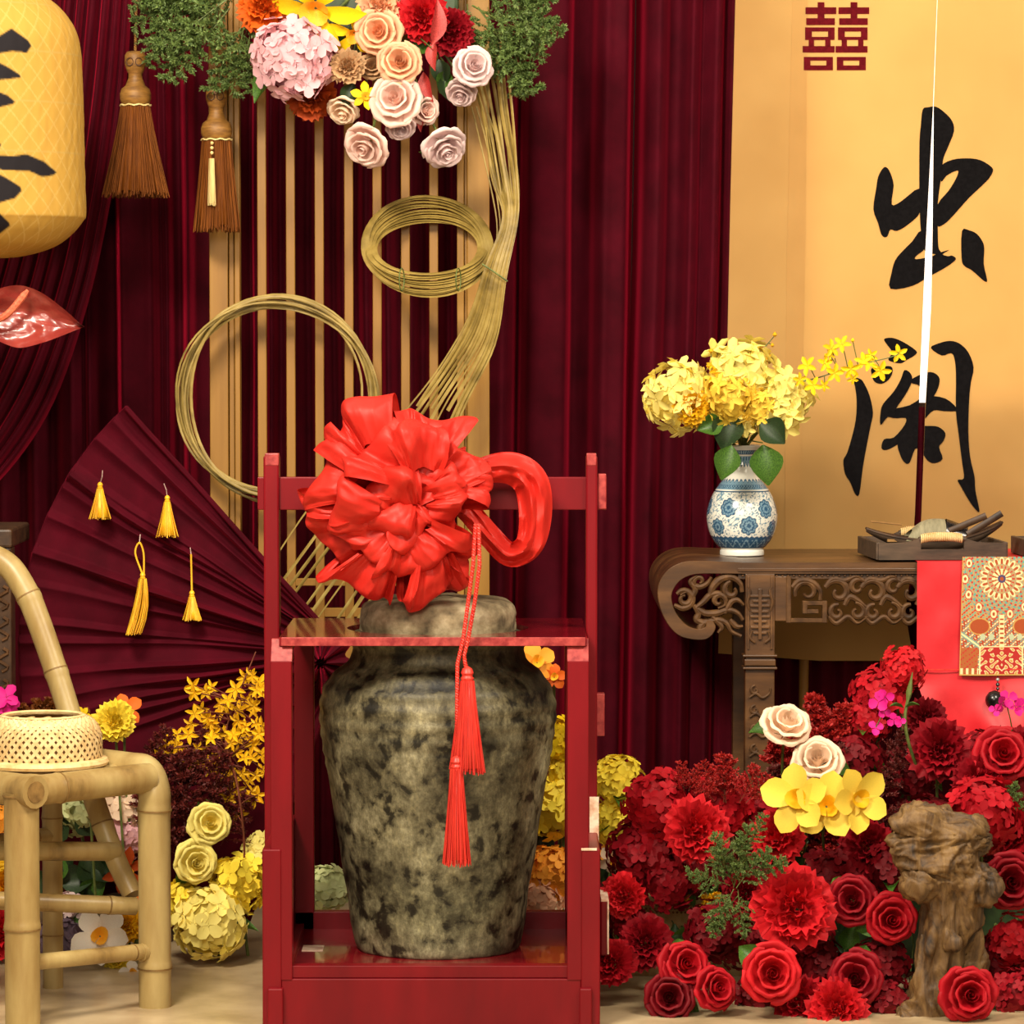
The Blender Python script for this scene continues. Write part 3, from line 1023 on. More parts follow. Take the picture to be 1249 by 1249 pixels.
rb = random.Random(33)
kb = (YBOW + DEL) / F
RP = [  # angle deg, lean toward camera, length px, half spread, pleats
    (160, 0.0, 122, 0.50, 1.6), (118, 0.0, 136, 0.46, 1.5), (78, 0.05, 116, 0.46, 1.6), (40, 0.1, 100, 0.46, 1.6), (5, 0.1, 98, 0.46, 1.5),
    (200, 0.0, 128, 0.50, 1.9), (240, 0.0, 134, 0.48, 1.9), (282, 0.0, 128, 0.48, 1.9), (320, 0.05, 116, 0.48, 1.8),
    (140, 0.55, 122, 0.46, 1.3), (92, 0.55, 112, 0.44, 1.3), (48, 0.6, 94, 0.44, 1.4), (186, 0.5, 108, 0.48, 1.4), (228, 0.45, 112, 0.48, 1.6), (270, 0.45, 112, 0.46, 1.6), (312, 0.5, 104, 0.46, 1.5), (0, 0.6, 92, 0.44, 1.4),
    (120, 1.35, 92, 0.46, 1.1), (60, 1.4, 82, 0.46, 1.1), (180, 1.3, 84, 0.48, 1.2), (240, 1.2, 84, 0.46, 1.3), (300, 1.2, 84, 0.46, 1.3), (0, 1.3, 78, 0.46, 1.2),
    (95, 2.6, 66, 0.6, 1.0), (215, 2.4, 64, 0.6, 1.0), (330, 2.4, 64, 0.6, 1.0), (150, 2.2, 66, 0.55, 1.0), (40, 2.2, 62, 0.55, 1.0), (275, 2.2, 62, 0.55, 1.0),
]
for i, (ang, el, L, sp_, pn) in enumerate(RP):
    a = math.radians(ang + rb.uniform(-6, 6))
    ruffle_mesh(bow_c + Vector((0.012 * math.cos(a), 0.01, 0.012 * math.sin(a))), a, el, L * kb * 0.96 * rb.uniform(0.93, 1.05), sp_ * rb.uniform(0.95, 1.15), pn * rb.uniform(0.85, 1.2), i * 11 + 5,
                hook=rb.uniform(0.36, 0.5), lift=rb.uniform(0.05, 0.15)).build('cloth_ruffle', M_BOW, bow, smooth=True, sharp=42, fixn=False)
# hanging side loop of the sash at the right
side = spline([at(*p) for p in [(560, 590, 4.85), (590, 574, 4.86), (625, 572, 4.86), (648, 590, 4.86), (653, 630, 4.86), (645, 665, 4.86), (622, 676, 4.87), (598, 655, 4.87), (575, 628, 4.87), (556, 612, 4.88)]], 12)


def sash(u, v):
    n_ = len(side) - 1
    i = min(n_, int(round(u * n_)))
    p = side[i]
    T = (side[min(i + 1, n_)] - side[max(i - 1, 0)]).normalized()
    S = T.cross(Vector((0, -1, 0))).normalized()
    w = v * 2 - 1
    W = 0.034 * (0.55 + 0.45 * math.sin(PI * u)) * (1 + 0.2 * math.sin(7 * u))
    y_ = 0.014 * math.cos(w * PI * 0.9) + 0.007 * (4 * abs((w * 1.1 + 1.6 * u + 0.4 * nz(u * 5, w, 2)) % 1.0 - 0.5) - 1) + crumple(u * 9, w * 1.4, 3.3, 0.03)
    return p + S * (W * w) + Vector((0, -y_, 0))


MB().grid(sash, len(side) - 1, 24).build('sash_loop', M_BOW, bow, smooth=True, sharp=40, fixn=False)
tail = spline([at(*p) for p in [(560, 575, 4.87), (600, 572, 4.9), (630, 572, 4.92), (657, 573, 4.93)]], 6)
MB().grid(lambda u, v: tail[min(len(tail) - 1, int(round(u * (len(tail) - 1))))] + Vector((0, -0.008 * math.sin(9 * v + 6 * u), (v - 0.5) * 0.034 * (1.25 - u))), len(tail) - 1, 8).build('sash_tail', M_BOW, bow, smooth=True, sharp=0, fixn=False)


# ---------------------------------------------------------------- tassels
def twisted(path, r, turns_per_m=90, strands=2, n=5):
    """rope of twisted strands along a path"""
    P = []
    for a, b_ in zip(path, path[1:]):
        L = (b_ - a).length
        k = max(1, int(L / 0.0022))
        P += [a.lerp(b_, i / k) for i in range(k)]
    P.append(path[-1])
    mb = MB()
    s = 0
    S = [0]
    for a, b_ in zip(P, P[1:]):
        s += (b_ - a).length
        S.append(s)
    for st in range(strands):
        pts = []
        for i, p in enumerate(P):
            T = (P[min(i + 1, len(P) - 1)] - P[max(i - 1, 0)]).normalized()
            u = T.cross(Vector((0.1, -1, 0.05))).normalized()
            w = u.cross(T)
            a = 2 * PI * (S[i] * turns_per_m + st / strands)
            pts.append(p + (u * math.cos(a) + w * math.sin(a)) * r * 0.55)
        mb.sweep(pts, r * 0.6, n=n)
    return mb


def fringe(c, top_r, bot_r, L, n, sr, seed, bend=(0, 0, 0), flat=1.0, ragged=0.03, rings=4):
    rs = random.Random(seed)
    c = Vector(c)
    mb = MB()
    for i in range(n):
        a = rs.uniform(0, 2 * PI)
        q = math.sqrt(rs.uniform(0.35, 1))
        l = L * (1 + rs.uniform(-ragged, ragged))
        pts = []
        for k in range(rings + 1):
            t = k / rings
            rad = (top_r + (bot_r - top_r) * t ** 1.15) * q
            b_ = Vector(bend) * (t ** 2.2)
            pts.append(c + Vector((rad * math.cos(a), rad * math.sin(a) * flat, -l * t)) + b_ * (0.55 + 0.45 * math.cos(a)))
        mb.sweep(pts, sr, n=3, caps=False)
    # closed body under the threads
    prof = [(top_r * 0.9 + (bot_r - top_r) * t ** 1.15 * 0.8, -L * 0.97 * t) for t in (0, 0.3, 0.6, 0.98)]
    return mb, prof


def small_tassel(root, neck, L, rt, rbm, mat, seed, n=70, bend=(0, 0, 0), head=0.008, sr=0.0011):
    neck = Vector(neck)
    MB().lathe([(0.001, head * 1.5), (head * 0.75, head * 1.1), (head, head * 0.4), (head * 0.8, 0), (head * 0.85, -0.002), (head * 1.05, -head * 0.4), (head * 0.9, -head * 0.9)], 14, neck).build('tassel_head', mat, root, smooth=True)
    mb, prof = fringe(neck + Vector((0, 0, -head * 0.8)), rt, rbm, L, n, sr, seed, bend)
    if bend == (0, 0, 0):
        mb.lathe(prof, 14, neck + Vector((0, 0, -head * 0.8)))
    o = mb.build('fringe', mat, root, smooth=True, sharp=0)
    o['kind'] = 'stuff'


# two red tassels on a twisted cord in front of the jar
YT = YC0 - 0.03
ra = thing('red_tassel', 'upper red silk tassel hanging on a twisted cord before the jar', 'tassel', at(570, 830, YT))
twisted([at(584, 640, 4.70), at(585, 690, 4.68), at(579, 735, YT), at(571, 780, YT), at(566, 800, YT), at(569, 818, YT)], 0.0042).build('twisted_cord', M_REDT, ra, smooth=True)
small_tassel(ra, at(570, 824, YT), px2m(112, YT), 0.014, 0.037, M_REDT, 5, n=190, head=0.013)
rb_ = thing('red_tassel', 'lower red silk tassel hanging on a twisted cord before the jar', 'tassel', at(558, 935, YT))
twisted([at(580, 640, 4.70), at(577, 690, 4.68), at(571, 735, YT - 0.004), at(565, 780, YT - 0.004), at(558, 810, YT - 0.004), at(557, 925, YT - 0.004)], 0.0042).build('twisted_cord', M_REDT, rb_, smooth=True)
small_tassel(rb_, at(557, 932, YT - 0.02), px2m(116, YT), 0.013, 0.030, M_REDT, 6, n=170, head=0.012)


# ================================================================== BROWN CURTAIN TASSELS
def brown_tassel(px, py_top, scale, Y, label, extra, seed, bot_w):
    k = (Y + DEL) / F
    c = at(px, py_top, Y)
    root = thing('curtain_tassel', label, 'tassel', c)
    twisted([at(px + 1, py_top - 95, Y), at(px + 1, py_top - 40, Y), at(px, py_top + 2, Y)], 0.0035, strands=2).build('hanging_cord', M_BHEAD, root, smooth=True)
    P = [(3, 0), (10, -1), (13, -6), (13, -16), (11, -23), (8.5, -28), (8.5, -33), (11, -39), (12, -42), (17, -46), (19, -52), (19, -58), (17, -64), (15, -66)]
    MB().lathe([(r * k * scale, z * k * scale) for r, z in P], 28, c).build('tassel_head', M_BHEAD, root, smooth=True, sharp=60)
    # small ring motifs on the knob
    for s in (-1, 1):
        pts = [c + Vector((s * 5.5 * k * scale + 4.2 * k * scale * math.cos(a), -12.6 * k * scale, (-14 + 4.6 * math.sin(a)) * k * scale)) for a in [2 * PI * i / 14 for i in range(14)]]
        MB().sweep(pts, 0.0012, n=5, closed=True).build('ring_motif', M_DARKT, root, smooth=True)
    pts = [c + Vector((18.5 * k * scale * math.cos(a), 18.5 * k * scale * math.sin(a), (-66 + 0.7 * math.sin(9 * a)) * k * scale)) for a in [2 * PI * i / 40 for i in range(40)]]
    MB().sweep(pts, 0.0022, n=6, closed=True).build('braid_ring', M_CREAMT, root, smooth=True)
    mb, prof = fringe(c + Vector((0, 0, -67 * k * scale)), 18 * k * scale, bot_w * k * 0.5, 108 * k * scale, 420, 0.0011, seed, ragged=0.035)
    mb.lathe(prof, 20, c + Vector((0, 0, -67 * k * scale)))
    o = mb.build('fringe', M_BROWN, root, smooth=True, sharp=0)
    o['kind'] = 'stuff'
    if extra:
        d = c + Vector((-4 * k, -22 * k * scale, -68 * k * scale))
        for i in range(3):
            MB().lathe([(0.0005, 0.0045), (0.003, 0.003), (0.0042, 0), (0.003, -0.003), (0.0005, -0.0045)], 10, d + Vector((0, -0.003 * i, -0.006 - 0.0115 * i))).build('bead', M_CREAMT, root, smooth=True)
        mb, prof = fringe(d + Vector((0, -0.012, -0.042)), 0.006, 0.0095, 0.108, 60, 0.001, seed + 1)
        mb.lathe(prof, 12, d + Vector((0, -0.012, -0.042)))
        MB.build(mb, 'inner_tassel', M_CREAMT, root, smooth=True, sharp=0)
    return root


brown_tassel(165, 62, 1.0, 5.98, 'fat brown silk curtain tassel hanging before the dark velvet', False, 3, 84)
brown_tassel(264, 104, 1.0, 5.96, 'brown silk tassel with a cream inner tassel on the screen post', True, 4, 58)

# ================================================================== LANTERN
YL = 5.5
lc = at(-30, 170, YL)
kL = (YL + DEL) / F
lan = thing('paper_lantern', 'yellow fabric barrel lantern with black brush lettering', 'lantern', at(-30, 312, YL))
lprof = [(0, -190), (20, -189), (60, -183), (90, -170), (110, -152), (123, -130), (128, -108), (129.5, -80), (131, -40), (132, 20), (133, 70), (133, 92), (131, 97), (118, 113), (95, 130), (60, 141), (30, 144), (0, 145)]
LS = spline([(r * kL, -z * kL, 0) for r, z in lprof], 10)
# resample by arc length
seg = [0]
for a, b_ in zip(LS, LS[1:]):
    seg.append(seg[-1] + (b_ - a).length)
nv = 280
samp = []
j = 0
for i in range(nv + 1):
    s = seg[-1] * i / nv
    while j < len(LS) - 2 and seg[j + 1] < s:
        j += 1
    t = (s - seg[j]) / max(1e-9, seg[j + 1] - seg[j])
    samp.append(LS[j].lerp(LS[j + 1], t))
th_ = list(np.linspace(-PI, -0.02, 420)) + list(np.linspace(0.02, PI - 0.05, 60))
nt_ = len(th_)
vs, surf = [], []
for p in samp:
    for a in th_:
        rr_ = max(p.x, 0.0005)
        rr_ += 0.0012 * nz(math.cos(a) * 14, math.sin(a) * 14, p.y * 30) * min(1, p.x / 0.1)
        vs.append((lc.x + rr_ * math.cos(a), YL + rr_ * math.sin(a), lc.z + p.y))
        surf.append((rr_ * math.cos(a) if math.sin(a) < 0 else 9, p.y, a, rr_))
fs = []
for i in range(nv):
    for k in range(nt_):
        l = (k + 1) % nt_
        fs.append((i * nt_ + k, i * nt_ + l, (i + 1) * nt_ + l, (i + 1) * nt_ + k))
me = MB().add(vs, fs).mesh('lantern_shade', painted('lantern_cloth', rough=0.75, spec=0.2, trans=0.25), smooth=True, sharp=0, fixn=False)
sa = np.array(surf)
base = np.array(srgb(204, 160, 72))
lite = np.array(srgb(212, 174, 94))
cols = np.tile(base, (len(sa), 1))
u_ = sa[:, 2] / (PI / 17)
v_ = sa[:, 1] / 0.052
d1 = np.abs(((u_ + v_) % 1) - 0.5)
d2 = np.abs(((u_ - v_) % 1) - 0.5)
lines = (d1 > 0.455) | (d2 > 0.455)
cols[lines] = lite
cols[np.abs((sa[:, 1] + 0.3) % 0.108 - 0.05) < 0.0012] = lite * 0.9
# lettering, in lantern surface coordinates (metres from its axis)
C1 = 320 / 1249
LET = [[(0, 175), (55, 135), (130, 190), (145, 215), (125, 250), (60, 245), (0, 258), (-200, 262), (-200, 190)],
       [(0, 300), (40, 320), (95, 355), (100, 370), (0, 385), (-180, 380), (-180, 310)],
       [(0, 440), (40, 455), (75, 485), (65, 497), (0, 515), (-180, 510), (-180, 445)],
       [(0, 680), (15, 690), (0, 715), (-60, 720), (-60, 650)],
       [(0, 740), (60, 745), (125, 733), (200, 765), (255, 815), (240, 830), (195, 840), (140, 815), (0, 810), (-420, 812), (-420, 760)],
       [(0, 830), (40, 850), (100, 890), (105, 910), (75, 945), (0, 970), (-150, 980), (-150, 830)],
       [(0, 1010), (45, 1060), (48, 1075), (0, 1110), (-100, 1120), (-100, 1000)],
       [(-120, 520), (-60, 520), (-60, 760), (-120, 760)], [(-170, 180), (-110, 180), (-110, 520), (-170, 520)]]
inkc = np.array(srgb(34, 30, 34))
for poly in LET:
    P = []
    for x_, y_ in poly:
        w = at(x_ * C1, y_ * C1, YL - 0.2)
        P.append((w.x - lc.x, w.z - lc.z))
    cov = sum(in_poly(sa[:, 0] + ox, sa[:, 1] + oz, P).astype(float) for ox in (-.0012, 0, .0012) for oz in (-.0012, 0, .0012)) / 9.0
    cov = np.where(sa[:, 0] < 5, cov, 0)[:, None]
    cols = cols * (1 - cov) + inkc * cov
paint(me, cols)
place('lantern_shade', me, lan)
MB().lathe([(0.07, 0.34), (0.075, 0.35), (0.07, 0.36)], 30, (lc.x, YL, lc.z)).build('top_ring', M_TABLE, lan, smooth=True)
MB().sweep([(lc.x, YL, lc.z + 0.345), (lc.x, YL, 2.4)], 0.003, n=6).build('hanging_cord', M_BHEAD, lan)

# ================================================================== ANTHURIUM
ya = 5.45
an = thing('anthurium', 'glossy coral red anthurium spathe poking in from the left edge', 'flower', at(0, 390, ya))
top = spline([at(-40, 372, ya), at(-10, 356, ya), at(22, 348, ya), at(50, 356, ya), at(78, 376, ya), at(103, 398, ya)], 6)
mid = spline([at(-40, 392, ya), at(-10, 390, ya), at(22, 388, ya), at(50, 390, ya), at(78, 396, ya), at(103, 398.5, ya)], 6)
bot = spline([at(-40, 402, ya), at(-10, 412, ya), at(22, 424, ya), at(50, 419, ya), at(78, 409, ya), at(103, 399, ya)], 6)


def spathe(u, v):
    i = min(len(top) - 1, int(round(u * (len(top) - 1))))
    p = top[i].lerp(mid[i], v * 2) if v < 0.5 else mid[i].lerp(bot[i], v * 2 - 1)
    d = 0.03 * math.sin(PI * v) + 0.0022 * math.sin(7 * v * PI) * (1 - u) + 0.010 * nz(u * 5, v * 4, 1) + 0.006 * nz(u * 12, v * 9, 3)
    return (p.x, p.y + d * 1.0 - 0.02, p.z)


MB().grid(spathe, len(top) - 1, 20).build('spathe', M_SPATHE, an, smooth=True, sharp=0, fixn=False)
MB().sweep(spline([at(-45, 395, ya - 0.01), at(-15, 392, ya - 0.03), at(8, 384, ya - 0.045), at(34, 354, ya - 0.04)], 5), [0.008] * 15 + [0.004], n=8).build('spadix', noisy('spadix_coral', [(0.4, srgb(196, 84, 56)), (0.6, srgb(220, 116, 80))], scale=200, rough=0.6, bump=0.4), an, smooth=True)
MB().sweep(spline([at(-40, 395, ya), at(-130, 420, ya), at(-200, 520, ya)], 5), 0.004, n=6).build('stem', M_STEM, an, smooth=True)

# ================================================================== VELVET FAN
YFAN = 5.74
fc = at(425, 795, YFAN)
Rf = px2m(402, YFAN)
A0, A1 = math.radians(131.9), math.radians(250)
NA = 520
rv = random.Random(17)
ridges = []
a = 0.0
while a < 1.0:
    ridges.append((a, rv.uniform(0.5, 1.0) * (1.0 if a < 0.5 else 0.55)))
    a += rv.choice([0.014, 0.02, 0.03, 0.045, 0.06]) * (1 if a < 0.42 else 2.0)


def fanpt(u, v):
    ang = A0 + (A1 - A0) * u
    r = 0.05 + (Rf - 0.05) * v
    # pleats: crisp ridges fanning from the gather, steep above and easy below
    h = 0.0
    for a_, s_ in ridges:
        d = u - a_ - 0.016 * nz(v * 2.2, a_ * 30, 1) * v
        e = s_ * (0.35 + 0.65 * abs(nz(a_ * 40, v * 1.6, 7)) * 2)
        if -0.011 < d <= 0:
            h = max(h, e * (1 + d / 0.011))
        elif 0 < d < 0.020:
            h = max(h, e * (1 - d / 0.020) ** 2)
    amp = 0.052 * (1 - 0.3 * v)
    y = YFAN - amp * min(h, 1.2) - 0.012 * nz(u * 9, v * 3, 5) - 0.03 * (1 - v) ** 2
    return (fc.x + r * math.cos(ang), y, fc.z + r * math.sin(ang))


fan = thing('velvet_fan', 'big dark red velvet fan with pleats spreading from a gathered knot', 'fan', (fc.x - 0.4, YFAN, 0))
MB().grid(fanpt, NA, 30).build('pleated_cloth', M_VELVET, fan, smooth=True, sharp=0)
# rolled rim along the outer edge
rim = [Vector(fanpt(i / 120, 1.0)) + Vector((0, 0.006, 0)) for i in range(121)]
MB().sweep(rim, 0.005, n=6).build('rolled_rim', M_VELVET, fan, smooth=True)
MB().sweep([Vector(fanpt(0.001, v / 10)) for v in range(11)], 0.006, n=6).build('edge_stick', M_VELVET, fan, smooth=True)
# gathered rosette
gk = at(392, 806, YFAN - 0.04)


def rosette(u, v):
    a_ = 2 * PI * u
    r = 0.012 + 0.05 * math.sin(v * PI * 0.62)
    r *= 1 + 0.25 * math.sin(9 * a_ + 3 * v) + 0.15 * nz(math.cos(a_) * 2, math.sin(a_) * 2, v * 3)
    return (gk.x + r * math.cos(a_), gk.y - 0.05 * (1 - v) - 0.02 * math.cos(9 * a_), gk.z + r * math.sin(a_))


MB().grid(rosette, 72, 12, closed_u=True).build('gathered_knot', M_VELVET, fan, smooth=True, sharp=0)
# hidden back stand so that the fan rests on the floor
MB().box((fc.x - 0.45, YFAN + 0.02, 0), (fc.x - 0.41, YFAN + 0.05, fc.z + 0.25)).build('back_stand', M_DARKW, fan)

# yellow tassels pinned to the fan
YYT = YFAN - 0.05
def ytassel(hook, loop, neck, L, wt, wb, label, seed, bend=(0, 0, 0), n=60):
    r_ = thing('yellow_tassel', label, 'tassel', at(neck[0], neck[1] + L, YYT), 'yellow tassels on the velvet fan')
    MB().sweep([at(hook[0], hook[1], YYT + 0.01), at((hook[0] + neck[0]) / 2 + 1, (hook[1] + neck[1]) / 2, YYT - 0.004), at(neck[0], neck[1], YYT)] if not loop else
               [at(hook[0], hook[1], YYT + 0.01), at(loop[0], loop[1], YYT)], 0.0012, n=5).build('hook_wire', M_WIRE if not loop or loop[2] == 0 else M_WIRE, r_)
    if loop:
        if loop[2] > 0:
            pts = spline([at(*p, YYT) for p in [(neck[0] - 0.5, neck[1]), (loop[0] - loop[2], (loop[1] * 2 + neck[1]) / 3), (loop[0], loop[1]), (loop[0] + loop[2], (loop[1] * 2 + neck[1]) / 3), (neck[0] + 1.5, neck[1])]], 7)
        else:
            pts = [at(loop[0], loop[1], YYT), at(neck[0], neck[1], YYT)]
        MB().sweep(pts, 0.0022, n=6).build('loop_cord', M_YELT, r_, smooth=True)
    small_tassel(r_, at(neck[0], neck[1] + 3, YYT), px2m(L, YYT), px2m(wt, YYT) * 0.6, px2m(wb, YYT) * 0.6, M_YELT, seed, n=n, bend=bend, head=0.0065)


ytassel((125, 574), None, (122, 590), 37, 6, 23, 'yellow silk tassel, topmost left of four on the velvet fan', 1)
ytassel((200, 590), None, (204, 606), 43, 6, 23, 'yellow silk tassel, top right of four on the velvet fan', 2)
ytassel((171, 652), (170, 662, 5), (174, 700), 68, 8, 33, 'long yellow silk tassel on a looped cord on the velvet fan', 3, bend=(-px2m(20, YYT), 0, 0.004), n=120)
ytassel((232, 668), (233, 676, 0), (234, 722), 29, 6, 20, 'small yellow tassel on a straight cord on the velvet fan', 4)


# ================================================================== BAMBOO CHAIR
def bamboo(mb, nodes_mb, path, r, node_every=0.22, n=14, off=0.08, r2=None):
    """pole with swollen nodes; path is a fine polyline"""
    P = [Vector(p) for p in path]
    s = 0
    rad = []
    L = sum((b_ - a).length for a, b_ in zip(P, P[1:]))
    S = [0]
    for a, b_ in zip(P, P[1:]):
        s += (b_ - a).length
        S.append(s)
    for s in S:
        k = 1.0
        d = ((s - off + node_every / 2) % node_every) - node_every / 2
        if abs(d) < 0.012:
            k = 1 + 0.07 * (1 - abs(d) / 0.012)
        rad.append((r + ((r2 or r) - r) * s / L) * k)
    mb.sweep(P, rad, n=n, up=(0.3, -1, 0.21))
    for i in range(1, len(P) - 1):
        d = ((S[i] - off + node_every / 2) % node_every) - node_every / 2
        d2 = ((S[i + 1] - off + node_every / 2) % node_every) - node_every / 2
        if d <= 0 < d2 and d2 - d < 0.1 and nodes_mb is not None:
            T = (P[i + 1] - P[i - 1]).normalized()
            nodes_mb.sweep([P[i] - T * 0.0016, P[i] + T * 0.0016], rad[i] * 1.035, n=n, up=(0.3, -1, 0.21))


def dense(pts, step=0.006):
    P = [Vector(p) for p in pts]
    out = []
    for a, b_ in zip(P, P[1:]):
        k = max(1, int((b_ - a).length / step))
        out += [a.lerp(b_, i / k) for i in range(k)]
    out.append(P[-1])
    return out


zs = 0.483                                  # seat rail axis
A_ = Vector((at(27, 1100, 4.67).x, 4.67, 0))        # near corner
B_ = Vector((at(188.5, 1080, 4.93).x, 4.93, 0))     # right corner
e1 = (B_ - A_).normalized()
e2 = Vector((-e1.y, e1.x, 0))
D_ = A_ + e2 * 0.33
C_ = B_ + e2 * 0.33
chair = thing('bamboo_chair', 'old bamboo chair with a woven basket on its seat', 'chair', (A_ + C_) / 2)
UP = Vector((0, 0, 1))


def pole_part(name, pts, r, every=0.22, off=0.08, smooth=True, n=14, r2=None):
    mb, nb = MB(), MB()
    bamboo(mb, nb, dense(pts), r, every, n, off, r2)
    o = mb.build(name, M_BAMBOO, chair, smooth=True, sharp=60)
    if nb.f:
        nb.build('bamboo_node', M_NODE, o, smooth=True, sharp=60)
    return o


rl = 0.036
# legs: near leg bends over into the seat rail
pole_part('leg', [A_, A_ + UP * (zs + 0.0)], rl, 0.27, 0.21)
pole_part('leg', spline([B_, B_ + UP * 0.2, B_ + UP * 0.4, B_ + UP * (zs - 0.03), B_ + UP * (zs + 0.008) + e2 * 0.025 , B_ + UP * (zs + 0.012) + e2 * 0.09, B_ + UP * (zs + 0.012) + e2 * 0.30], 8), 0.0345, 0.33, 0.415)
pole_part('leg', [C_, C_ + UP * zs], 0.022, 0.25, 0.12)
pole_part('leg', [D_, D_ + UP * zs], 0.033, 0.25, 0.12)
# seat rails
pole_part('seat_rail', [A_ + e1 * 0.0 + UP * (zs + 0.0), B_ - e1 * 0.015 + UP * (zs + 0.0)], 0.031, 0.6, 0.1)
rail_ = pole_part('seat_rail', [A_ - e2 * 0.045 + UP * (zs + 0.004), D_ + UP * (zs + 0.004)], 0.034, 0.4, 0.2)
pole_part('seat_rail', [D_ + UP * zs, C_ + UP * zs], 0.03, 0.4, 0.2)
# open end of the rail
oe = A_ - e2 * 0.0455 + UP * (zs + 0.004)
MB().sweep([oe - e2 * 0.001, oe + e2 * 0.006], 0.022, n=14, up=(0, 0, 1)).build('hollow_end', M_NODE, rail_, smooth=True)
# seat slats
for i in range(9):
    t = 0.06 + i * 0.11
    p0 = A_ + (D_ - A_) * t + UP * (zs + 0.018)
    p1 = B_ + (C_ - B_) * t + UP * (zs + 0.018)
    MB().sweep([p0, p1], 0.016, 0.004, n=8, up=(0, 0, 1)).build('seat_slat', M_BAMBOO, chair, smooth=True)
# stretchers
str_ = pole_part('stretcher', [A_ + UP * 0.135, B_ + UP * 0.118], 0.0165, 0.4, 0.30)
MB().sweep([B_ + UP * 0.118 - e1 * 0.04, B_ + UP * 0.118 - e1 * 0.02], 0.019, n=12, up=(0, 0, 1)).build('stretcher_collar', M_BAMBOO, str_, smooth=True)
pole_part('stretcher', [A_ + e2 * 0.2 + UP * 0.345, B_ + e2 * 0.12 + UP * 0.315], 0.02, 0.4, 0.05)
pole_part('stretcher', [A_ + e2 * 0.2 + UP * 0.245, B_ + e2 * 0.06 + UP * 0.205], 0.019, 0.4, 0.33)
pole_part('stretcher', [C_ + UP * 0.33, D_ + UP * 0.33], 0.018, 0.4, 0.05)
# bent back brace arching up to the left
yb1 = 5.12
brace = spline([at(*p) for p in [(-60, 690, 5.25), (-20, 678, 5.22), (10, 690, 5.2), (32, 722, 5.18), (45, 752, 5.17), (62, 800, 5.15), (84, 868, 5.12), (110, 960, 5.06), (138, 1040, 5.02), (162, 1092, 4.98)]], 7)
pole_part('back_brace', brace, 0.0285, 0.175, 0.06, r2=0.022)
pole_part('back_post', [D_ + UP * 0.1, at(-62, 690, 5.25)], 0.026, 0.25, 0.12)

# ---------------------------------------------------------------- woven cap / basket on the seat
bc = A_ * 0.30 + B_ * 0.26 + C_ * 0.20 + D_ * 0.24
bp = at(52, 900, 4.93)
bc = Vector((bp.x, 4.935, zs + 0.026))
bask = thing('woven_basket', 'pale open weave bamboo basket sitting on the chair seat', 'basket', bc)
hB = px2m(58, 4.93)
prof = [(0.122, 0.010), (0.1235, 0.03), (0.123, 0.055), (0.118, 0.075), (0.108, 0.09), (0.096, 0.098), (0.084, 0.100)]
ps = spline([(r, z, 0) for r, z in prof], 6)


def bsurf(a, t):
    x_ = t * (len(ps) - 1)
    i = min(len(ps) - 2, int(x_))
    p = ps[i].lerp(ps[i + 1], x_ - i)
    return Vector((bc.x + p.x * math.cos(a), bc.y + p.x * math.sin(a), bc.z + p.y))


mbw = MB()
NS = 46
for sgn in (1, -1):
    for i in range(NS):
        a0 = 2 * PI * i / NS
        pts = []
        for k in range(19):
            t = k / 18
            a_ = a0 + sgn * 0.95 * t
            p = bsurf(a_, t)
            w = 0.0011 * math.sin(k * 2.0 + (0 if sgn > 0 else PI) + i * PI)
            d = Vector((math.cos(a_), math.sin(a_), 0)) * w
            pts.append(p + d)
        # strip lies in the surface
        vs, fs = [], []
        for k, p in enumerate(pts):
            T = (pts[min(k + 1, 18)] - pts[max(k - 1, 0)]).normalized()
            rad = Vector((p.x - bc.x, p.y - bc.y, 0.03 if k > 10 else 0)).normalized()
            S = T.cross(rad).normalized() * 0.0036
            vs += [p - S, p + S]
            if k:
                n0 = 2 * k
                fs.append((n0 - 2, n0 - 1, n0 + 1, n0))
        mbw.add(vs, fs)
o = mbw.build('woven_strips', M_WICKER, bask, smooth=True, fixn=False)
o['kind'] = 'stuff'
MB().lathe([(0.119, 0.0), (0.134, 0.0), (0.137, 0.006), (0.134, 0.013), (0.124, 0.016), (0.119, 0.012), (0.119, 0.0)], 60, bc, caps=False).build('base_band', M_WICKER, bask, smooth=True)
MB().lathe([(0.080, 0.098), (0.088, 0.099), (0.090, 0.103), (0.084, 0.106), (0.078, 0.103), (0.080, 0.098)], 48, bc, caps=False).build('top_rim', M_WICKER, bask, smooth=True)
MB().lathe([(0.117, 0.008), (0.117, 0.05), (0.108, 0.08), (0.088, 0.094), (0.079, 0.096)], 48, bc, caps=False).build('lining', M_WICKD, bask, smooth=True)
for i in range(5):
    p0 = bc + Vector((-0.07 + 0.034 * i, -0.045, 0.097))
    MB().sweep([p0 + Vector((-0.01, 0, 0)), p0 + Vector((0.01, 0.085, -0.002))], 0.006, 0.0012, n=6, up=(0, 0, 1)).build('cross_strip', M_WICKER, bask)

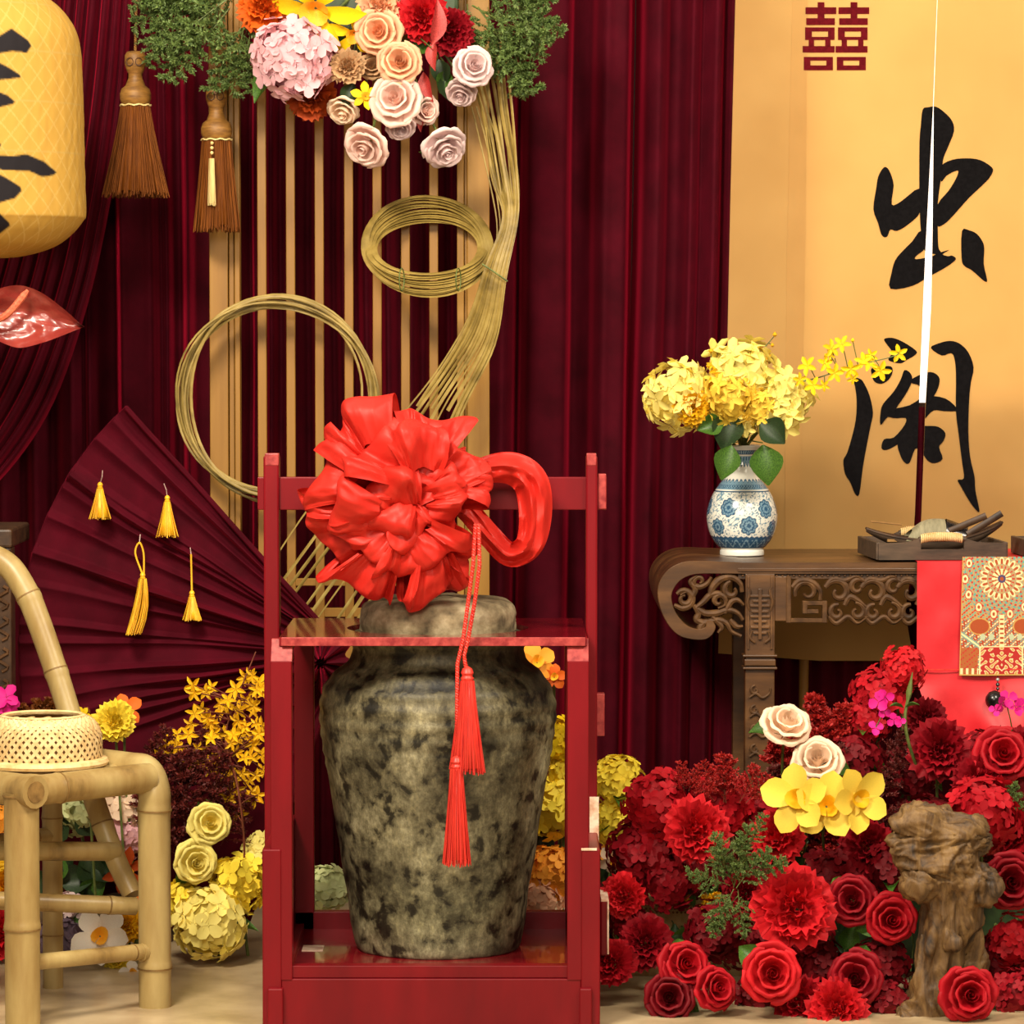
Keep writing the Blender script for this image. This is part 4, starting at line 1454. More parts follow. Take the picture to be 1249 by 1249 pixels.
# ---------------------------------------------------------------- carved dark post at the left edge
ycp = 5.55
cp = thing('carved_post', 'carved dark wooden furniture post at the far left edge', 'furniture', (at(0, 800, ycp).x, ycp, 0))
x1 = at(14, 780, ycp).x
MB().box((x1 - 0.10, ycp, 0), (x1, ycp + 0.07, at(0, 668, ycp).z)).build('post', M_DARKW, cp, bevel=0.004)
MB().box((x1 - 0.45, ycp - 0.012, at(0, 668, ycp).z), (x1 + 0.004, ycp + 0.3, at(0, 645, ycp).z)).build('top_board', M_DARKW, cp, bevel=0.006)
MB().box((x1 - 0.11, ycp - 0.006, at(0, 690, ycp).z), (x1 - 0.002, ycp + 0.075, at(0, 668, ycp).z)).build('moulding', M_DARKW, cp, bevel=0.004)
for i in range(5):
    yy = 715 + i * 38
    pts = [at(4 + 6 * math.sin(t * 2.4), yy + t * 7, ycp - 0.002) for t in [k * 0.45 for k in range(10)]]
    MB().sweep(pts, 0.004, n=6).build('carved_scroll', M_TABLE, cp, smooth=True)

# ================================================================== ALTAR TABLE
YT0, YT1 = 5.72, 6.26
tz = at(1000, 688, YT0).z
tbl_x0 = at(905, 688, YT0).x
tbl = thing('altar_table', 'carved dark wood altar table with scrolled ends', 'table', (at(1250, 900, YT0).x, (YT0 + YT1) / 2, 0))
TX1 = at(1250, 900, YT0).x * 2 - at(803, 720, YT0).x     # right end, out of frame


def tp(px, py, Y=YT0):
    return at(px, py, Y)


# scroll profile of the left end, outer and inner edge, in photo px on the front plane
outer_px = [(905, 686), (880, 685), (850, 684), (832, 686), (816, 694), (805, 708), (802, 724), (806, 744), (815, 762), (828, 775), (845, 780), (860, 780), (869, 774), (873, 765), (870, 758)]
inner_px = [(905, 700), (880, 700), (856, 700), (842, 702), (830, 708), (822, 718), (819, 728), (822, 742), (829, 754), (838, 763), (848, 767), (856, 767), (861, 764), (861, 760), (863, 757)]
oo = spline([(x_, y_, 0) for x_, y_ in outer_px], 5)
ii = spline([(x_, y_, 0) for x_, y_ in inner_px], 5)


def scroll_board(mirror):
    mb = MB()
    vs = []
    for p, q in zip(oo, ii):
        for (r_, Y_) in ((p, YT0), (q, YT0), (q, YT1), (p, YT1)):
            w = at(r_.x, r_.y, YT0)
            X_ = w.x if not mirror else (2 * tbl.location.x - w.x)
            vs.append((X_, Y_, w.z))
    fs = []
    n = len(oo)
    for i in range(n - 1):
        for k in range(4):
            l = (k + 1) % 4
            fs.append((4 * i + k, 4 * i + l, 4 * (i + 1) + l, 4 * (i + 1) + k))
    fs += [(3, 2, 1, 0), tuple(4 * (n - 1) + k for k in range(4))]
    return mb.add(vs, fs)


scroll_board(False).build('scroll_end', M_TABLE, tbl, bevel=0.002, seg=1, smooth=True)
scroll_board(True).build('scroll_end', M_TABLE, tbl, bevel=0.002, seg=1, smooth=True)
xa = at(900, 690, YT0).x
xb = 2 * tbl.location.x - xa
zt = at(905, 686, YT0).z
zb_ = at(905, 700, YT0).z
MB().box((at(895, 690, YT0).x, YT0 + .0006, zb_ + .0006), (2 * tbl.location.x - at(895, 690, YT0).x, YT1 - .0006, zt - .0006)).build('table_top', M_TABLE, tbl)
MB().box((xa, YT0 - 0.003, at(905, 697, YT0).z), (xb, YT0 + 0.01, at(905, 693, YT0).z)).build('edge_bead', M_TABLE, tbl, bevel=0.001)
MB().box((xa, YT0 + 0.008, at(905, 707, YT0).z), (xb, YT1 - 0.008, zb_)).build('under_moulding', M_DARKW, tbl, bevel=0.002)
for i in range(60):
    x_ = xa + 0.012 + i * 0.013
    if x_ < at(1125, 690, YT0).x:
        MB().lathe([(0.0005, 0.0035), (0.003, 0.002), (0.003, -0.002), (0.0005, -0.0035)], 6, (x_, YT0 + 0.007, at(905, 702, YT0).z)).build('bead', M_TABLE, tbl, smooth=True)


# openwork carving: round sectioned scroll curves
def carve(pts, r=0.0062, name='openwork_scroll', Y=YT0 + 0.012, depth=0.010, closed=False, mir=True, ease=True, mat=None):
    P = spline([(x_, y_, 0) for x_, y_ in pts], 6, closed)
    path = [at(p.x, p.y, Y) for p in P]
    n = len(path)
    r = r * 1.25
    R_ = [r * (0.55 + 0.45 * math.sin(PI * min(1, (i + 1) / n * 1.15) ** 0.8)) if ease else r for i in range(n)]
    MB().sweep(path, R_, [max(q, depth * 0.8) for q in R_], n=8, closed=closed).build(name, mat or M_CARVE, tbl, smooth=True)


def spiral(cx, cy, r0, r1, a0, a1, n=14):
    out = []
    for i in range(n + 1):
        t = i / n
        a = math.radians(a0 + (a1 - a0) * t)
        r = r0 + (r1 - r0) * t
        out.append((cx + r * math.cos(a), cy - r * math.sin(a)))
    return out


# inside the scrolled end
carve([(822, 738), (832, 742), (842, 738), (845, 728), (838, 722), (830, 726)])
carve([(845, 728), (848, 718), (842, 709), (850, 702)])
carve(spiral(835, 730, 11, 3, 150, -280))
carve([(842, 712), (852, 716), (862, 712), (868, 704)])
carve(spiral(853, 709, 7, 2, 220, -90), r=0.005)
carve([(848, 742), (858, 734), (866, 726), (876, 724), (884, 730), (884, 738), (876, 742)])
carve([(866, 726), (870, 715), (880, 706), (893, 704), (903, 712), (905, 722)], r=0.008)
carve(spiral(893, 720, 11, 3, 100, 400))
carve(spiral(877, 733, 9, 2.5, 0, 330), r=0.006)
carve([(850, 742), (860, 748), (874, 748), (888, 744), (900, 748), (906, 756)], r=0.007)
carve([(846, 738), (852, 748), (850, 756), (860, 760), (874, 756), (886, 760), (892, 770), (904, 776)], r=0.007)
carve(spiral(862, 768, 10, 2, 60, 420), r=0.008)
carve([(868, 752), (880, 764), (876, 772)], r=0.006)
carve([(890, 756), (898, 764), (906, 764)], r=0.006)
carve([(884, 748), (892, 734), (900, 732), (907, 738)], r=0.006)
# apron right of the leg: fret corner then leafy scrolls
for q in ([(962, 706), (962, 757), (1006, 757), (1006, 736), (982, 736), (982, 746), (996, 746)],):
    for n_b, ((x0_, y0_), (x1_, y1_)) in enumerate(zip(q, q[1:])):
        a, b_ = at(min(x0_, x1_) - 3, min(y0_, y1_) - 3, YT0 + 0.004), at(max(x0_, x1_) + 3, max(y0_, y1_) + 3, YT0 + 0.004)
        eb = 0.0007 * (n_b % 2)
        MB().box((a.x + eb, YT0 + 0.004 + eb, b_.z + eb), (b_.x - eb, YT0 + 0.024 - eb, a.z - eb)).build('fret_bar', M_CARVE, tbl, bevel=0.0015, seg=1)
carve(spiral(984, 722, 15, 4, 200, -150), r=0.006)
carve([(966, 716), (976, 708), (990, 710), (1000, 720), (1000, 732)], r=0.007)
for i, xo in enumerate([0, 44, 88]):
    carve(spiral(1022 + xo, 722, 16, 3, 160, -220), r=0.007)
    carve(spiral(1046 + xo, 716, 11, 3, 20, 380), r=0.006)
    carve(spiral(1021 + xo, 747, 10, 2.5, 80, 440), r=0.006)
    carve(spiral(1045 + xo, 746, 11, 2.5, 100, -250), r=0.006)
    carve([(1006 + xo, 716), (1016 + xo, 706), (1030 + xo, 708), (1044 + xo, 703), (1052 + xo, 708)], r=0.006)
    carve([(1030 + xo, 738), (1036 + xo, 728), (1046 + xo, 732), (1056 + xo, 740)], r=0.0065)
    carve([(1010 + xo, 752), (1020 + xo, 760), (1034 + xo, 752), (1046 + xo, 760), (1058 + xo, 752)], r=0.005)


# legs
def leg(x0, x1, Yf, full=True):
    a, b_ = at(x0, 800, YT0).x, at(x1, 800, YT0).x
    if not full:
        pass
    lg = MB().box((a, Yf, 0), (b_, Yf + 0.05, zb_)).build('leg', M_TABLE, tbl, bevel=0.002)
    return lg, a, b_


lg, la, lb = leg(909, 945, YT0 + 0.002)
for yy, ht, ex in ((800, 3, 3), (808, 8, 1), (815, 3, 3)):
    z_ = at(909, yy, YT0).z
    h_ = px2m(ht, YT0) / 2
    e_ = px2m(ex, YT0)
    MB().box((la - e_, YT0 - 0.005 - e_ * 0.4, z_ - h_), (lb + e_, YT0 + 0.055, z_ + h_)).build('leg_band', M_TABLE, lg, bevel=0.002)
# raised border and longevity motif
for (x0_, x1_) in ((911.5, 914), (940, 942.5)):
    a, b_ = at(x0_, 750, YT0).x, at(x1_, 750, YT0).x
    MB().box((a, YT0 - 0.002, at(911, 792, YT0).z), (b_, YT0 + 0.004, at(911, 703, YT0).z)).build('border_fillet', M_TABLE, lg, bevel=0.0008)
for yy, hw in ((727, 12), (733, 9), (739, 12), (746, 10), (752, 12), (758, 8), (765, 11), (772, 8)):
    a, b_ = at(927 - hw, yy, YT0), at(927 + hw, yy, YT0)
    MB().box((a.x, YT0 - 0.004, a.z - 0.0028), (b_.x, YT0 + 0.004, a.z + 0.0028)).build('carved_bar', M_TABLE, lg, bevel=0.001)
a, b_ = at(925, 718, YT0), at(929, 780, YT0)
MB().box((a.x, YT0 - 0.0045, b_.z), (b_.x, YT0 + 0.004, a.z)).build('carved_bar', M_TABLE, lg, bevel=0.001)
for s in (-1, 1):
    carve([(927 + s * 13, 745), (927 + s * 15, 734), (927 + s * 12, 722), (927 + s * 14, 716)], r=0.003, Y=YT0 - 0.001, depth=0.003, name='carved_scroll')
    carve([(927 + s * 6, 784), (927 + s * 12, 778), (927 + s * 10, 770)], r=0.003, Y=YT0 - 0.001, depth=0.003, name='carved_scroll')
for i, yy in enumerate([842, 866, 890, 914, 936]):
    carve(spiral(921, yy, 6, 1.5, 90, 430), r=0.003, Y=YT0 - 0.001, depth=0.003, name='carved_scroll')
    carve([(914, yy + 9), (922, yy + 4), (930, yy + 9), (938, yy + 4), (940, yy - 3)], r=0.003, Y=YT0 - 0.001, depth=0.003, name='carved_scroll')
# the other legs
MB().box((la, YT1 - 0.06, 0), (lb, YT1 - 0.01, zb_)).build('leg', M_TABLE, tbl, bevel=0.002)
MB().box((2 * tbl.location.x - lb, YT0 + 0.002, 0), (2 * tbl.location.x - la, YT0 + 0.052, zb_)).build('leg', M_TABLE, tbl, bevel=0.002)
MB().box((2 * tbl.location.x - lb, YT1 - 0.06, 0), (2 * tbl.location.x - la, YT1 - 0.01, zb_)).build('leg', M_TABLE, tbl, bevel=0.002)
MB().box((la + 0.01, YT0 + 0.05, 0.03), (lb - 0.01, YT1 - 0.05, 0.09)).build('stretcher', M_DARKW, tbl, bevel=0.002)
# left apron piece (dense fret next to the leg)
a, b_ = at(945, 703, YT0), at(962, 758, YT0)
MB().box((a.x, YT0 + 0.006, b_.z), (b_.x - 0.004, YT0 + 0.022, a.z)).build('apron_block', M_TABLE, tbl, bevel=0.002)
tab_top = zt

# ================================================================== VASE
YV = 5.98
vx = at(905, 640, YV).x
vz0 = tab_top + 0.001
kV = (YV + DEL) / F
vprof = [(26, 0), (27, 1), (27, 6), (26, 8), (30, 12), (36, 20), (41, 32), (43.2, 46), (42, 58), (37, 72), (30, 84), (23, 93), (18, 101), (15, 110), (14.3, 118), (15.5, 124), (20, 129), (25, 133), (25.5, 134.5), (23, 134.5), (17, 130), (13, 122), (12, 112)]
VS = spline([(r * kV, z * kV, 0) for r, z in vprof], 8)
nth = 260
seg = [0]
for a, b_ in zip(VS, VS[1:]):
    seg.append(seg[-1] + (b_ - a).length)
nvv = 200
samp = []
j = 0
for i in range(nvv + 1):
    s = seg[-1] * i / nvv
    while j < len(VS) - 2 and seg[j + 1] < s:
        j += 1
    t = (s - seg[j]) / max(1e-9, seg[j + 1] - seg[j])
    samp.append(VS[j].lerp(VS[j + 1], t))
vs, sv = [], []
for i, p in enumerate(samp):
    for k in range(nth):
        a = 2 * PI * k / nth
        vs.append((vx + p.x * math.cos(a), YV + p.x * math.sin(a), vz0 + p.y))
        sv.append((a, p.y / kV, p.x / kV, 1.0 if i > nvv * 0.86 else 0.0))
fs = []
for i in range(nvv):
    for k in range(nth):
        l = (k + 1) % nth
        fs.append((i * nth + k, i * nth + l, (i + 1) * nth + l, (i + 1) * nth + k))
fs.append(tuple(range(nth - 1, -1, -1)))
me = MB().add(vs, fs).mesh('vase_body', painted('glazed_porcelain', rough=0.18, spec=0.6, coat=0.5), smooth=True, sharp=0, fixn=False)
sv = np.array(sv)
th, z, rr_, ins = sv[:, 0], sv[:, 1], sv[:, 2], sv[:, 3]
white = np.array(srgb(232, 232, 222))
blue = np.array(srgb(40, 82, 116))
lblue = np.array(srgb(118, 152, 172))
cols = np.tile(white, (len(sv), 1))
x_arc = np.mod(th + PI / 2 + PI, 2 * PI) - PI          # 0 faces the camera
xs = x_arc * 43


def setc(m, c):
    cols[m & (ins < 0.5)] = c


# scrolling stems and leaves over the belly
bodym = (z > 25) & (z < 78)
vine = np.sin(xs * 0.42 + 3 * np.sin(z * 0.21)) + np.sin(z * 0.55 + 2.2 * np.sin(xs * 0.25))
setc(bodym & (np.abs(vine) < 0.17), lblue)
leafp = np.sin(xs * 0.95 + 1.7 * np.sin(z * 0.5)) * np.sin(z * 0.9 + 1.3 * np.sin(xs * 0.6))
setc(bodym & (leafp > 0.62), blue)
setc(bodym & (leafp > 0.80), lblue)
for fx, fz, fr in ((6, 38, 12), (-20, 60, 12), (30, 58, 12), (-36, 36, 11), (44, 34, 11), (64, 60, 12), (-62, 60, 12), (85, 38, 12), (-85, 36, 12), (110, 58, 12), (-110, 58, 12), (128, 36, 12)):
    dx, dz = xs - fx, (z - fz)
    d = np.hypot(dx, dz)
    an_ = np.arctan2(dz, dx)
    edge = fr * (0.82 + 0.18 * np.abs(np.cos(an_ * 4)))
    setc(d < edge + 1.6, white)
    setc(d < edge, lblue)
    setc((d < edge) & (d > edge - 1.8), blue)
    setc((np.abs(d - edge * 0.55) < 1.0), blue)
    setc((d < edge) & (d > edge * 0.3) & (np.abs(np.sin(an_ * 8)) < 0.25), blue)
    setc(d < fr * 0.22, blue)
# bands
setc((z > 10) & (z < 23), blue)
setc((z > 11) & (z < 22) & (np.abs(np.sin(xs * 0.42) * 4 + 16 - z) < 1.1), lblue)
setc((z > 12) & (z < 22) & (np.sin(xs * 0.84) * np.sin(z * 0.9) > 0.7), lblue)
setc((z > 22.2) & (z < 23.4 + 1.5 * np.abs(np.sin(xs * 0.42))), blue)
setc((z > 78.5) & (z < 79.8), blue)
setc((z > 81) & (z < 88), lblue)
setc((z > 82) & (z < 87) & (np.sin(xs * 1.3) * np.sin(z * 1.6) > 0.1), blue)
nk = x_arc * 18
setc((z > 88) & (z < 90.5 + 3.5 * np.abs(np.sin(nk * 0.8))), blue)
setc((z > 88) & (z < 89.5 + 2.6 * np.abs(np.sin(nk * 0.8))), lblue)
setc((z > 114 - 6 * np.abs(np.sin(nk * 0.7))) & (z < 122), lblue)
setc((z > 114 - 6 * np.abs(np.sin(nk * 0.7))) & (z < 116 - 6 * np.abs(np.sin(nk * 0.7))), blue)
setc((z > 116) & (z < 121) & (np.sin(nk * 1.4) > 0.3), blue)
setc((z > 123) & (z < 129), blue)
setc((z > 124) & (z < 128) & (np.sin(nk * 2.2) > 0.2), lblue)
paint(me, cols)
vase = thing('porcelain_vase', 'blue and white porcelain vase on the altar table', 'vase', (vx, YV, vz0))
place('vase_body', me, vase)

# ================================================================== TABLE RUNNER
YR = YT0 - 0.012
runner = thing('table_runner', 'red satin table runner with brocade panel over the table edge', 'table runner', at(1225, 800, YR))
rx0, rx1 = at(1118.5, 700, YR).x, at(1330, 700, YR).x
ztp = tab_top + 0.003


def rsheet(u, v):
    x_ = rx0 + (rx1 - rx0) * u
    if v < 0.3:                              # lies on the table top
        y_ = YT1 - 0.05 - (YT1 - 0.05 - YR) * (v / 0.3)
        return (x_, y_, ztp)
    t = (v - 0.3) / 0.7
    zl = at(1200, 905, YR).z
    z_ = ztp + (zl - ztp) * t
    fold = 0.0
    if t > 0.66:
        q = (t - 0.66) / 0.34
        fold = q * (0.020 * math.sin(u * 9 + 2.5 * t + 0.5) + 0.012 * math.sin(u * 17 - 6 * t)) + 0.035 * q
        x_ += 0.05 * q * (1 - 2 * u) * (0.6 if u < 0.5 else 0) + 0.015 * q
    y_ = YR - 0.003 - fold - 0.004 * nz(u * 7, t * 6, 2)
    return (x_, y_, z_)


MB().grid(rsheet, 60, 60).build('satin_cloth', M_CLOTH, runner, smooth=True, sharp=60, fixn=False)
MB().box((rx0 + 0.012, YR - 0.012, at(1200, 816.8, YR).z), (rx1, YR - 0.0105, at(1200, 815.6, YR).z)).build('cloth_seam', M_REDT, runner)
# brocade panel
YBR = YR - 0.014
nu, nvp = 230, 220
U, V = np.meshgrid(np.linspace(1174, 1270, nu + 1), np.linspace(679, 824, nvp + 1))
xoff = -4.0 * (V - 679) / 145 * np.clip((1222 - U) / 48, 0, 1)
vs = []
for jv in range(nvp + 1):
    for iu in range(nu + 1):
        p = at(U[jv, iu] + xoff[jv, iu], V[jv, iu] - (3 if False else 0), YBR)
        vs.append((p.x, p.y - 0.003 * math.sin(U[jv, iu] * 0.08) * (jv / nvp), p.z))
fs = [(jv * (nu + 1) + iu, jv * (nu + 1) + iu + 1, (jv + 1) * (nu + 1) + iu + 1, (jv + 1) * (nu + 1) + iu) for jv in range(nvp) for iu in range(nu)]
me = MB().add(vs, fs).mesh('brocade_panel', painted('brocade_weave', rough=0.55, spec=0.3, bump=0.3, bscale=900), smooth=True, sharp=0, fixn=False)
red, rust, cream, teal, gold, grey, navy = [np.array(srgb(*c)) for c in ((186, 44, 40), (166, 74, 34), (238, 218, 164), (90, 164, 150), (196, 152, 80), (150, 146, 126), (70, 66, 104))]
C = np.zeros((nvp + 1, nu + 1, 4))
C[:] = gold * 0.75 + grey * 0.25
mott = np.sin(U * 1.3) * np.sin(V * 1.15) + np.sin(U * 0.7 + V * 0.9)
C[mott > 0.7] = red
C[mott < -0.9] = teal
X, Yv = U - 1222, V - 706
D = np.hypot(X, Yv)
An = np.arctan2(Yv, X)
C[D < 46] = grey
C[(D < 46) & (np.sin(D * 2.2) > 0.3)] = gold
C[(D < 46) & (D > 27) & (np.sin(An * 26) * np.sin(D * 0.8) > 0.35)] = teal
C[(D < 46) & (D > 27) & (np.sin(An * 26 + 1.5) * np.sin(D * 0.8 + 1) > 0.55)] = red
pet = np.abs(np.cos(An * 10))
C[(D > 18) & (D < 21 + 6 * pet)] = cream
C[(D > 18) & (D < 19.5 + 5 * pet) & (pet > 0.75)] = rust
C[(D > 12) & (D < 18)] = gold
C[(D > 12) & (D < 18) & (np.sin(D * 3) > 0)] = grey
C[(D > 12.5) & (D < 16) & (np.cos(An * 20) > 0.5)] = red
C[D < 12] = cream
C[(D < 12) & (np.cos(An * 12) < -0.3)] = rust
C[D < 5] = navy
C[D < 2.4] = rust
for i in range(14):
    a = -PI / 2 + i * 2 * PI / 14 + 0.22
    px_, py_ = 44 * math.cos(a), 44 * math.sin(a)
    d = np.hypot((X - px_) / 3.6, (Yv - py_) / 5.0)
    C[(d < 1.25)] = red
    C[(d < 1.0)] = cream
    C[(d < 0.45)] = rust
low = (V > 756)
lowm = low & (D > 50)
C[lowm] = rust * 0.7 + red * 0.3
C[lowm & (mott > 0.8)] = cream
C[lowm & (mott < -0.8)] = teal * 0.6 + grey * 0.4
for cx_ in (1196, 1248):
    d = np.hypot((U - cx_) / 11, (V - 764) / 9)
    C[d < 1.15] = gold
    C[d < 1.0] = rust
for cx_ in (1200, 1210, 1234, 1244):
    d = np.hypot((U - cx_) / 3.2, (V - 777) / 4)
    C[d < 1] = teal * 0.5 + cream * 0.5
C[(np.abs(X) < 3.2) & (V > 750) & (V < 788)] = cream
C[(np.abs(X) < 2.2) & (V > 752) & (V < 786) & (np.sin(V * 1.1) > 0.2)] = rust
for s in (-1, 1):
    d = (V - 788) - (np.abs(X) - 28) * -0.72 - 0
    ln = np.abs((V - 775) - (np.abs(X) - 44) * -0.75)
    C[(ln < 3.2) & (np.abs(X) > 26) & (V > 766)] = teal * 0.5 + grey * 0.5
    C[(ln < 1.2) & (np.abs(X) > 26) & (V > 766)] = cream
boxm = (np.abs(X) < 26) & (V > 788)
C[boxm] = red * 0.9
sym = np.sin(np.abs(X) * 0.55 + 1.6 * np.sin(V * 0.4)) * np.sin((V - 788) * 0.5 + 1.2 * np.sin(np.abs(X) * 0.4))
C[boxm & (sym > 0.25)] = cream
C[boxm & (sym > 0.62)] = gold
C[boxm & (np.abs(X) > 24.5)] = cream
C[boxm & (V < 789.6)] = cream
sidem = (np.abs(X) > 27.5) & (V > 790)
C[sidem] = rust * 0.8 + gold * 0.2
C[sidem & (mott > 0.9)] = red
C[(V > 815) & (np.abs(X) > 27) & (np.sin(U * 1.0) > 0.1)] = cream
C[V > 822.5] = gold
C[U < 1175.2] = gold
paint(me, C.reshape(-1, 4))
place('brocade_panel', me, runner)
# bead drop under the panel
pend = thing('bead_pendant', 'black bead and tassel pendant hanging below the brocade panel', 'pendant', at(1217, 860, YBR - 0.01))
for yy, rpx, m_ in ((829, 2.4, M_BEAD), (835, 2.6, M_BLACKB), (840, 2.2, M_BLACKB), (870, 3.0, M_BLACKB)):
    r_ = px2m(rpx, YBR)
    MB().lathe([(0.0003, r_), (r_ * 0.7, r_ * 0.7), (r_, 0), (r_ * 0.7, -r_ * 0.7), (0.0003, -r_)], 12, at(1217, yy, YBR - 0.012)).build('bead', m_, pend, smooth=True)
MB().sweep([at(1217, 824, YBR - 0.012), at(1216, 880, YBR - 0.012)], 0.001, n=5).build('pendant_cord', M_BLACKB, pend)
r_ = px2m(11.5, YBR)
MB().lathe([(0.0005, r_ * 1.05), (r_ * 0.6, r_ * 0.85), (r_ * 0.95, r_ * 0.35), (r_, 0), (r_ * 0.9, -r_ * 0.45), (r_ * 0.55, -r_ * 0.88), (0.0005, -r_ * 1.05)], 20, at(1213, 854, YBR - 0.022)).build('carved_bead', M_BLACKB, pend, smooth=True)
mb, prof = fringe(at(1216, 874, YBR - 0.012), 0.005, 0.010, 0.05, 40, 0.001, 77)
mb.build('fringe', M_BLACKB, pend, smooth=True)['kind'] = 'stuff'

# ================================================================== TRAYS AND BOAT
def tray(cx_, cy_, rot, label):
    root = thing('wooden_tray', label, 'tray', (cx_, cy_, tab_top + 0.0045))
    root.rotation_euler = (0, 0, rot)
    W2, D2, H, t = 0.148, 0.14, 0.040, 0.010

    def lp(mb, name, mat, **kw):
        me = mb.mesh(name, mat, **kw)
        o = bpy.data.objects.new(name, me)
        col.objects.link(o)
        o.parent = root
        return o
    lp(MB().box((-W2, -D2, 0), (W2, D2, 0.008)), 'tray_base', M_TRAY, bevel=0.001)
    for s in (-1, 1):
        lp(MB().box((s * W2 - t / 2, -D2, 0), (s * W2 + t / 2, D2, H)), 'tray_side', M_TRAY, bevel=0.0015)
        y0 = s * D2 - t / 2
        # handled end: low at the corners, arching in the middle, with a hand slot
        top = lambda x: H + 0.017 * math.exp(-(x / 0.062) ** 4) + 0.004 * math.exp(-(x / 0.1) ** 2) - 0.002
        mb = MB()
        n = 30
        for q0, q1 in ((-W2, -0.05), (0.05, W2)):
            pts = [(q0 + (q1 - q0) * i / n, y0, top(q0 + (q1 - q0) * i / n)) for i in range(n + 1)]
            poly = [(q0, y0, 0), (q1, y0, 0)] + pts[::-1]
            mb.prism(poly, (0, t, 0))
        mb.box((-0.05, y0, 0), (0.05, y0 + t, 0.024))
        lp(mb, 'tray_end', M_TRAY, tri=True)
        path = [Vector((-0.053 + 0.106 * i / 24, y0 + t / 2, top(-0.05 + 0.1 * i / 24) - 0.006)) for i in range(25)]
        hb_ = lp(MB().sweep(path, 0.0065, 0.0075, n=10), 'handle_bar', M_TRAY, smooth=True)
        mbh = MB()
        for i in range(22):
            p = path[1 + i]
            ring = [p + Vector((0.0, 0.0088 * math.cos(a), 0.0092 * math.sin(a))) for a in [2 * PI * q / 12 for q in range(12)]]
            mbh.sweep(ring, 0.0021, n=5, up=(1, 0, 0), closed=True)
        rw_ = lp(mbh, 'rattan_wrap', M_WICKER, smooth=True)
        rw_.parent = hb_
        rw_['kind'] = 'stuff'
    return root


tray(at(1138, 670, 5.86).x, 5.888, math.radians(3.5), 'dark wooden tray with rattan handle under the model boat')
tray(at(1138, 670, 5.86).x + 0.365, 5.90, math.radians(3.5), 'dark wooden tray cut off by the right edge')

boat = thing('model_boat', 'dark wooden model boat with arched canopy in the tray', 'model boat', at(1140, 655, 5.88))
bl, br = at(1058, 637, 5.86), at(1221, 626, 5.9)
zk = tab_top + 0.022


def hull(u, v):
    x_ = bl.x + (br.x - bl.x) * u
    w = 0.047 * math.sin(PI * (0.04 + 0.92 * u)) ** 0.6
    sh = (2 * u - 1)
    zr = zk + 0.022 + 0.034 * abs(sh) ** 2.2 * (0.75 if u < 0.5 else 1.2)
    a = (v - 0.5) * PI
    return (x_, 5.885 + w * math.sin(a), zr - (0.022 + 0.010 * (1 - abs(sh))) * math.cos(a) ** 0.7 * (1 - 0.6 * abs(sh) ** 3))


MB().grid(hull, 40, 16).build('hull', M_TRAY, boat, smooth=True, sharp=0, fixn=False)
for v_ in (0.0, 1.0):
    MB().sweep([Vector(hull(i / 40, v_)) for i in range(41)], 0.003, n=6).build('gunwale', M_DARKW, boat, smooth=True)
m_can = noisy('grey_matting', [(0.3, srgb(112, 106, 82)), (0.7, srgb(160, 152, 122))], scale=80, rough=0.8, stretch=(1, 0.3, 0.3), bump=0.3, bdist=0.001)


def canopy(u, v):
    x_ = at(1103, 640, 5.885).x + (at(1152, 640, 5.885).x - at(1103, 640, 5.885).x) * u
    a = (v) * PI
    return (x_ + 0.018 * math.sin(a) * (1 - u), 5.885 - 0.043 * math.cos(a), zk + 0.020 + 0.056 * math.sin(a) ** 0.8 * (1 - 0.55 * (1 - u) ** 3 - 0.12 * u))


MB().grid(canopy, 14, 18).build('canopy', m_can, boat, smooth=True, sharp=0, fixn=False)
def canopy2(u, v):
    x_ = at(1148, 640, 5.885).x + 0.05 * u
    a = v * PI
    return (x_ + 0.012 * math.sin(a), 5.885 - 0.040 * math.cos(a), zk + 0.018 + 0.052 * math.sin(a) ** 0.8 * (1 - 0.35 * u))


MB().grid(canopy2, 8, 14).build('canopy_hood', M_BLACKB, boat, smooth=True, sharp=0, fixn=False)
for p0, p1 in (((1158, 648), (1203, 629)), ((1180, 652), (1222, 626))):
    MB().sweep([at(*p0, 5.85), at(*p1, 5.85)], 0.008, 0.003, n=8).build('oar', M_DARKW, boat, smooth=True)
MB().sweep([at(1062, 636, 5.86), at(1100, 640, 5.86)], 0.002, n=6).build('pole', M_WICKD, boat)
MB().box((at(1082, 646, 5.86).x, 5.85, zk + 0.018), (at(1104, 646, 5.86).x, 5.92, zk + 0.024)).build('deck_plank', M_WICKD, boat)

# ================================================================== FLOWER KIT
rf = random.Random(5)
MESH = {}


def interp(arr, t):
    x_ = max(0.0, min(1.0, t)) * (len(arr) - 1)
    i = min(len(arr) - 2, int(x_))
    return arr[i] + (arr[i + 1] - arr[i]) * (x_ - i)


def cup_petal(key, rp, hp, w0, mat, nu=6, nv=5, tip=0.22, wave=0.02, wf=5.0, ph=0.0, roll=0.0, narrow=0.35):
    """petal as a patch of a cup: profile rp/hp from base to rim, half angle w0"""
    kk = (key, mat.name)
    if kk in MESH:
        return MESH[kk]

    def fn(u, v):
        w = u * 2 - 1
        vv = v * (1 - tip * abs(w) ** 2.2)
        ang = w * w0 * (narrow + (1 - narrow) * math.sin(min(1, v * 1.1) * PI / 2))
        r = interp(rp, vv)
        h = interp(hp, vv) + wave * math.sin(wf * w + ph) * v ** 2 - roll * abs(w) ** 3 * v
        r += wave * 0.8 * math.cos(wf * w * 1.3 + ph * 2) * v ** 2
        return (r * math.cos(ang), r * math.sin(ang), h)
    MESH[kk] = MB().grid(fn, nu, nv).mesh(key, mat, smooth=True, sharp=0, fixn=False)
    return MESH[kk]


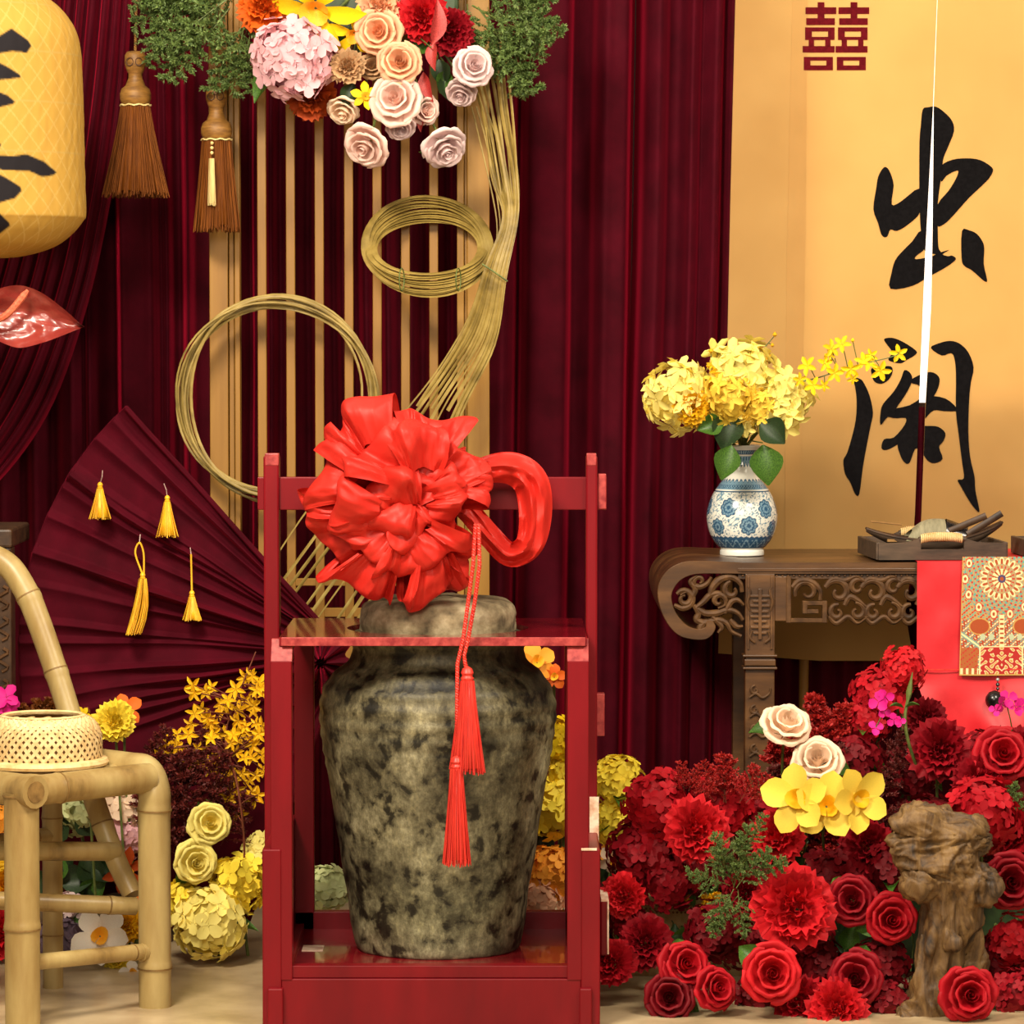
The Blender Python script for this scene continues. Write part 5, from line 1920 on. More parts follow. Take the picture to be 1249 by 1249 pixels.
def flat_petal(key, L, W, mat, nu=4, nv=6, base=0.12, peak=0.55, lift=0.2, curl=0.15, cup=0.12, sharp_tip=0.0, wave=0.0):
    kk = (key, mat.name)
    if kk in MESH:
        return MESH[kk]

    def fn(u, v):
        w = u * 2 - 1
        t = v
        wid = W * (base + (1 - base) * math.sin(PI * min(1, t / (2 * peak)) if t < peak else PI / 2 + (t - peak) / (1 - peak) * PI / 2) ** (0.8 + sharp_tip))
        if v > 0.98:
            wid = W * 0.05
        z_ = lift * t - curl * t ** 2.5 + cup * (w * w) * math.sin(PI * t) * W * 2 + wave * math.sin(7 * t * PI + 2 * w) * abs(w)
        return (0.05 + L * t, w * wid, z_)
    MESH[kk] = MB().grid(fn, nu, nv).mesh(key, mat, smooth=True, sharp=0, fixn=False)
    return MESH[kk]


def child(parent, name, me, loc=(0, 0, 0), quat=None, sc=1.0):
    o = bpy.data.objects.new(name, me)
    col.objects.link(o)
    o.parent = parent
    o.location = loc
    if quat is not None:
        o.rotation_mode = 'QUATERNION'
        o.rotation_quaternion = quat
    o.scale = (sc, sc, sc) if not hasattr(sc, '__len__') else sc
    return o


def zq(a):
    return Quaternion((0, 0, 1), a)


def yq(a):
    return Quaternion((0, 1, 0), a)


def flower_root(name, label, cat, loc, face, group=None, roll=None):
    r = thing(name, label, cat, loc, group)
    q = Vector(face).normalized().to_track_quat('Z', 'Y')
    q = q @ zq(rf.uniform(0, 6.28) if roll is None else roll)
    r.rotation_mode = 'QUATERNION'
    r.rotation_quaternion = q
    return r, q


def stem(root, q, loc, to, r=0.003, mat=None, start=0.02, sag=0.0):
    if to is None:
        return
    loc, to = Vector(loc), Vector(to)
    back = q @ Vector((0, 0, -1))
    p0 = loc + back * start
    p1 = p0 + back * 0.05
    m_ = (p1 + to) / 2 + Vector((0, 0, sag))
    P = spline([p0, p1.lerp(m_, 0.4), m_, to], 4)
    qi = q.inverted()
    MB_ = MB().sweep([qi @ (p - loc) for p in P], r, n=5)
    me = MB_.mesh('stem', mat or M_STEM, smooth=True)
    child(root, 'stem', me)


def base_for(loc, kind):
    """where a flower's stem is anchored"""
    loc = Vector(loc)
    if kind is None:
        return None
    if kind == 'floor':
        return Vector((loc.x * 0.97, loc.y + 0.06, 0.003))
    return Vector(kind)


def rose(px, py, Y, rpx, mat, label, face=(0, -1, .3), group=None, anchor='floor', name='rose', open_=1.0, leaves=1):
    loc = at(px, py, Y)
    R = px2m(rpx, Y)
    root, q = flower_root(name, label, 'rose', loc, face, group)
    o3 = [cup_petal('outer_petal%d' % i, [0.02, .38, .66, .86, .97, 1.03], [-.42, -.26, .05, .26, .28, .14], .72, mat, nu=8, nv=7, wave=.045, ph=i * 2.1, roll=.10, tip=.20) for i in range(3)]
    m3 = [cup_petal('middle_petal%d' % i, [0.02, .32, .54, .64, .72, .80], [-.35, -.06, .26, .50, .57, .48], .78, mat, nu=8, nv=7, wave=.035, ph=i * 1.7, roll=.10, tip=.2) for i in range(2)]
    i3 = [cup_petal('inner_petal%d' % i, [0.02, .24, .38, .43, .47, .54], [-.2, .08, .38, .60, .70, .66], .88, mat, nu=8, nv=6, wave=.025, ph=i * 1.3, roll=.05, tip=.16) for i in range(2)]
    kk = ('bud', mat.name)
    if kk not in MESH:
        def bud(u, v):
            a = u * 4.6 * PI
            r = (0.035 + 0.27 * u) * (0.65 + 0.45 * v - 0.12 * v ** 6)
            return (r * math.cos(a), r * math.sin(a), 0.05 + (0.66 + 0.03 * math.sin(a * 1.5)) * v)
        MESH[kk] = MB().grid(bud, 46, 4).mesh('bud', mat, smooth=True, sharp=0, fixn=False)
    child(root, 'bud', MESH[kk], sc=R)
    a0 = rf.uniform(0, 6)
    for i in range(5):
        child(root, 'petal', i3[i % 2], quat=zq(a0 + i * 2 * PI / 5 + rf.uniform(-.2, .2)) @ yq(rf.uniform(-.05, .08)), sc=R * rf.uniform(.92, 1.03))
    for i in range(6):
        child(root, 'petal', m3[i % 2], quat=zq(a0 + .5 + i * 2 * PI / 6 + rf.uniform(-.2, .2)) @ yq(rf.uniform(-.05, .12)), sc=R * rf.uniform(.92, 1.04))
    for i in range(6):
        child(root, 'petal', o3[i % 3], quat=zq(a0 + .9 + i * 2 * PI / 6 + rf.uniform(-.25, .25)) @ yq(rf.uniform(-.08, .16) * open_), sc=R * rf.uniform(.9, 1.05))
    stem(root, q, loc, base_for(loc, anchor), start=R * .3)
    if leaves:
        for i in range(leaves):
            child(root, 'leaf', leaf_mesh(M_LEAF), loc=(0, 0, -R * .35), quat=zq(rf.uniform(0, 6.28)) @ yq(0.35), sc=R * 1.3)
    return root


def carnation(px, py, Y, rpx, mat, label, face=(0, -1, .3), group=None, anchor='floor', name='carnation', cat='carnation', full=1.0):
    loc = at(px, py, Y)
    R = px2m(rpx, Y)
    root, q = flower_root(name, label, cat, loc, face, group)
    ps = [cup_petal('ruffled_petal%d' % i, [0.02, .3, .6, .85, 1.0], [-.3, -.1, .08, .18, .24], .62, mat, nu=10, nv=5, wave=.11, wf=9 + 2 * i, ph=i * 2.1, tip=.12, narrow=.2) for i in range(3)]
    a0 = rf.uniform(0, 6)
    for n_, tilt, sc in ((7, .12, 1.0), (7, -.25, .92), (6, -.6, .84), (5, -.95, .72), (3, -1.25, .6)):
        for i in range(n_):
            child(root, 'petal', ps[i % 3], quat=zq(a0 + i * 2 * PI / n_ + rf.uniform(-.2, .2)) @ yq(tilt + rf.uniform(-.15, .15)), sc=R * sc * rf.uniform(.9, 1.05))
        a0 += .5
    stem(root, q, loc, base_for(loc, anchor), start=R * .2)
    return root


def floret_mesh(mat, np_=4, pointy=0.0, cup=.14, key='floret'):
    kk = (key, np_, mat.name)
    if kk in MESH:
        return MESH[kk]
    mb = MB()
    for i in range(np_):
        a = 2 * PI * i / np_
        w = 1.72 / np_ * (1 - .35 * pointy)
        P = [(0.03, 0, 0), (.34, -w * .82, cup * .8), (.74, -w * .9 * (1 - .4 * pointy), cup), (1.0, -w * .3 * (1 - pointy), cup * .3), (1.0 + .12 * pointy, w * .3 * (1 - pointy) + .001, cup * .3), (.74, w * .9 * (1 - .4 * pointy), cup), (.34, w * .82, cup * .8), (.58, 0, cup * .12)]
        ca, sa_ = math.cos(a), math.sin(a)
        vs = [(x_ * ca - y_ * sa_, x_ * sa_ + y_ * ca, z_ + .02 * (i % 2)) for x_, y_, z_ in P]
        mb.add(vs, [(7, k, k + 1) for k in range(6)] + [(7, 6, 0)])
    # heart
    mb.add([(.07, 0, .05), (0, .07, .05), (-.07, 0, .05), (0, -.07, .05), (0, 0, .1)], [(0, 1, 4), (1, 2, 4), (2, 3, 4), (3, 0, 4)])
    MESH[kk] = mb.mesh('floret', mat, smooth=True, sharp=50, fixn=False)
    return MESH[kk]


def core_mesh(mat):
    kk = ('core', mat.name)
    if kk not in MESH:
        MESH[kk] = MB().lathe([(math.sin(PI * i / 8) + .001, math.cos(PI * i / 8)) for i in range(9)], 12, caps=False).mesh('core', mat, smooth=True)
    return MESH[kk]


def hydrangea(px, py, Y, rpx, mat, label, n=46, fl=.34, face=(0, -1, .25), group=None, anchor='floor', name='hydrangea', squash=(1, .85, 1), core=None, leaves=1, np_=4, pointy=0.0, cat='hydrangea', loose=0.0):
    loc = at(px, py, Y)
    R = px2m(rpx, Y)
    root = thing(name, label, cat, loc, group)
    f = Vector(face).normalized()
    child(root, 'flower_core', core_mesh(core or mat), sc=tuple(R * .74 * s for s in squash))
    me = floret_mesh(mat, np_, pointy)
    tot = int(n * 1.5)
    for i in range(tot):
        z_ = 1 - 2 * (i + .5) / tot
        a = i * 2.399963
        d = Vector((math.sqrt(1 - z_ * z_) * math.cos(a), math.sqrt(1 - z_ * z_) * math.sin(a), z_))
        if d.dot(f) < -.35:
            continue
        d = (d + Vector((rf.uniform(-.13, .13), rf.uniform(-.13, .13), rf.uniform(-.13, .13)))).normalized()
        p = Vector((d.x * squash[0], d.y * squash[1], d.z * squash[2])) * R * rf.uniform(.72 - loose, .99 + loose * .3)
        dd = (d + Vector((rf.uniform(-.45, .45), rf.uniform(-.45, .45), rf.uniform(-.45, .45)))).normalized()
        child(root, 'floret', me, loc=p, quat=dd.to_track_quat('Z', 'Y') @ zq(rf.uniform(0, 6.28)), sc=R * fl * rf.uniform(.85, 1.15))
    b0 = base_for(loc, anchor)
    if b0 is not None:
        P = spline([loc + Vector((0, R * .3, -R * .5)), loc.lerp(b0, .5) + Vector((0, .01, 0)), b0], 4)
        child(root, 'stem', MB().sweep([p - loc for p in P], .004, n=5).mesh('stem', M_STEM, smooth=True))
    for i in range(leaves):
        child(root, 'leaf', leaf_mesh(M_LEAF), loc=(0, R * .3, -R * .3), quat=zq(rf.uniform(0, 6.28)) @ yq(rf.uniform(-.2, .5)), sc=R * 1.25)
    return root


def leaf_mesh(mat, key='leaf', W=.34):
    kk = (key, mat.name)
    if kk not in MESH:
        MESH[kk] = flat_petal(key, 1.0, W, mat, nu=4, nv=8, base=.05, peak=.42, lift=.1, curl=.25, cup=.35, sharp_tip=.25)
    return MESH[kk]


def leaf_thing(px, py, Y, lpx, mat, label, d, face=(0, -1, .2), name='leaf', group=None, anchor=None, W=.34):
    """single leaf whose base is at px,py and which points along d (dx, dz)"""
    loc = at(px, py, Y)
    X = Vector((d[0], d[2] if len(d) > 2 else -.1, d[1])).normalized()
    Z = Vector(face)
    Z = (Z - X * Z.dot(X)).normalized()
    q = Matrix((X, Z.cross(X), Z)).transposed().to_quaternion()
    root = thing(name, label, 'leaf', loc, group)
    root.rotation_mode = 'QUATERNION'
    root.rotation_quaternion = q
    child(root, 'leaf_blade', leaf_mesh(mat, 'leaf%d' % int(W * 100), W), sc=px2m(lpx, Y))
    P = [q.inverted() @ (p - loc) for p in ([loc, loc - X * .03] if anchor is None else [loc, loc.lerp(Vector(anchor), .5) - X * .015, Vector(anchor)])]
    child(root, 'leaf_stalk', MB().sweep(P, .0016, n=5).mesh('leaf_stalk', M_STEM))
    return root


def blossom(px, py, Y, rpx, mat, label, face=(0, -1, .2), group=None, anchor='floor', name='orchid', cat='orchid', n=5, W=.34, lip=None, lift=.22, curl=.18, L=1.0, roll=None, peak=.6, sharp_tip=0.0, wave=0.0):
    loc = at(px, py, Y)
    R = px2m(rpx, Y)
    root, q = flower_root(name, label, cat, loc, face, group, roll)
    key = 'blossom_%s_%.2f_%.2f_%.2f' % (name, W, lift, curl)
    me = flat_petal(key, L, W, mat, base=.16, peak=peak, lift=lift, curl=curl, sharp_tip=sharp_tip, wave=wave)
    for i in range(n):
        child(root, 'petal', me, quat=zq(i * 2 * PI / n + rf.uniform(-.1, .1)) @ yq(rf.uniform(-.15, .15)), sc=R * rf.uniform(.92, 1.06))
    kk = ('throat', (lip or M_YCORE).name)
    if kk not in MESH:
        MESH[kk] = cup_petal('throat', [0.03, .14, .22, .3], [0, .12, .24, .3], PI * .98, lip or M_YCORE, nu=14, nv=3, tip=0, wave=.04, wf=6, narrow=1.0)
    child(root, 'throat', MESH[kk], sc=R)
    stem(root, q, loc, base_for(loc, anchor), start=0.0)
    return root


# feathery sprigs ------------------------------------------------------
def sprig_mesh(seed, mat, stem_mat, spread=.42, needle=.055, nb=17, droop=0.0, nn=12, nw=.011):
    kk = ('sprig', seed, mat.name, spread, needle)
    if kk in MESH:
        return MESH[kk]
    r = random.Random(seed)
    st, fo = MB(), MB()
    main = [Vector((.04 * math.sin(3 * t + seed), .04 * math.cos(2.3 * t + seed) - .04, t - droop * t * t * .3)) for t in [i / 14 for i in range(15)]]
    st.sweep(main, [.011 * (1 - .7 * i / 14) for i in range(15)], n=4)

    def needles(P, n, L):
        for i in range(n):
            t = (i + .4) / n
            k = min(len(P) - 2, int(t * (len(P) - 1)))
            p = P[k].lerp(P[k + 1], t * (len(P) - 1) - k)
            T = (P[k + 1] - P[k]).normalized()
            for s in range(2):
                d = (T * .9 + Vector((r.uniform(-1, 1), r.uniform(-1, 1), r.uniform(-1, 1))) * .9).normalized()
                w = d.cross(Vector((r.uniform(-1, 1), r.uniform(-1, 1), r.uniform(-1, 1)))).normalized() * nw
                l = L * r.uniform(.7, 1.2)
                fo.add([p, p + d * l * .5 + w, p + d * l, p + d * l * .5 - w], [(0, 1, 2, 3)])
    for i in range(nb):
        t = .12 + .86 * i / nb
        k = min(13, int(t * 14))
        p = main[k].lerp(main[k + 1], t * 14 - k)
        a = i * 2.4 + r.uniform(-.4, .4)
        l = spread * (1.05 - .75 * t) * r.uniform(.75, 1.2)
        d = Vector((math.cos(a), math.sin(a) * .8, .75)).normalized()
        br = [p + d * l * q + Vector((0, 0, -.05 * q * q)) for q in (0, .33, .66, 1)]
        st.sweep(br, .005, n=3, caps=False)
        needles(br, nn, needle)
        for j in range(4):
            p2 = br[1].lerp(br[3], j / 4)
            a2 = a + (1 if j % 2 else -1) * r.uniform(.5, 1.1)
            d2 = Vector((math.cos(a2), math.sin(a2), .6)).normalized()
            l2 = l * .45 * r.uniform(.7, 1.1)
            tw = [p2, p2 + d2 * l2 * .5, p2 + d2 * l2]
            needles(tw, nn - 2, needle)
    needles(main[8:], 14, needle)
    MESH[kk] = (st.mesh('stem', stem_mat), fo.mesh('foliage', mat, smooth=False, fixn=False))
    return MESH[kk]


def sprig(px, py, Y, lpx, d, mat, label, group, name='cypress_sprig', cat='sprig', seed=None, stem_mat=None, **kw):
    """sprig rooted at px,py growing along d (dx, up, toward)"""
    loc = at(px, py, Y)
    q = Vector((d[0], -d[2] if len(d) > 2 else 0, d[1])).normalized().to_track_quat('Z', 'Y') @ zq(rf.uniform(0, 6.28))
    root = thing(name, label, cat, loc, group)
    root.rotation_mode = 'QUATERNION'
    root.rotation_quaternion = q
    s, f = sprig_mesh(seed if seed is not None else rf.randrange(4), mat, stem_mat or M_STEM, **kw)
    L = px2m(lpx, Y)
    child(root, 'stem', s, sc=L)
    o = child(root, 'foliage', f, sc=L)
    o['kind'] = 'stuff'
    return root


# petal colours
PM = {k: petal_mat(k, srgb(*c)) for k, c in dict(
    red=(180, 14, 30), red2=(150, 8, 26), crimson=(122, 5, 20), scarlet=(208, 26, 36), orange=(226, 100, 22), rust=(172, 66, 18), yellow=(252, 214, 24), gold=(246, 190, 24),
    lemon=(255, 228, 70), cream=(255, 238, 134), pink=(244, 190, 198), peach=(248, 190, 150), mauve=(244, 208, 194), lilac=(236, 208, 206), tan=(206, 164, 120), blush=(252, 222, 192),
    white=(252, 244, 228), purple=(122, 100, 116), magenta=(224, 30, 140), palegreen=(212, 218, 158), vyellow=(246, 212, 78), amber=(250, 164, 50)).items()}

# ================================================================== HANGING BOUQUET (top centre)
AB = at(450, -25, 6.04)              # foam block tied to the screen top
foam = thing('flower_foam', 'green foam block behind the hanging bouquet on the screen', 'foam block', at(450, 20, 6.0))
MB().box(tuple(at(350, 40, 5.99)), tuple(at(560, -40, 6.06))).build('foam_body', M_DLEAF, foam, bevel=0.01)
YH = 5.86
G = 'flowers in the hanging bouquet'
hydrangea(357, 70, 5.84, 53, PM['pink'], 'big pale pink hydrangea head in the hanging bouquet', n=80, fl=.30, anchor=AB, group=G)
carnation(323, 8, 5.88, 34, PM['orange'], 'bright orange ruffled flower at the bouquet top left', face=(-.3, -1, .1), anchor=AB, group=G)
carnation(380, 116, 5.90, 32, PM['rust'], 'rust orange ruffled flower below the pink hydrangea', face=(0, -1, -.4), anchor=AB, group=G)
blossom(385, 10, 5.83, 58, PM['yellow'], 'large yellow lily with curling petals atop the pink hydrangea', face=(-.1, -1, -.5), anchor=AB, group=G, name='lily', cat='lily', n=6, W=.2, lift=.5, curl=.6, sharp_tip=.3)
blossom(432, 40, 5.85, 34, PM['yellow'], 'smaller yellow lily between hydrangea and peach roses', face=(.1, -1, -.6), anchor=AB, group=G, name='lily', cat='lily', n=5, W=.22, lift=.4, curl=.5, sharp_tip=.3)
carnation(464, 6, 5.86, 30, PM['peach'], 'peach ruffled flower cut by the top edge', anchor=AB, group=G)
carnation(492, 4, 5.88, 22, PM['pink'], 'dusty pink ruffled flower at the top beside the red peony', anchor=AB, group=G)
rose(462, 40, 5.83, 29, PM['peach'], 'peach rose, upper of two in the bouquet centre', face=(-.1, -1, .1), anchor=AB, group=G)
rose(486, 77, 5.80, 28, PM['peach'], 'peach rose just above the large mauve rose', face=(.1, -1, .15), anchor=AB, group=G)
rose(483, 123, 5.80, 32, PM['mauve'], 'large mauve pink rose in the lower bouquet centre', face=(-.1, -1, .25), anchor=AB, group=G)
rose(516, 134, 5.84, 20, PM['mauve'], 'small mauve rose at the right of the large mauve rose', face=(.6, -1, -.1), anchor=AB, group=G, leaves=0)
rose(489, 154, 5.84, 18, PM['lilac'], 'small lilac rose tucked under the large mauve rose', face=(0, -1, -.6), anchor=AB, group=G, leaves=0)
rose(449, 176, 5.82, 29, PM['mauve'], 'drooping pale rose, left of the two hanging lowest', face=(-.35, -.75, -.45), anchor=AB, group=G, leaves=0)
rose(541, 178, 5.82, 28, PM['lilac'], 'drooping pale rose, right of the two hanging lowest', face=(.3, -.7, -.6), anchor=AB, group=G, leaves=1)
carnation(424, 82, 5.85, 24, PM['tan'], 'tan ruffled flower between hydrangea and peach roses', anchor=AB, group=G)
rose(454, 82, 5.88, 17, PM['tan'], 'small tan rose beside the tan ruffled flower', anchor=AB, group=G, leaves=0)
rose(420, 132, 5.88, 22, PM['blush'], 'pale blush rose facing down beside the yellow blossom', face=(-.2, -.7, -.7), anchor=AB, group=G, leaves=0)
blossom(446, 118, 5.84, 18, PM['yellow'], 'little yellow blossom left of the large mauve rose', anchor=AB, group=G, name='yellow_blossom', cat='flower', n=6, W=.28, sharp_tip=.3)
carnation(516, 20, 5.84, 33, PM['scarlet'], 'bright red peony at the top of the bouquet', face=(-.2, -1, .1), anchor=AB, group=G, name='peony', cat='peony')
carnation(549, 38, 5.86, 30, PM['red2'], 'dark red peony at the right of the bouquet', face=(.3, -1, -.1), anchor=AB, group=G, name='peony', cat='peony')
rose(576, 82, 5.80, 26, PM['lilac'], 'lilac rose at the right edge of the bouquet', face=(.25, -1, .2), anchor=AB, group=G)
rose(563, 112, 5.85, 20, PM['lilac'], 'small lilac rose below the right lilac rose', face=(-.2, -.8, -.6), anchor=AB, group=G, leaves=0)
m_rl = noisy('red_leaf', [(0.3, srgb(130, 24, 28)), (0.7, srgb(196, 66, 60))], scale=30, rough=0.5)
leaf_thing(526, 58, 5.78, 56, m_rl, 'pinkish red leaf lying over the red peonies', (.2, 1), face=(.7, -1, .1), anchor=AB, group=G, W=.2)
leaf_thing(530, 48, 5.80, 36, m_rl, 'dark red leaf hanging under the red peonies', (-.05, -1), anchor=AB, group=G, W=.24, face=(-.6, -1, .2))
leaf_thing(516, 86, 5.83, 38, m_rl, 'dull red leaf beside the peach rose', (.25, -1), anchor=AB, group=G, W=.24, face=(-.6, -1, .2))
leaf_thing(520, 130, 5.84, 30, m_rl, 'small red leaf hanging between the lowest roses', (-.3, -1), anchor=AB, group=G, W=.24, face=(-.6, -1, .2))
for i, (x_, y_, l_, d_) in enumerate([(540, 90, 34, (.3, -1)), (548, 84, 30, (-.4, -1)), (432, 100, 32, (-.4, -1)), (500, 60, 36, (.8, .2)), (410, 60, 36, (-.1, 1)), (440, 70, 34, (-.6, -.7)), (534, 70, 36, (.2, -1))]):
    leaf_thing(x_, y_, 5.87, l_, M_LEAF if i % 2 else M_DLEAF, 'green rose leaf tucked inside the hanging bouquet', d_, anchor=AB, group='green leaves inside the hanging bouquet')
# cypress sprays
gl = 'cypress sprigs left of the hanging bouquet'
for x_, y_, l_, d_ in [(300, -12, 120, (-1, -.35)), (300, -20, 130, (-1, -.1)), (290, 0, 115, (-.9, -.62)), (280, 10, 100, (-.6, -.9)), (300, 15, 100, (-.1, -1)), (310, 40, 70, (-.1, -1)), (296, 30, 90, (-.5, -1)),
                       (230, -10, 80, (-.8, -.6)), (210, 0, 60, (-.5, -1)), (240, 20, 90, (-.55, -1)), (265, -20, 90, (-.5, -.9)), (320, 60, 60, (-.3, -1)), (200, -15, 50, (-.7, -.5)), (250, -15, 80, (-.9, -.3)),
                       (190, 20, 62, (-.1, -1)), (225, 30, 60, (-.8, -.8))]:
    sprig(x_, y_, 5.9 + rf.uniform(-.03, .03), l_, d_ + (rf.uniform(0, .35),), M_PINE, 'feathery green cypress sprig left of the hanging bouquet', gl)
gr = 'cypress sprigs right of the hanging bouquet'
for x_, y_, l_, d_ in [(575, -10, 105, (1, -.05)), (578, 0, 112, (1, -.5)), (580, 10, 125, (.75, -1)), (600, 20, 100, (.45, -1)), (572, 25, 80, (.6, -.9)), (590, -15, 95, (1, .1)), (620, 30, 90, (.35, -1)), (630, 0, 62, (.9, -.6)), (610, -5, 90, (.9, -.5)),
                       (570, 5, 60, (.2, -1)), (640, 20, 60, (.3, -1))]:
    sprig(x_, y_, 5.9 + rf.uniform(-.03, .03), l_, d_ + (rf.uniform(0, .35),), M_PINE, 'feathery green cypress sprig right of the hanging bouquet', gr)

# ================================================================== VASE FLOWERS
AV = Vector((vx, YV, vz0 + 0.245))
GV = 'yellow flowers in the porcelain vase'
hydrangea(824, 487, 5.88, 40, PM['cream'], 'pale yellow hydrangea leaning out left of the vase', n=30, fl=.5, anchor=AV, group=GV, leaves=0, np_=5, pointy=.35, loose=.2)
carnation(843, 496, 5.84, 24, PM['gold'], 'deeper yellow ruffled flower at the left cluster of the vase', face=(.2, -1, -.2), anchor=AV, group=GV)
hydrangea(905, 458, 5.90, 46, PM['cream'], 'pale yellow hydrangea standing highest in the vase', n=34, fl=.5, anchor=AV, group=GV, leaves=0, np_=5, pointy=.35, loose=.2)
hydrangea(888, 487, 5.86, 34, PM['vyellow'], 'yellow hydrangea at the front centre of the vase', n=30, fl=.5, anchor=AV, group=GV, leaves=0, np_=5, pointy=.35, loose=.2)
hydrangea(955, 493, 5.89, 36, PM['cream'], 'pale yellow hydrangea at the right of the vase', n=26, fl=.54, anchor=AV, group=GV, leaves=0, np_=5, pointy=.35, loose=.2)
hydrangea(908, 512, 5.88, 22, PM['cream'], 'small cream hydrangea low over the vase mouth', n=20, fl=.5, anchor=AV, group=GV, leaves=0, np_=5)
hydrangea(926, 498, 5.86, 24, PM['vyellow'], 'small yellow hydrangea between the vase clusters', n=20, fl=.5, anchor=AV, group=GV, leaves=0, np_=5)
leaf_thing(893, 500, 5.86, 48, M_DLEAF, 'dark green leaf hanging over the left vase shoulder', (-.25, -1), anchor=AV, W=.42)
leaf_thing(885, 515, 5.85, 34, M_LEAF, 'green leaf pointing left above the vase mouth', (-1, -.25), anchor=AV, W=.40)
leaf_thing(893, 541, 5.84, 44, M_LEAF, 'green leaf hanging left of the vase neck', (-.3, -1), anchor=AV, W=.38)
leaf_thing(930, 540, 5.84, 50, M_LEAF, 'broad bright green leaf hanging right of the vase neck', (.15, -1), anchor=AV, W=.42)
leaf_thing(925, 514, 5.84, 40, M_DLEAF, 'dark green leaf right of the vase mouth', (.75, -.6), anchor=AV, W=.45)


def spray(root, path, blooms, mat, smat, r=.0022, Ydef=5.8, pointy=.6, np_=5, buds=()):
    """stem with separate small blossoms"""
    P = spline([at(*p) for p in path], 7)
    MB().sweep(P, [r * (1 - .5 * i / len(P)) for i in range(len(P))], n=5).build('stem', smat, root, smooth=True)
    me = floret_mesh(mat, np_, pointy, cup=.22, key='star_blossom')
    L0 = Vector(root.location)
    for b_ in blooms:
        p = at(b_[0], b_[1], b_[3] if len(b_) > 3 else Ydef)
        d = Vector((rf.uniform(-.7, .7), -1, rf.uniform(-.5, .6)))
        child(root, 'blossom', me, loc=p - L0, quat=d.to_track_quat('Z', 'Y') @ zq(rf.uniform(0, 6)), sc=px2m(b_[2], p.y) * rf.uniform(.85, 1.15))
        near = min(P, key=lambda w: (w - p).length)
        if (near - p).length > .01:
            MB().sweep([near, near.lerp(p, .5) + Vector((0, 0, .004)), p], r * .5, n=4).build('pedicel', smat, root)
    for b_ in buds:
        p = at(b_[0], b_[1], Ydef)
        rr = px2m(b_[2], Ydef)
        MB().lathe([(.0003, rr * 1.2), (rr * .8, rr * .4), (rr, -.2 * rr), (.0003, -rr * 1.1)], 7, p).build('bud', mat, root, smooth=True)
        near = min(P, key=lambda w: (w - p).length)
        MB().sweep([near, p], r * .5, n=4).build('pedicel', smat, root)


os_ = thing('orchid_spray', 'slender yellow orchid spray arching right from the vase', 'orchid', at(960, 480, 5.86))
spray(os_, [(915, 535, 5.9), (935, 510, 5.88), (965, 472, 5.86), (1000, 460, 5.84), (1040, 447, 5.82), (1085, 436, 5.8), (1096, 432, 5.8)],
      [(985, 446, 13), (1006, 443, 11), (1014, 425, 11), (1027, 420, 12), (1018, 455, 11), (992, 470, 12), (1006, 470, 9), (1038, 450, 11), (1053, 440, 12), (1060, 443, 12), (1074, 452, 15), (1063, 433, 8), (1096, 431, 13), (975, 463, 10), (1012, 433, 8), (1040, 462, 8)],
      PM['yellow'], M_STEM, Ydef=5.81, pointy=.35, buds=[(1040, 415, 2.5)])
os2 = thing('orchid_spray', 'short yellow bud spray rising at the left of the vase bouquet', 'orchid', at(880, 500, 5.88))
spray(os2, [(900, 535, 5.9), (885, 490, 5.87), (872, 455, 5.86), (867, 432, 5.86)], [(866, 468, 10), (873, 452, 9), (868, 445, 8), (880, 470, 10)], PM['gold'], M_STEM, Ydef=5.85, buds=[(867, 428, 3), (864, 446, 3)])
os3 = thing('orchid_spray', 'short yellow bud spray rising behind the tallest vase hydrangea', 'orchid', at(915, 500, 5.9))
spray(os3, [(908, 535, 5.9), (918, 470, 5.92), (928, 432, 5.92), (945, 409, 5.92)], [(926, 440, 8), (934, 436, 8)], PM['gold'], M_STEM, Ydef=5.91, buds=[(945, 408, 3), (929, 425, 2.5), (942, 421, 2.5)])

# ================================================================== FLOWERS AT THE LEFT, BEHIND THE CHAIR
GL = 'flowers on the floor behind the bamboo chair'
YA = 5.571
mo = thing('orchid', 'magenta orchid blossom at the left edge above the basket', 'orchid', at(8, 870, 5.439), GL)
spray(mo, [(10, 960, 5.505), (11, 900, 5.472), (9, 860, 5.439)], [(8, 850, 15), (14, 862, 12), (4, 866, 12), (12, 876, 9)], PM['magenta'], M_STEM, Ydef=5.439, pointy=0, np_=4)
for x_, y_, l_ in [(30, 905, 48), (45, 905, 52), (60, 900, 48), (110, 905, 42), (128, 905, 40)]:
    sprig(x_, y_, 5.492, l_, (rf.uniform(-.25, .25), 1, .2), M_RUST, 'rust brown filler sprig behind the woven basket', 'rust filler sprigs behind the basket', name='filler_sprig', stem_mat=M_RSTEM, needle=.10, nw=.03)
carnation(140, 880, 5.439, 27, PM['lemon'], 'lemon yellow ruffled flower right of the basket', face=(.1, -1, .25), group=GL)
blossom(152, 866, 5.479, 22, PM['orange'], 'orange blossom peeking out behind the lemon yellow flower', face=(.3, -1, .5), group=GL, name='orange_blossom', cat='flower', W=.36)
blossom(100, 873, 5.439, 11, PM['yellow'], 'tiny yellow blossom between basket and lemon yellow flower', group=GL, name='yellow_blossom', cat='flower', n=6, W=.3)
sp = thing('orchid_spray', 'tall spray of golden star blossoms left of the carrier', 'orchid', Vector((at(285, 1080, 5.500).x, 5.500, 0)))
bl_ = []
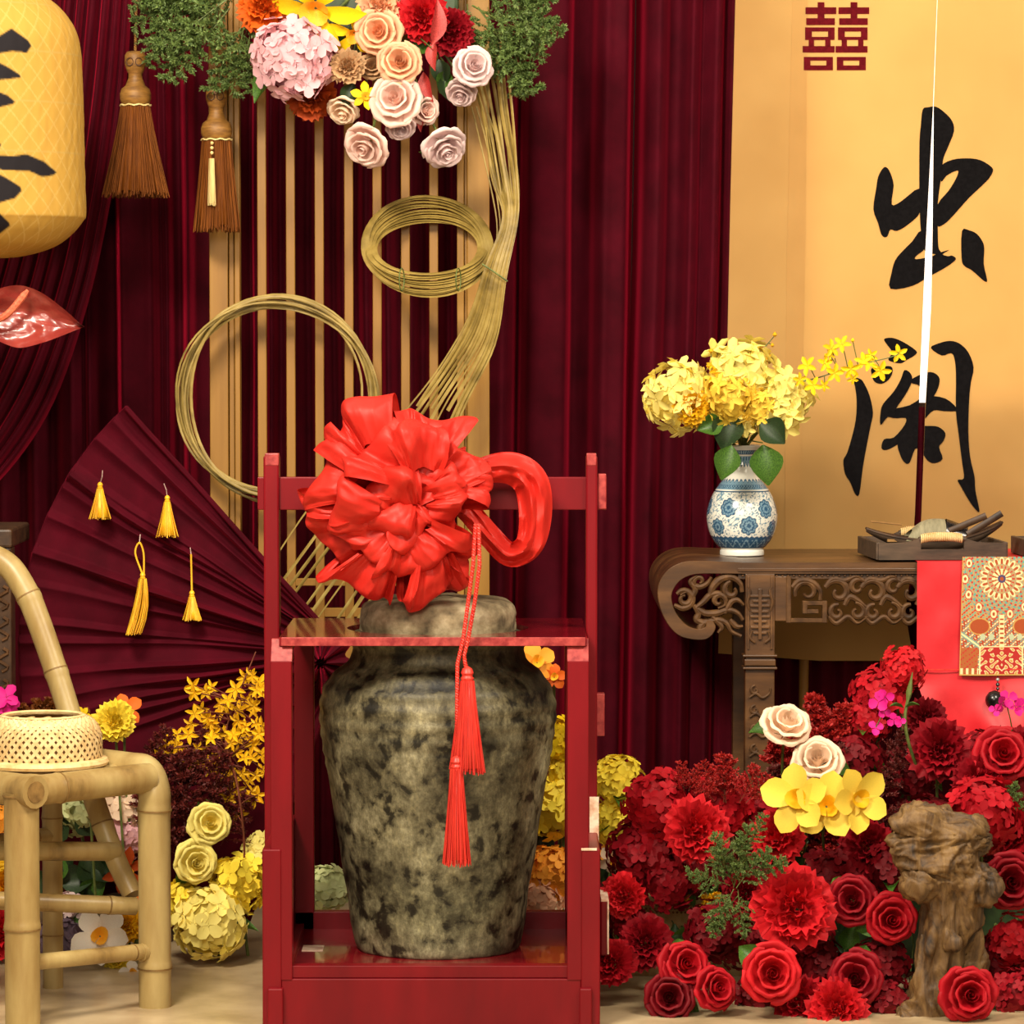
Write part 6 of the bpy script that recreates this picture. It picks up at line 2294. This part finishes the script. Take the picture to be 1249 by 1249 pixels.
for cx_, cy_, w_, h_, n_ in [(305, 835, 26, 14, 8), (262, 850, 30, 16, 7), (285, 870, 36, 18, 10), (235, 885, 30, 16, 7), (270, 900, 36, 18, 10), (308, 900, 20, 24, 8), (290, 930, 34, 18, 10), (245, 925, 26, 14, 5), (300, 960, 24, 18, 8), (215, 905, 14, 12, 3), (200, 915, 12, 8, 3), (275, 960, 22, 14, 5), (285, 985, 12, 8, 3), (318, 860, 10, 30, 5)]:
    for _ in range(n_):
        bl_.append((cx_ + rf.uniform(-w_, w_) * .9, cy_ + rf.uniform(-h_, h_), rf.uniform(9, 13), 5.571 + rf.uniform(-.05, .1)))
bl_ = [b_ for b_ in bl_ if b_[0] < 322]
spray(sp, [(290, 1130, 5.500), (298, 1040, 5.480), (290, 960, 5.460), (275, 900, 5.604), (290, 850, 5.604), (312, 795, 5.604)], bl_, PM['gold'], M_RSTEM, r=.003, Ydef=5.584, pointy=.55)
gb = 'burgundy filler sprigs left of the carrier'
for x_, y_, l_, d_ in [(240, 1010, 100, (-.2, 1)), (225, 1000, 90, (-.4, 1)), (255, 1000, 90, (.1, 1)), (215, 1010, 70, (-.5, 1)), (240, 1040, 80, (.5, .8)), (270, 1030, 75, (.6, .9)), (230, 1060, 90, (-.2, 1)), (205, 960, 60, (-.3, 1)), (245, 960, 70, (0, 1)), (195, 1020, 80, (-.2, 1)),
                       (185, 940, 60, (.3, 1)), (225, 970, 60, (.2, 1))]:
    sprig(x_, y_, 5.558 + rf.uniform(-.04, .04), l_, d_ + (.2,), M_BURG, 'burgundy feathery filler sprig beside the golden spray', gb, name='filler_sprig', stem_mat=M_RSTEM, needle=.07, nw=.014)
rose(255, 1004, 5.452, 27, PM['cream'], 'cream yellow rose, upper of two left of the carrier', face=(.2, -1, .2), group=GL)
rose(237, 1052, 5.439, 28, PM['cream'], 'cream yellow rose, lower of two left of the carrier', face=(.3, -1, .1), group=GL)
hydrangea(255, 1125, 5.439, 46, PM['cream'], 'pale yellow hydrangea resting on the floor beside the chair leg', n=46, fl=.40, group=GL)
hydrangea(290, 1078, 5.492, 36, PM['lemon'], 'lemon yellow hydrangea behind the floor hydrangea left of the carrier', n=36, fl=.44, group=GL)
hydrangea(320, 1040, 5.532, 24, PM['cream'], 'small pale yellow hydrangea touching the carrier left side', n=26, fl=.45, group=GL)
hydrangea(222, 1098, 5.472, 28, PM['lemon'], 'small lemon hydrangea half behind the chair leg', n=26, fl=.45, group=GL)
hydrangea(97, 990, 5.584, 30, PM['palegreen'], 'pale green hydrangea under the chair seat', n=34, fl=.36, group=GL)
hydrangea(150, 985, 5.571, 36, PM['blush'], 'blush pink hydrangea behind the chair brace', n=40, fl=.36, group=GL)
hydrangea(152, 1020, 5.558, 30, PM['pink'], 'pink hydrangea below the blush one behind the chair', n=34, fl=.36, group=GL)
hydrangea(75, 1150, 5.472, 34, PM['purple'], 'greyish purple hydrangea behind the near chair leg', n=40, fl=.40, group=GL)
hydrangea(80, 1108, 5.518, 22, PM['lilac'], 'small lilac hydrangea above the purple one', n=26, fl=.42, group=GL)
blossom(122, 1142, 5.386, 36, PM['white'], 'white blossom with yellow heart on the floor under the chair', face=(.1, -1, .25), group=GL, name='plumeria', cat='flower', W=.40, lift=.3, peak=.62)
blossom(152, 1062, 5.505, 30, PM['rust'], 'rust orange lily behind the chair stretchers', face=(.3, -1, -.2), group=GL, name='lily', cat='lily', n=6, W=.24, sharp_tip=.3)
blossom(160, 1096, 5.505, 22, PM['orange'], 'orange lily lower behind the chair stretchers', face=(.2, -1, .3), group=GL, name='lily', cat='lily', n=6, W=.26, sharp_tip=.3)
carnation(154, 1128, 5.466, 24, PM['gold'], 'golden ruffled flower right of the white blossom', group=GL)
blossom(162, 1188, 5.360, 18, PM['white'], 'small white blossom lying on the floor by the chair leg', face=(.2, -1, .6), group=GL, name='plumeria', cat='flower', W=.4)
carnation(143, 1172, 5.413, 18, PM['lemon'], 'small lemon ruffled flower under the chair stretcher', group=GL)
rose(8, 1080, 5.505, 34, PM['gold'], 'golden rose at the left edge behind the near chair leg', group=GL)
hydrangea(2, 1010, 5.571, 36, PM['amber'], 'amber hydrangea at the left edge behind the chair', n=36, group=GL)
carnation(0, 1140, 5.472, 34, PM['scarlet'], 'red ruffled flower at the left edge behind the chair', group=GL)
for x_, y_, l_, d_ in [(90, 1060, 44, (-.6, .5)), (75, 1040, 40, (-.3, -1)), (110, 1050, 40, (.6, -.4)), (95, 1075, 44, (.2, -1)), (60, 1090, 40, (-.5, .6)), (100, 1100, 40, (.5, .5)), (62, 1030, 44, (.4, .9)), (118, 1080, 44, (-.3, .9)), (70, 1075, 46, (.9, .1)), (120, 1020, 44, (-.5, .7))]:
    leaf_thing(x_, y_, 5.571, l_, M_DLEAF if rf.random() < .6 else M_LEAF, 'dark green leaf in the flowers behind the chair', d_, group='dark leaves behind the chair', anchor=at(x_, 1180, 5.604), W=.4)

# ================================================================== FLOWERS BEHIND THE CARRIER
GC = 'flowers standing behind the red carrier'
hydrangea(398, 1082, 5.42, 30, PM['palegreen'], 'pale green hydrangea seen through the carrier left opening', n=30, fl=.42, group=GC)
blossom(655, 808, 5.5, 26, PM['amber'], 'orange orchid blossom beside the jar neck', face=(.2, -1, .3), group=GC, name='orchid', W=.42)
blossom(676, 826, 5.5, 16, PM['orange'], 'small orange blossom right of the jar shoulder', group=GC, name='orchid', W=.4)
hydrangea(684, 905, 5.45, 28, PM['yellow'], 'yellow hydrangea right of the jar shoulder inside the frame', n=32, fl=.4, group=GC)
hydrangea(672, 985, 5.42, 36, PM['lemon'], 'lemon hydrangea right of the jar belly seen through the frame', n=36, fl=.44, group=GC)
hydrangea(688, 945, 5.44, 22, PM['lemon'], 'small lemon hydrangea between two others through the frame', n=26, fl=.44, group=GC)
hydrangea(672, 1062, 5.4, 32, PM['amber'], 'amber hydrangea low beside the jar through the frame', n=34, fl=.42, group=GC)
hydrangea(658, 1098, 5.38, 28, PM['peach'], 'peach hydrangea lowest beside the jar through the frame', n=30, fl=.42, group=GC)
leaf_thing(668, 1010, 5.44, 42, M_DLEAF, 'dark leaf between the hydrangeas beside the jar', (-.4, -1), anchor=at(670, 1120, 5.5), W=.4)
hydrangea(754, 955, 5.40, 36, PM['lemon'], 'yellow hydrangea, upper of two right of the carrier', n=50, fl=.32, group=GC)
hydrangea(757, 1002, 5.40, 34, PM['lemon'], 'yellow hydrangea, lower of two right of the carrier', n=46, fl=.34, group=GC)
blossom(748, 1048, 5.36, 20, PM['blush'], 'limp cream blossom under the yellow hydrangeas right of the carrier', face=(.2, -1, -.6), group=GC, name='cream_blossom', cat='flower', W=.4)
blossom(738, 1040, 5.38, 10, PM['amber'], 'tiny amber blossom touching the carrier right side', group=GC, name='amber_blossom', cat='flower')
for x_, y_, d_ in [(745, 1040, (-.2, -1)), (755, 1060, (.5, -1)), (742, 1080, (.3, -1))]:
    leaf_thing(x_, y_, 5.42, 40, M_DLEAF, 'dark leaf under the yellow hydrangeas', d_, group='dark leaves under the yellow hydrangeas', anchor=at(x_, 1110, 5.46), W=.42)

# ================================================================== RED FLOWER BANK (right)
GR = 'red flower bank on the right'
# trough that the stems stand in
tb = thing('wicker_trough', 'pale yellow wicker trough half buried in the red flowers', 'trough', (at(900, 1110, 5.35).x, 5.35, 0))
a, b_ = at(742, 1092, 5.30), at(925, 1092, 5.30)
MB().box((a.x, 5.30, 0), (b_.x, 5.31, a.z - .02)).build('trough_wall', M_WICKER, tb)
MB().box((a.x, 5.56, 0), (b_.x, 5.57, a.z - .02)).build('trough_wall', M_WICKER, tb)
MB().box((a.x, 5.30, 0), (a.x + .01, 5.57, a.z - .02)).build('trough_wall', M_WICKER, tb)
MB().box((a.x - .004, 5.292, a.z - .02), (b_.x, 5.314, a.z)).build('trough_rim', M_WICKER, tb, bevel=.004)
mbd = MB()
for i in range(30):
    for j in range(3):
        c = at(746 + i * 5 + (2 if j % 2 else 0), 1104 + j * 4.5, 5.298)
        mbd.lathe([(.0003, .001), (.003, 0), (.0003, -.001)], 5, c, M=Matrix.Rotation(PI / 2, 3, 'X'))
mbd.build('weave_hole', M_WICKD, tb)['kind'] = 'stuff'
soil = MB().box((a.x + .01, 5.31, .01), (b_.x, 5.56, a.z - .06)).build('moss_fill', M_DLEAF, tb)
fb = thing('flower_foam', 'dark green foam block under the red flowers behind the driftwood', 'foam block', (at(1080, 1150, 5.4).x, 5.4, 0))
MB().box((at(935, 1100, 5.3).x, 5.32, 0), (at(1330, 1100, 5.3).x, 5.6, .2)).build('foam_body', M_DLEAF, fb, bevel=.02)
BK = lambda x_, Y_=5.42: Vector((at(x_, 1100, Y_).x, Y_, a.z - .06))

HY = [  # px, py, Y, r, colour, n, label
    (806, 985, 5.20, 42, 'red', 70, 'red hydrangea at the upper left shoulder of the flower bank'),
    (788, 1040, 5.22, 44, 'red2', 80, 'dark red hydrangea at the far left of the flower bank'),
    (815, 1075, 5.18, 34, 'red2', 54, 'dark red hydrangea above the wicker trough rim'),
    (880, 980, 5.24, 40, 'red', 60, 'red hydrangea under the red fern plume'),
    (870, 1135, 5.10, 36, 'crimson', 56, 'crimson hydrangea behind the three front roses'),
    (1101, 818, 5.46, 28, 'scarlet', 50, 'bright red hydrangea topping the bank before the runner'),
    (1072, 850, 5.46, 34, 'red', 56, 'red hydrangea left below the topmost one'),
    (1056, 882, 5.44, 28, 'red', 46, 'red hydrangea beside the magenta blossoms'),
    (1198, 995, 5.16, 44, 'red', 66, 'red hydrangea right of the driftwood head'),
    (1240, 1150, 5.06, 34, 'red', 46, 'red hydrangea at the right edge beside the driftwood foot'),
    (1240, 1212, 5.0, 32, 'red2', 44, 'dark red hydrangea in the bottom right corner'),
    (1010, 1075, 5.22, 38, 'crimson', 56, 'crimson hydrangea below the yellow orchids'),
    (905, 1150, 5.14, 30, 'crimson', 44, 'crimson hydrangea above the big open front rose'),
    (1130, 1010, 5.35, 38, 'crimson', 50, 'crimson hydrangea behind the driftwood head'),
    (1000, 1180, 5.1, 34, 'crimson', 46, 'crimson hydrangea low between the front roses'),
    (1196, 930, 5.42, 34, 'crimson', 50, 'crimson hydrangea between the ruffled flower and the rose under the pendant'),
    (925, 1215, 5.06, 30, 'crimson', 44, 'crimson hydrangea on the floor between the left roses and the open rose'),
    (1085, 1060, 5.2, 34, 'crimson', 46, 'crimson hydrangea tucked left of the driftwood burr'),
    (1075, 1175, 5.05, 34, 'crimson', 46, 'crimson hydrangea left of the driftwood trunk'),
    (1085, 1225, 4.98, 30, 'crimson', 40, 'crimson hydrangea at the driftwood foot on its left'),
    (1215, 1175, 5.1, 36, 'crimson', 50, 'crimson hydrangea right of the driftwood trunk'),
    (985, 1150, 5.12, 32, 'red2', 46, 'dark red hydrangea below the large scarlet ruffled flower'),
    (915, 1000, 5.3, 34, 'red2', 46, 'dark red hydrangea above the green fern'),
    (930, 1060, 5.24, 34, 'crimson', 46, 'crimson hydrangea right of the green fern'),
    (1040, 930, 5.4, 36, 'crimson', 46, 'crimson hydrangea right of the upper blush roses'),
    (1225, 960, 5.3, 36, 'crimson', 46, 'crimson hydrangea right of the driftwood at the right edge'),
    (845, 1060, 5.24, 34, 'crimson', 46, 'crimson hydrangea between scarlet flower and trough'),
    (770, 1130, 5.16, 26, 'red2', 40, 'small dark red hydrangea low beside the carrier'),
    (1110, 940, 5.45, 36, 'crimson', 50, 'crimson hydrangea behind the pale roses'),
]
for x_, y_, Y_, r_, c_, n_, lb in HY:
    Y_ -= .10
    r_ *= 1.12
    hydrangea(x_, y_, Y_, r_, PM[c_], lb, n=n_, fl=.27, group=GR, anchor=BK(x_), leaves=1)
CA = [
    (850, 1015, 5.10, 40, 'scarlet', (.1, -1, .3), 'bright scarlet ruffled flower on the left of the bank'),
    (968, 1108, 4.98, 48, 'scarlet', (.1, -1, .3), 'large bright scarlet ruffled flower in the front centre'),
    (948, 1022, 5.24, 34, 'scarlet', (-.2, -1, .5), 'scarlet ruffled flower just under the yellow orchids'),
    (748, 1175, 5.05, 28, 'red', (-.3, -1, .4), 'red ruffled flower on the floor beside the carrier'),
    (788, 1150, 5.08, 32, 'red2', (0, -1, .3), 'dark red ruffled flower on the floor left of the front roses'),
    (762, 1092, 5.12, 26, 'scarlet', (-.4, -1, .1), 'scarlet ruffled flower hanging over the trough rim'),
    (1022, 1232, 4.93, 36, 'scarlet', (0, -1, .5), 'scarlet ruffled flower at the bottom edge left of the driftwood'),
    (975, 1222, 4.97, 32, 'red', (.1, -1, .3), 'red ruffled flower right of the big open front rose'),
    (1146, 915, 5.32, 36, 'red2', (0, -1, .2), 'dark red ruffled flower under the hanging red runner'),
    (1128, 878, 5.40, 26, 'crimson', (.1, -1, .3), 'crimson ruffled flower beside the runner'),
    (1195, 955, 5.24, 34, 'red2', (.1, -1, .4), 'dark red ruffled flower above the driftwood right side'),
    (1232, 1020, 5.22, 34, 'red', (.2, -1, .2), 'red ruffled flower at the right edge'),
    (910, 1090, 5.16, 30, 'red2', (0, -1, .2), 'dark red ruffled flower below the green fern'),
    (1060, 1035, 5.24, 34, 'red2', (0, -1, .3), 'dark red ruffled flower left of the driftwood head'),
    (1246, 915, 5.36, 26, 'red2', (0, -1, .3), 'dark red ruffled flower at the right edge under the runner'),
]
for x_, y_, Y_, r_, c_, f_, lb in CA:
    Y_ -= .12
    r_ *= 1.1
    carnation(x_, y_, Y_, r_, PM[c_], lb, face=f_, group=GR, anchor=BK(x_), name='ruffled_flower', cat='flower')
RO = [
    (834, 1178, 4.98, 31, 'red', (.25, -1, .35), 'red rose, topmost of the three on the floor at the left'),
    (817, 1217, 4.96, 30, 'crimson', (-.1, -1, .25), 'dark red rose, lowest of the three on the floor at the left'),
    (870, 1206, 4.95, 28, 'red', (.5, -1, .25), 'red rose, right of the three on the floor at the left'),
    (940, 1187, 4.92, 37, 'scarlet', (.05, -1, .15), 'large open bright red rose in the front row'),
    (1040, 1098, 5.06, 31, 'red2', (-.2, -1, .2), 'dark red rose left of the driftwood neck'),
    (1085, 1121, 5.02, 31, 'red', (.1, -1, .1), 'red rose touching the driftwood neck'),
    (1043, 1193, 4.98, 34, 'red2', (-.1, -1, .2), 'red rose left of the driftwood foot'),
    (1180, 1213, 4.90, 34, 'red', (.1, -1, .15), 'red rose before the driftwood foot'),
    (1222, 922, 5.26, 34, 'red', (0, -1, .35), 'large red rose under the bead pendant'),
    (1230, 1076, 5.08, 36, 'red2', (.1, -1, .15), 'red rose at the right edge beside the driftwood'),
]
for x_, y_, Y_, r_, c_, f_, lb in RO:
    Y_ -= .13
    r_ *= 1.05
    rose(x_, y_, Y_, r_, PM[c_], lb, face=f_, group=GR, anchor=BK(x_))
rose(958, 888, 5.14, 33, PM['blush'], 'pale blush rose standing highest before the table leg', face=(.2, -.75, .75), group=GR, anchor=BK(975))
rose(998, 931, 5.10, 33, PM['blush'], 'pale blush rose right behind the yellow orchids', face=(-.1, -.9, .6), group=GR, anchor=BK(1000))
for x_, y_, r_, f_, lb in [(975, 975, 44, (-.5, -1, .25), 'yellow orchid, left of three before the blush roses'), (1008, 984, 42, (.1, -1, .2), 'yellow orchid with red heart, middle of three'), (1044, 975, 40, (.55, -1, .15), 'yellow orchid, right of three before the blush roses')]:
    blossom(x_, y_, 4.98, r_, PM['vyellow'], lb, face=f_, group=GR, anchor=BK(x_), W=.40, lift=.35, curl=.1, name='yellow_orchid', lip=PM['gold'], peak=.58)
mg = thing('bougainvillea', 'magenta blossoms on a green stem among the red hydrangeas', 'flower', at(1075, 880, 5.36), GR)
spray(mg, [(1122, 930, 5.24), (1106, 900, 5.2), (1100, 878, 5.18), (1080, 868, 5.17)], [(1072, 856, 13), (1080, 850, 12), (1078, 868, 10), (1068, 888, 11), (1090, 878, 9), (1098, 880, 8)], PM['magenta'], M_STEM, Ydef=5.16, pointy=.1, np_=3)
mg2 = thing('bougainvillea', 'magenta blossoms at the right edge beside the black pendant', 'flower', at(1230, 880, 5.36), GR)
spray(mg2, [(1232, 930, 5.2), (1234, 890, 5.18), (1228, 860, 5.16)], [(1222, 858, 13), (1230, 852, 12), (1238, 862, 12), (1214, 866, 8), (1246, 862, 12)], PM['magenta'], M_STEM, Ydef=5.15, pointy=.1, np_=3)
bd = thing('flower_bud', 'green pointed flower bud on a stalk before the runner', 'bud', at(1106, 930, 5.38))
MB().sweep(spline([at(1118, 935, 5.2), at(1108, 905, 5.17), at(1104, 875, 5.16), at(1108, 850, 5.16), at(1113, 820, 5.16)], 6), [.0035] * 18 + [.005, .0065, .006, .0045, .003, .002, .001], n=6).build('bud_stalk', M_STEM, bd, smooth=True)
for dx, dz in ((-1, .3), (1, .4)):
    p0 = at(1103, 864, 5.16)
    q = Vector((dx, -.2, dz)).normalized()
    child(bd, 'leaf', leaf_mesh(M_LEAF), loc=p0 - Vector(bd.location), quat=Matrix((q, Vector((0, 0, 1)).cross(q).normalized(), q.cross(Vector((0, 0, 1)).cross(q).normalized()))).transposed().to_quaternion(), sc=.032)

# green fern
gf = 'green fern sprigs in the red flower bank'
for x_, y_, l_, d_ in [(895, 1080, 62, (-.4, 1)), (895, 1085, 66, (.1, 1)), (900, 1085, 66, (.6, .8)), (890, 1080, 60, (-.9, .3)), (895, 1085, 58, (-.5, -.8)), (900, 1085, 58, (.2, -1)), (905, 1060, 58, (.8, .2)), (885, 1060, 50, (-.3, 1)), (900, 1050, 50, (.2, 1)), (880, 1090, 56, (-.2, -.6)), (915, 1030, 45, (.4, .8))]:
    sprig(x_, y_, 4.88 + rf.uniform(-.03, .03), l_, d_ + (.3,), M_PINE, 'green feathery fern sprig among the red flowers left of the driftwood', gf, name='fern_sprig')
sprig(1240, 1000, 5.1, 50, (-.1, 1, .2), M_PINE, 'small green sprig at the right edge beside the driftwood', None, name='fern_sprig')
# red plumes
gp = 'red fern plumes above the red hydrangeas'
for x_, y_, l_, d_ in [(890, 985, 62, (-.15, 1)), (885, 985, 58, (.1, 1)), (900, 985, 52, (.45, 1)), (875, 975, 45, (-.4, 1)), (910, 985, 45, (.8, .8)), (838, 975, 42, (-.2, 1)), (842, 972, 34, (.3, 1)), (870, 985, 40, (-.7, .7))]:
    sprig(x_, y_ - 6, 5.06 + rf.uniform(-.02, .02), l_, d_ + (.05,), M_REDF, 'bright red fern plume at the top left of the flower bank', gp, name='fern_plume', stem_mat=M_RSTEM, needle=.06, nw=.014)
gq = 'burgundy filler sprigs in the red flower bank'
for i in range(46):
    x_ = rf.choice([rf.uniform(930, 1100), rf.uniform(985, 1090), rf.uniform(1180, 1249)])
    y_ = rf.uniform(930, 1090) if x_ > 1040 else rf.uniform(1000, 1090)
    sprig(x_, y_, 5.28 + rf.uniform(-.06, .08), rf.uniform(50, 78), (rf.uniform(-.6, .6), 1, .25), M_BURG if i % 3 else M_REDF, 'burgundy feathery filler sprig in the red flower bank', gq, name='filler_sprig', stem_mat=M_RSTEM, needle=.07, nw=.014)
for x_, y_, l_ in [(1000, 910, 62), (990, 920, 50), (1020, 920, 62), (1035, 930, 56), (1010, 935, 50), (950, 940, 45), (965, 945, 50)]:
    sprig(x_, y_, 5.34, l_, (rf.uniform(-.35, .35), 1, .1), M_REDF, 'upright red leafy sprig behind the blush roses', 'red leafy sprigs behind the blush roses', name='leaf_sprig', stem_mat=M_RSTEM, needle=.12, nw=.03)
for x_, y_ in [(850, 1112), (840, 1105), (860, 1108)]:
    sprig(x_, y_, 5.12, 28, (rf.uniform(-.9, .9), .5, .4), PM['gold'], 'small yellow filler sprig over the trough rim', 'yellow filler sprigs over the trough', name='filler_sprig', needle=.14, nw=.05)
for i in range(34):
    x_, y_ = rf.uniform(790, 1245), rf.uniform(1000, 1215)
    leaf_thing(x_, y_, 5.22 if y_ < 1120 else 5.1, rf.uniform(36, 50), M_DLEAF if i % 4 else M_LEAF, 'dark green leaf deep between the red flowers', (rf.uniform(-1, 1), rf.uniform(-.6, 1)), group='dark leaves between the red flowers', anchor=BK(x_), W=.4)
leaf_thing(1030, 1160, 5.0, 34, M_LEAF, 'pale green leaf above the red rose left of the driftwood foot', (.3, .9), anchor=BK(1040), W=.4)

# ================================================================== DRIFTWOOD
m_drift, nt, b = base_mat('driftwood')
r1, n1, mp1 = ramp_noise(nt, 9.0, [(0.34, srgb(40, 26, 12)), (0.48, srgb(96, 69, 36)), (0.68, srgb(140, 108, 62))], detail=12, rough=0.7, stretch=(2.6, 2.6, 0.7), dist=1.2)
nt.links.new(r1.outputs[0], b.inputs['Base Color'])
b.inputs['Roughness'].default_value = 0.6
add_bump(nt, b, n1.outputs['Fac'], 0.7, 0.006)
yd = 4.86
blobs = []


def limb(pts, n=7):
    """chain of (px,py,Y,rpx)"""
    for (a, c) in zip(pts, pts[1:]):
        for i in range(n):
            t = i / n
            q = [a[k] + (c[k] - a[k]) * t for k in range(4)]
            blobs.append((at(q[0], q[1], q[2]), px2m(q[3], q[2])))
    q = pts[-1]
    blobs.append((at(q[0], q[1], q[2]), px2m(q[3], q[2])))


limb([(1130, 1270, yd, 40), (1134, 1225, yd, 32), (1142, 1185, yd, 28), (1152, 1145, yd, 30), (1160, 1110, yd, 34), (1158, 1075, yd, 42), (1148, 1040, yd, 50), (1138, 1022, yd, 44)])
limb([(1140, 1020, yd, 42), (1122, 1004, yd - .03, 26), (1112, 1000, yd - .04, 20), (1098, 1003, yd - .05, 12)])
limb([(1150, 1020, yd, 42), (1180, 1016, yd - .02, 26), (1190, 1030, yd - .02, 18)])
limb([(1165, 1065, yd, 34), (1192, 1072, yd - .02, 24), (1204, 1078, yd - .03, 16), (1196, 1094, yd - .03, 12)])
limb([(1135, 1040, yd, 36), (1108, 1036, yd - .04, 20), (1094, 1030, yd - .05, 12)])
limb([(1140, 1065, yd, 34), (1122, 1082, yd - .05, 19), (1112, 1084, yd - .06, 13)])
limb([(1165, 1095, yd, 26), (1182, 1116, yd, 18), (1190, 1122, yd - .01, 8)])
limb([(1175, 1120, yd + .02, 18), (1188, 1165, yd + .03, 15), (1186, 1240, yd + .03, 17), (1188, 1285, yd + .03, 22)])
limb([(1138, 1215, yd, 24), (1108, 1245, yd - .02, 22), (1085, 1270, yd - .03, 20)])
limb([(1150, 1130, yd - .02, 18), (1162, 1150, yd - .05, 9), (1170, 1154, yd - .05, 4)])
limb([(1145, 1120, yd - .03, 14), (1136, 1160, yd - .04, 10), (1130, 1200, yd - .03, 8)])
bmj = bmesh.new()
for c, r_ in blobs:
    bmesh.ops.create_icosphere(bmj, subdivisions=2, radius=r_, matrix=Matrix.Translation(c))
tmp = bpy.data.meshes.new('tmp')
bmj.to_mesh(tmp)
bmj.free()
to = bpy.data.objects.new('tmp', tmp)
col.objects.link(to)
md = to.modifiers.new('remesh', 'REMESH')
md.mode = 'VOXEL'
md.voxel_size = 0.0042
dg = bpy.context.evaluated_depsgraph_get()
dme = bpy.data.meshes.new_from_object(to.evaluated_get(dg))
bpy.data.objects.remove(to)
nv_ = len(dme.vertices)
co = np.zeros(nv_ * 3)
no = np.zeros(nv_ * 3)
dme.vertices.foreach_get('co', co)
dme.vertices.foreach_get('normal', no)
co = co.reshape(-1, 3)
no = no.reshape(-1, 3)
for i in range(nv_):
    x_, y_, z_ = co[i]
    # grain runs up the trunk and swirls in the burr; rotted hollows
    wx, wz = 0.05 * nz(x_ * 6, y_ * 6, z_ * 6), 0.05 * nz(x_ * 6 + 9, y_ * 6, z_ * 6)
    t_ = min(1.0, max(0.0, (z_ - 0.28) / 0.1))
    X1, Z1 = x_ + wx, z_ + wz
    ca, sa_ = math.cos(0.9 * t_), math.sin(0.9 * t_)
    p_, q_ = X1 * ca + Z1 * sa_, -X1 * sa_ + Z1 * ca
    g = 1 - abs(nz(p_ * 34, y_ * 30, q_ * 7)) * 2.4
    g2 = 1 - abs(nz(p_ * 85, y_ * 70, q_ * 18)) * 2.2
    h = nz(x_ * 15 + 3, y_ * 15, z_ * 15)
    hole = max(0.0, nz(x_ * 13 + 31, y_ * 13, z_ * 13 + 4) - 0.22) * t_
    co[i] += no[i] * (0.012 * (g - .4) + 0.0045 * (g2 - .4) + 0.014 * h - 0.09 * hole)
    co[i][2] = max(co[i][2], -0.004)
dme.vertices.foreach_set('co', co.ravel())
dme.materials.clear()
dme.materials.append(m_drift)
dme.polygons.foreach_set('use_smooth', [True] * len(dme.polygons))
dme.name = 'driftwood'
tag(place('driftwood', dme), 'gnarled brown driftwood root standing among the red flowers', 'driftwood')
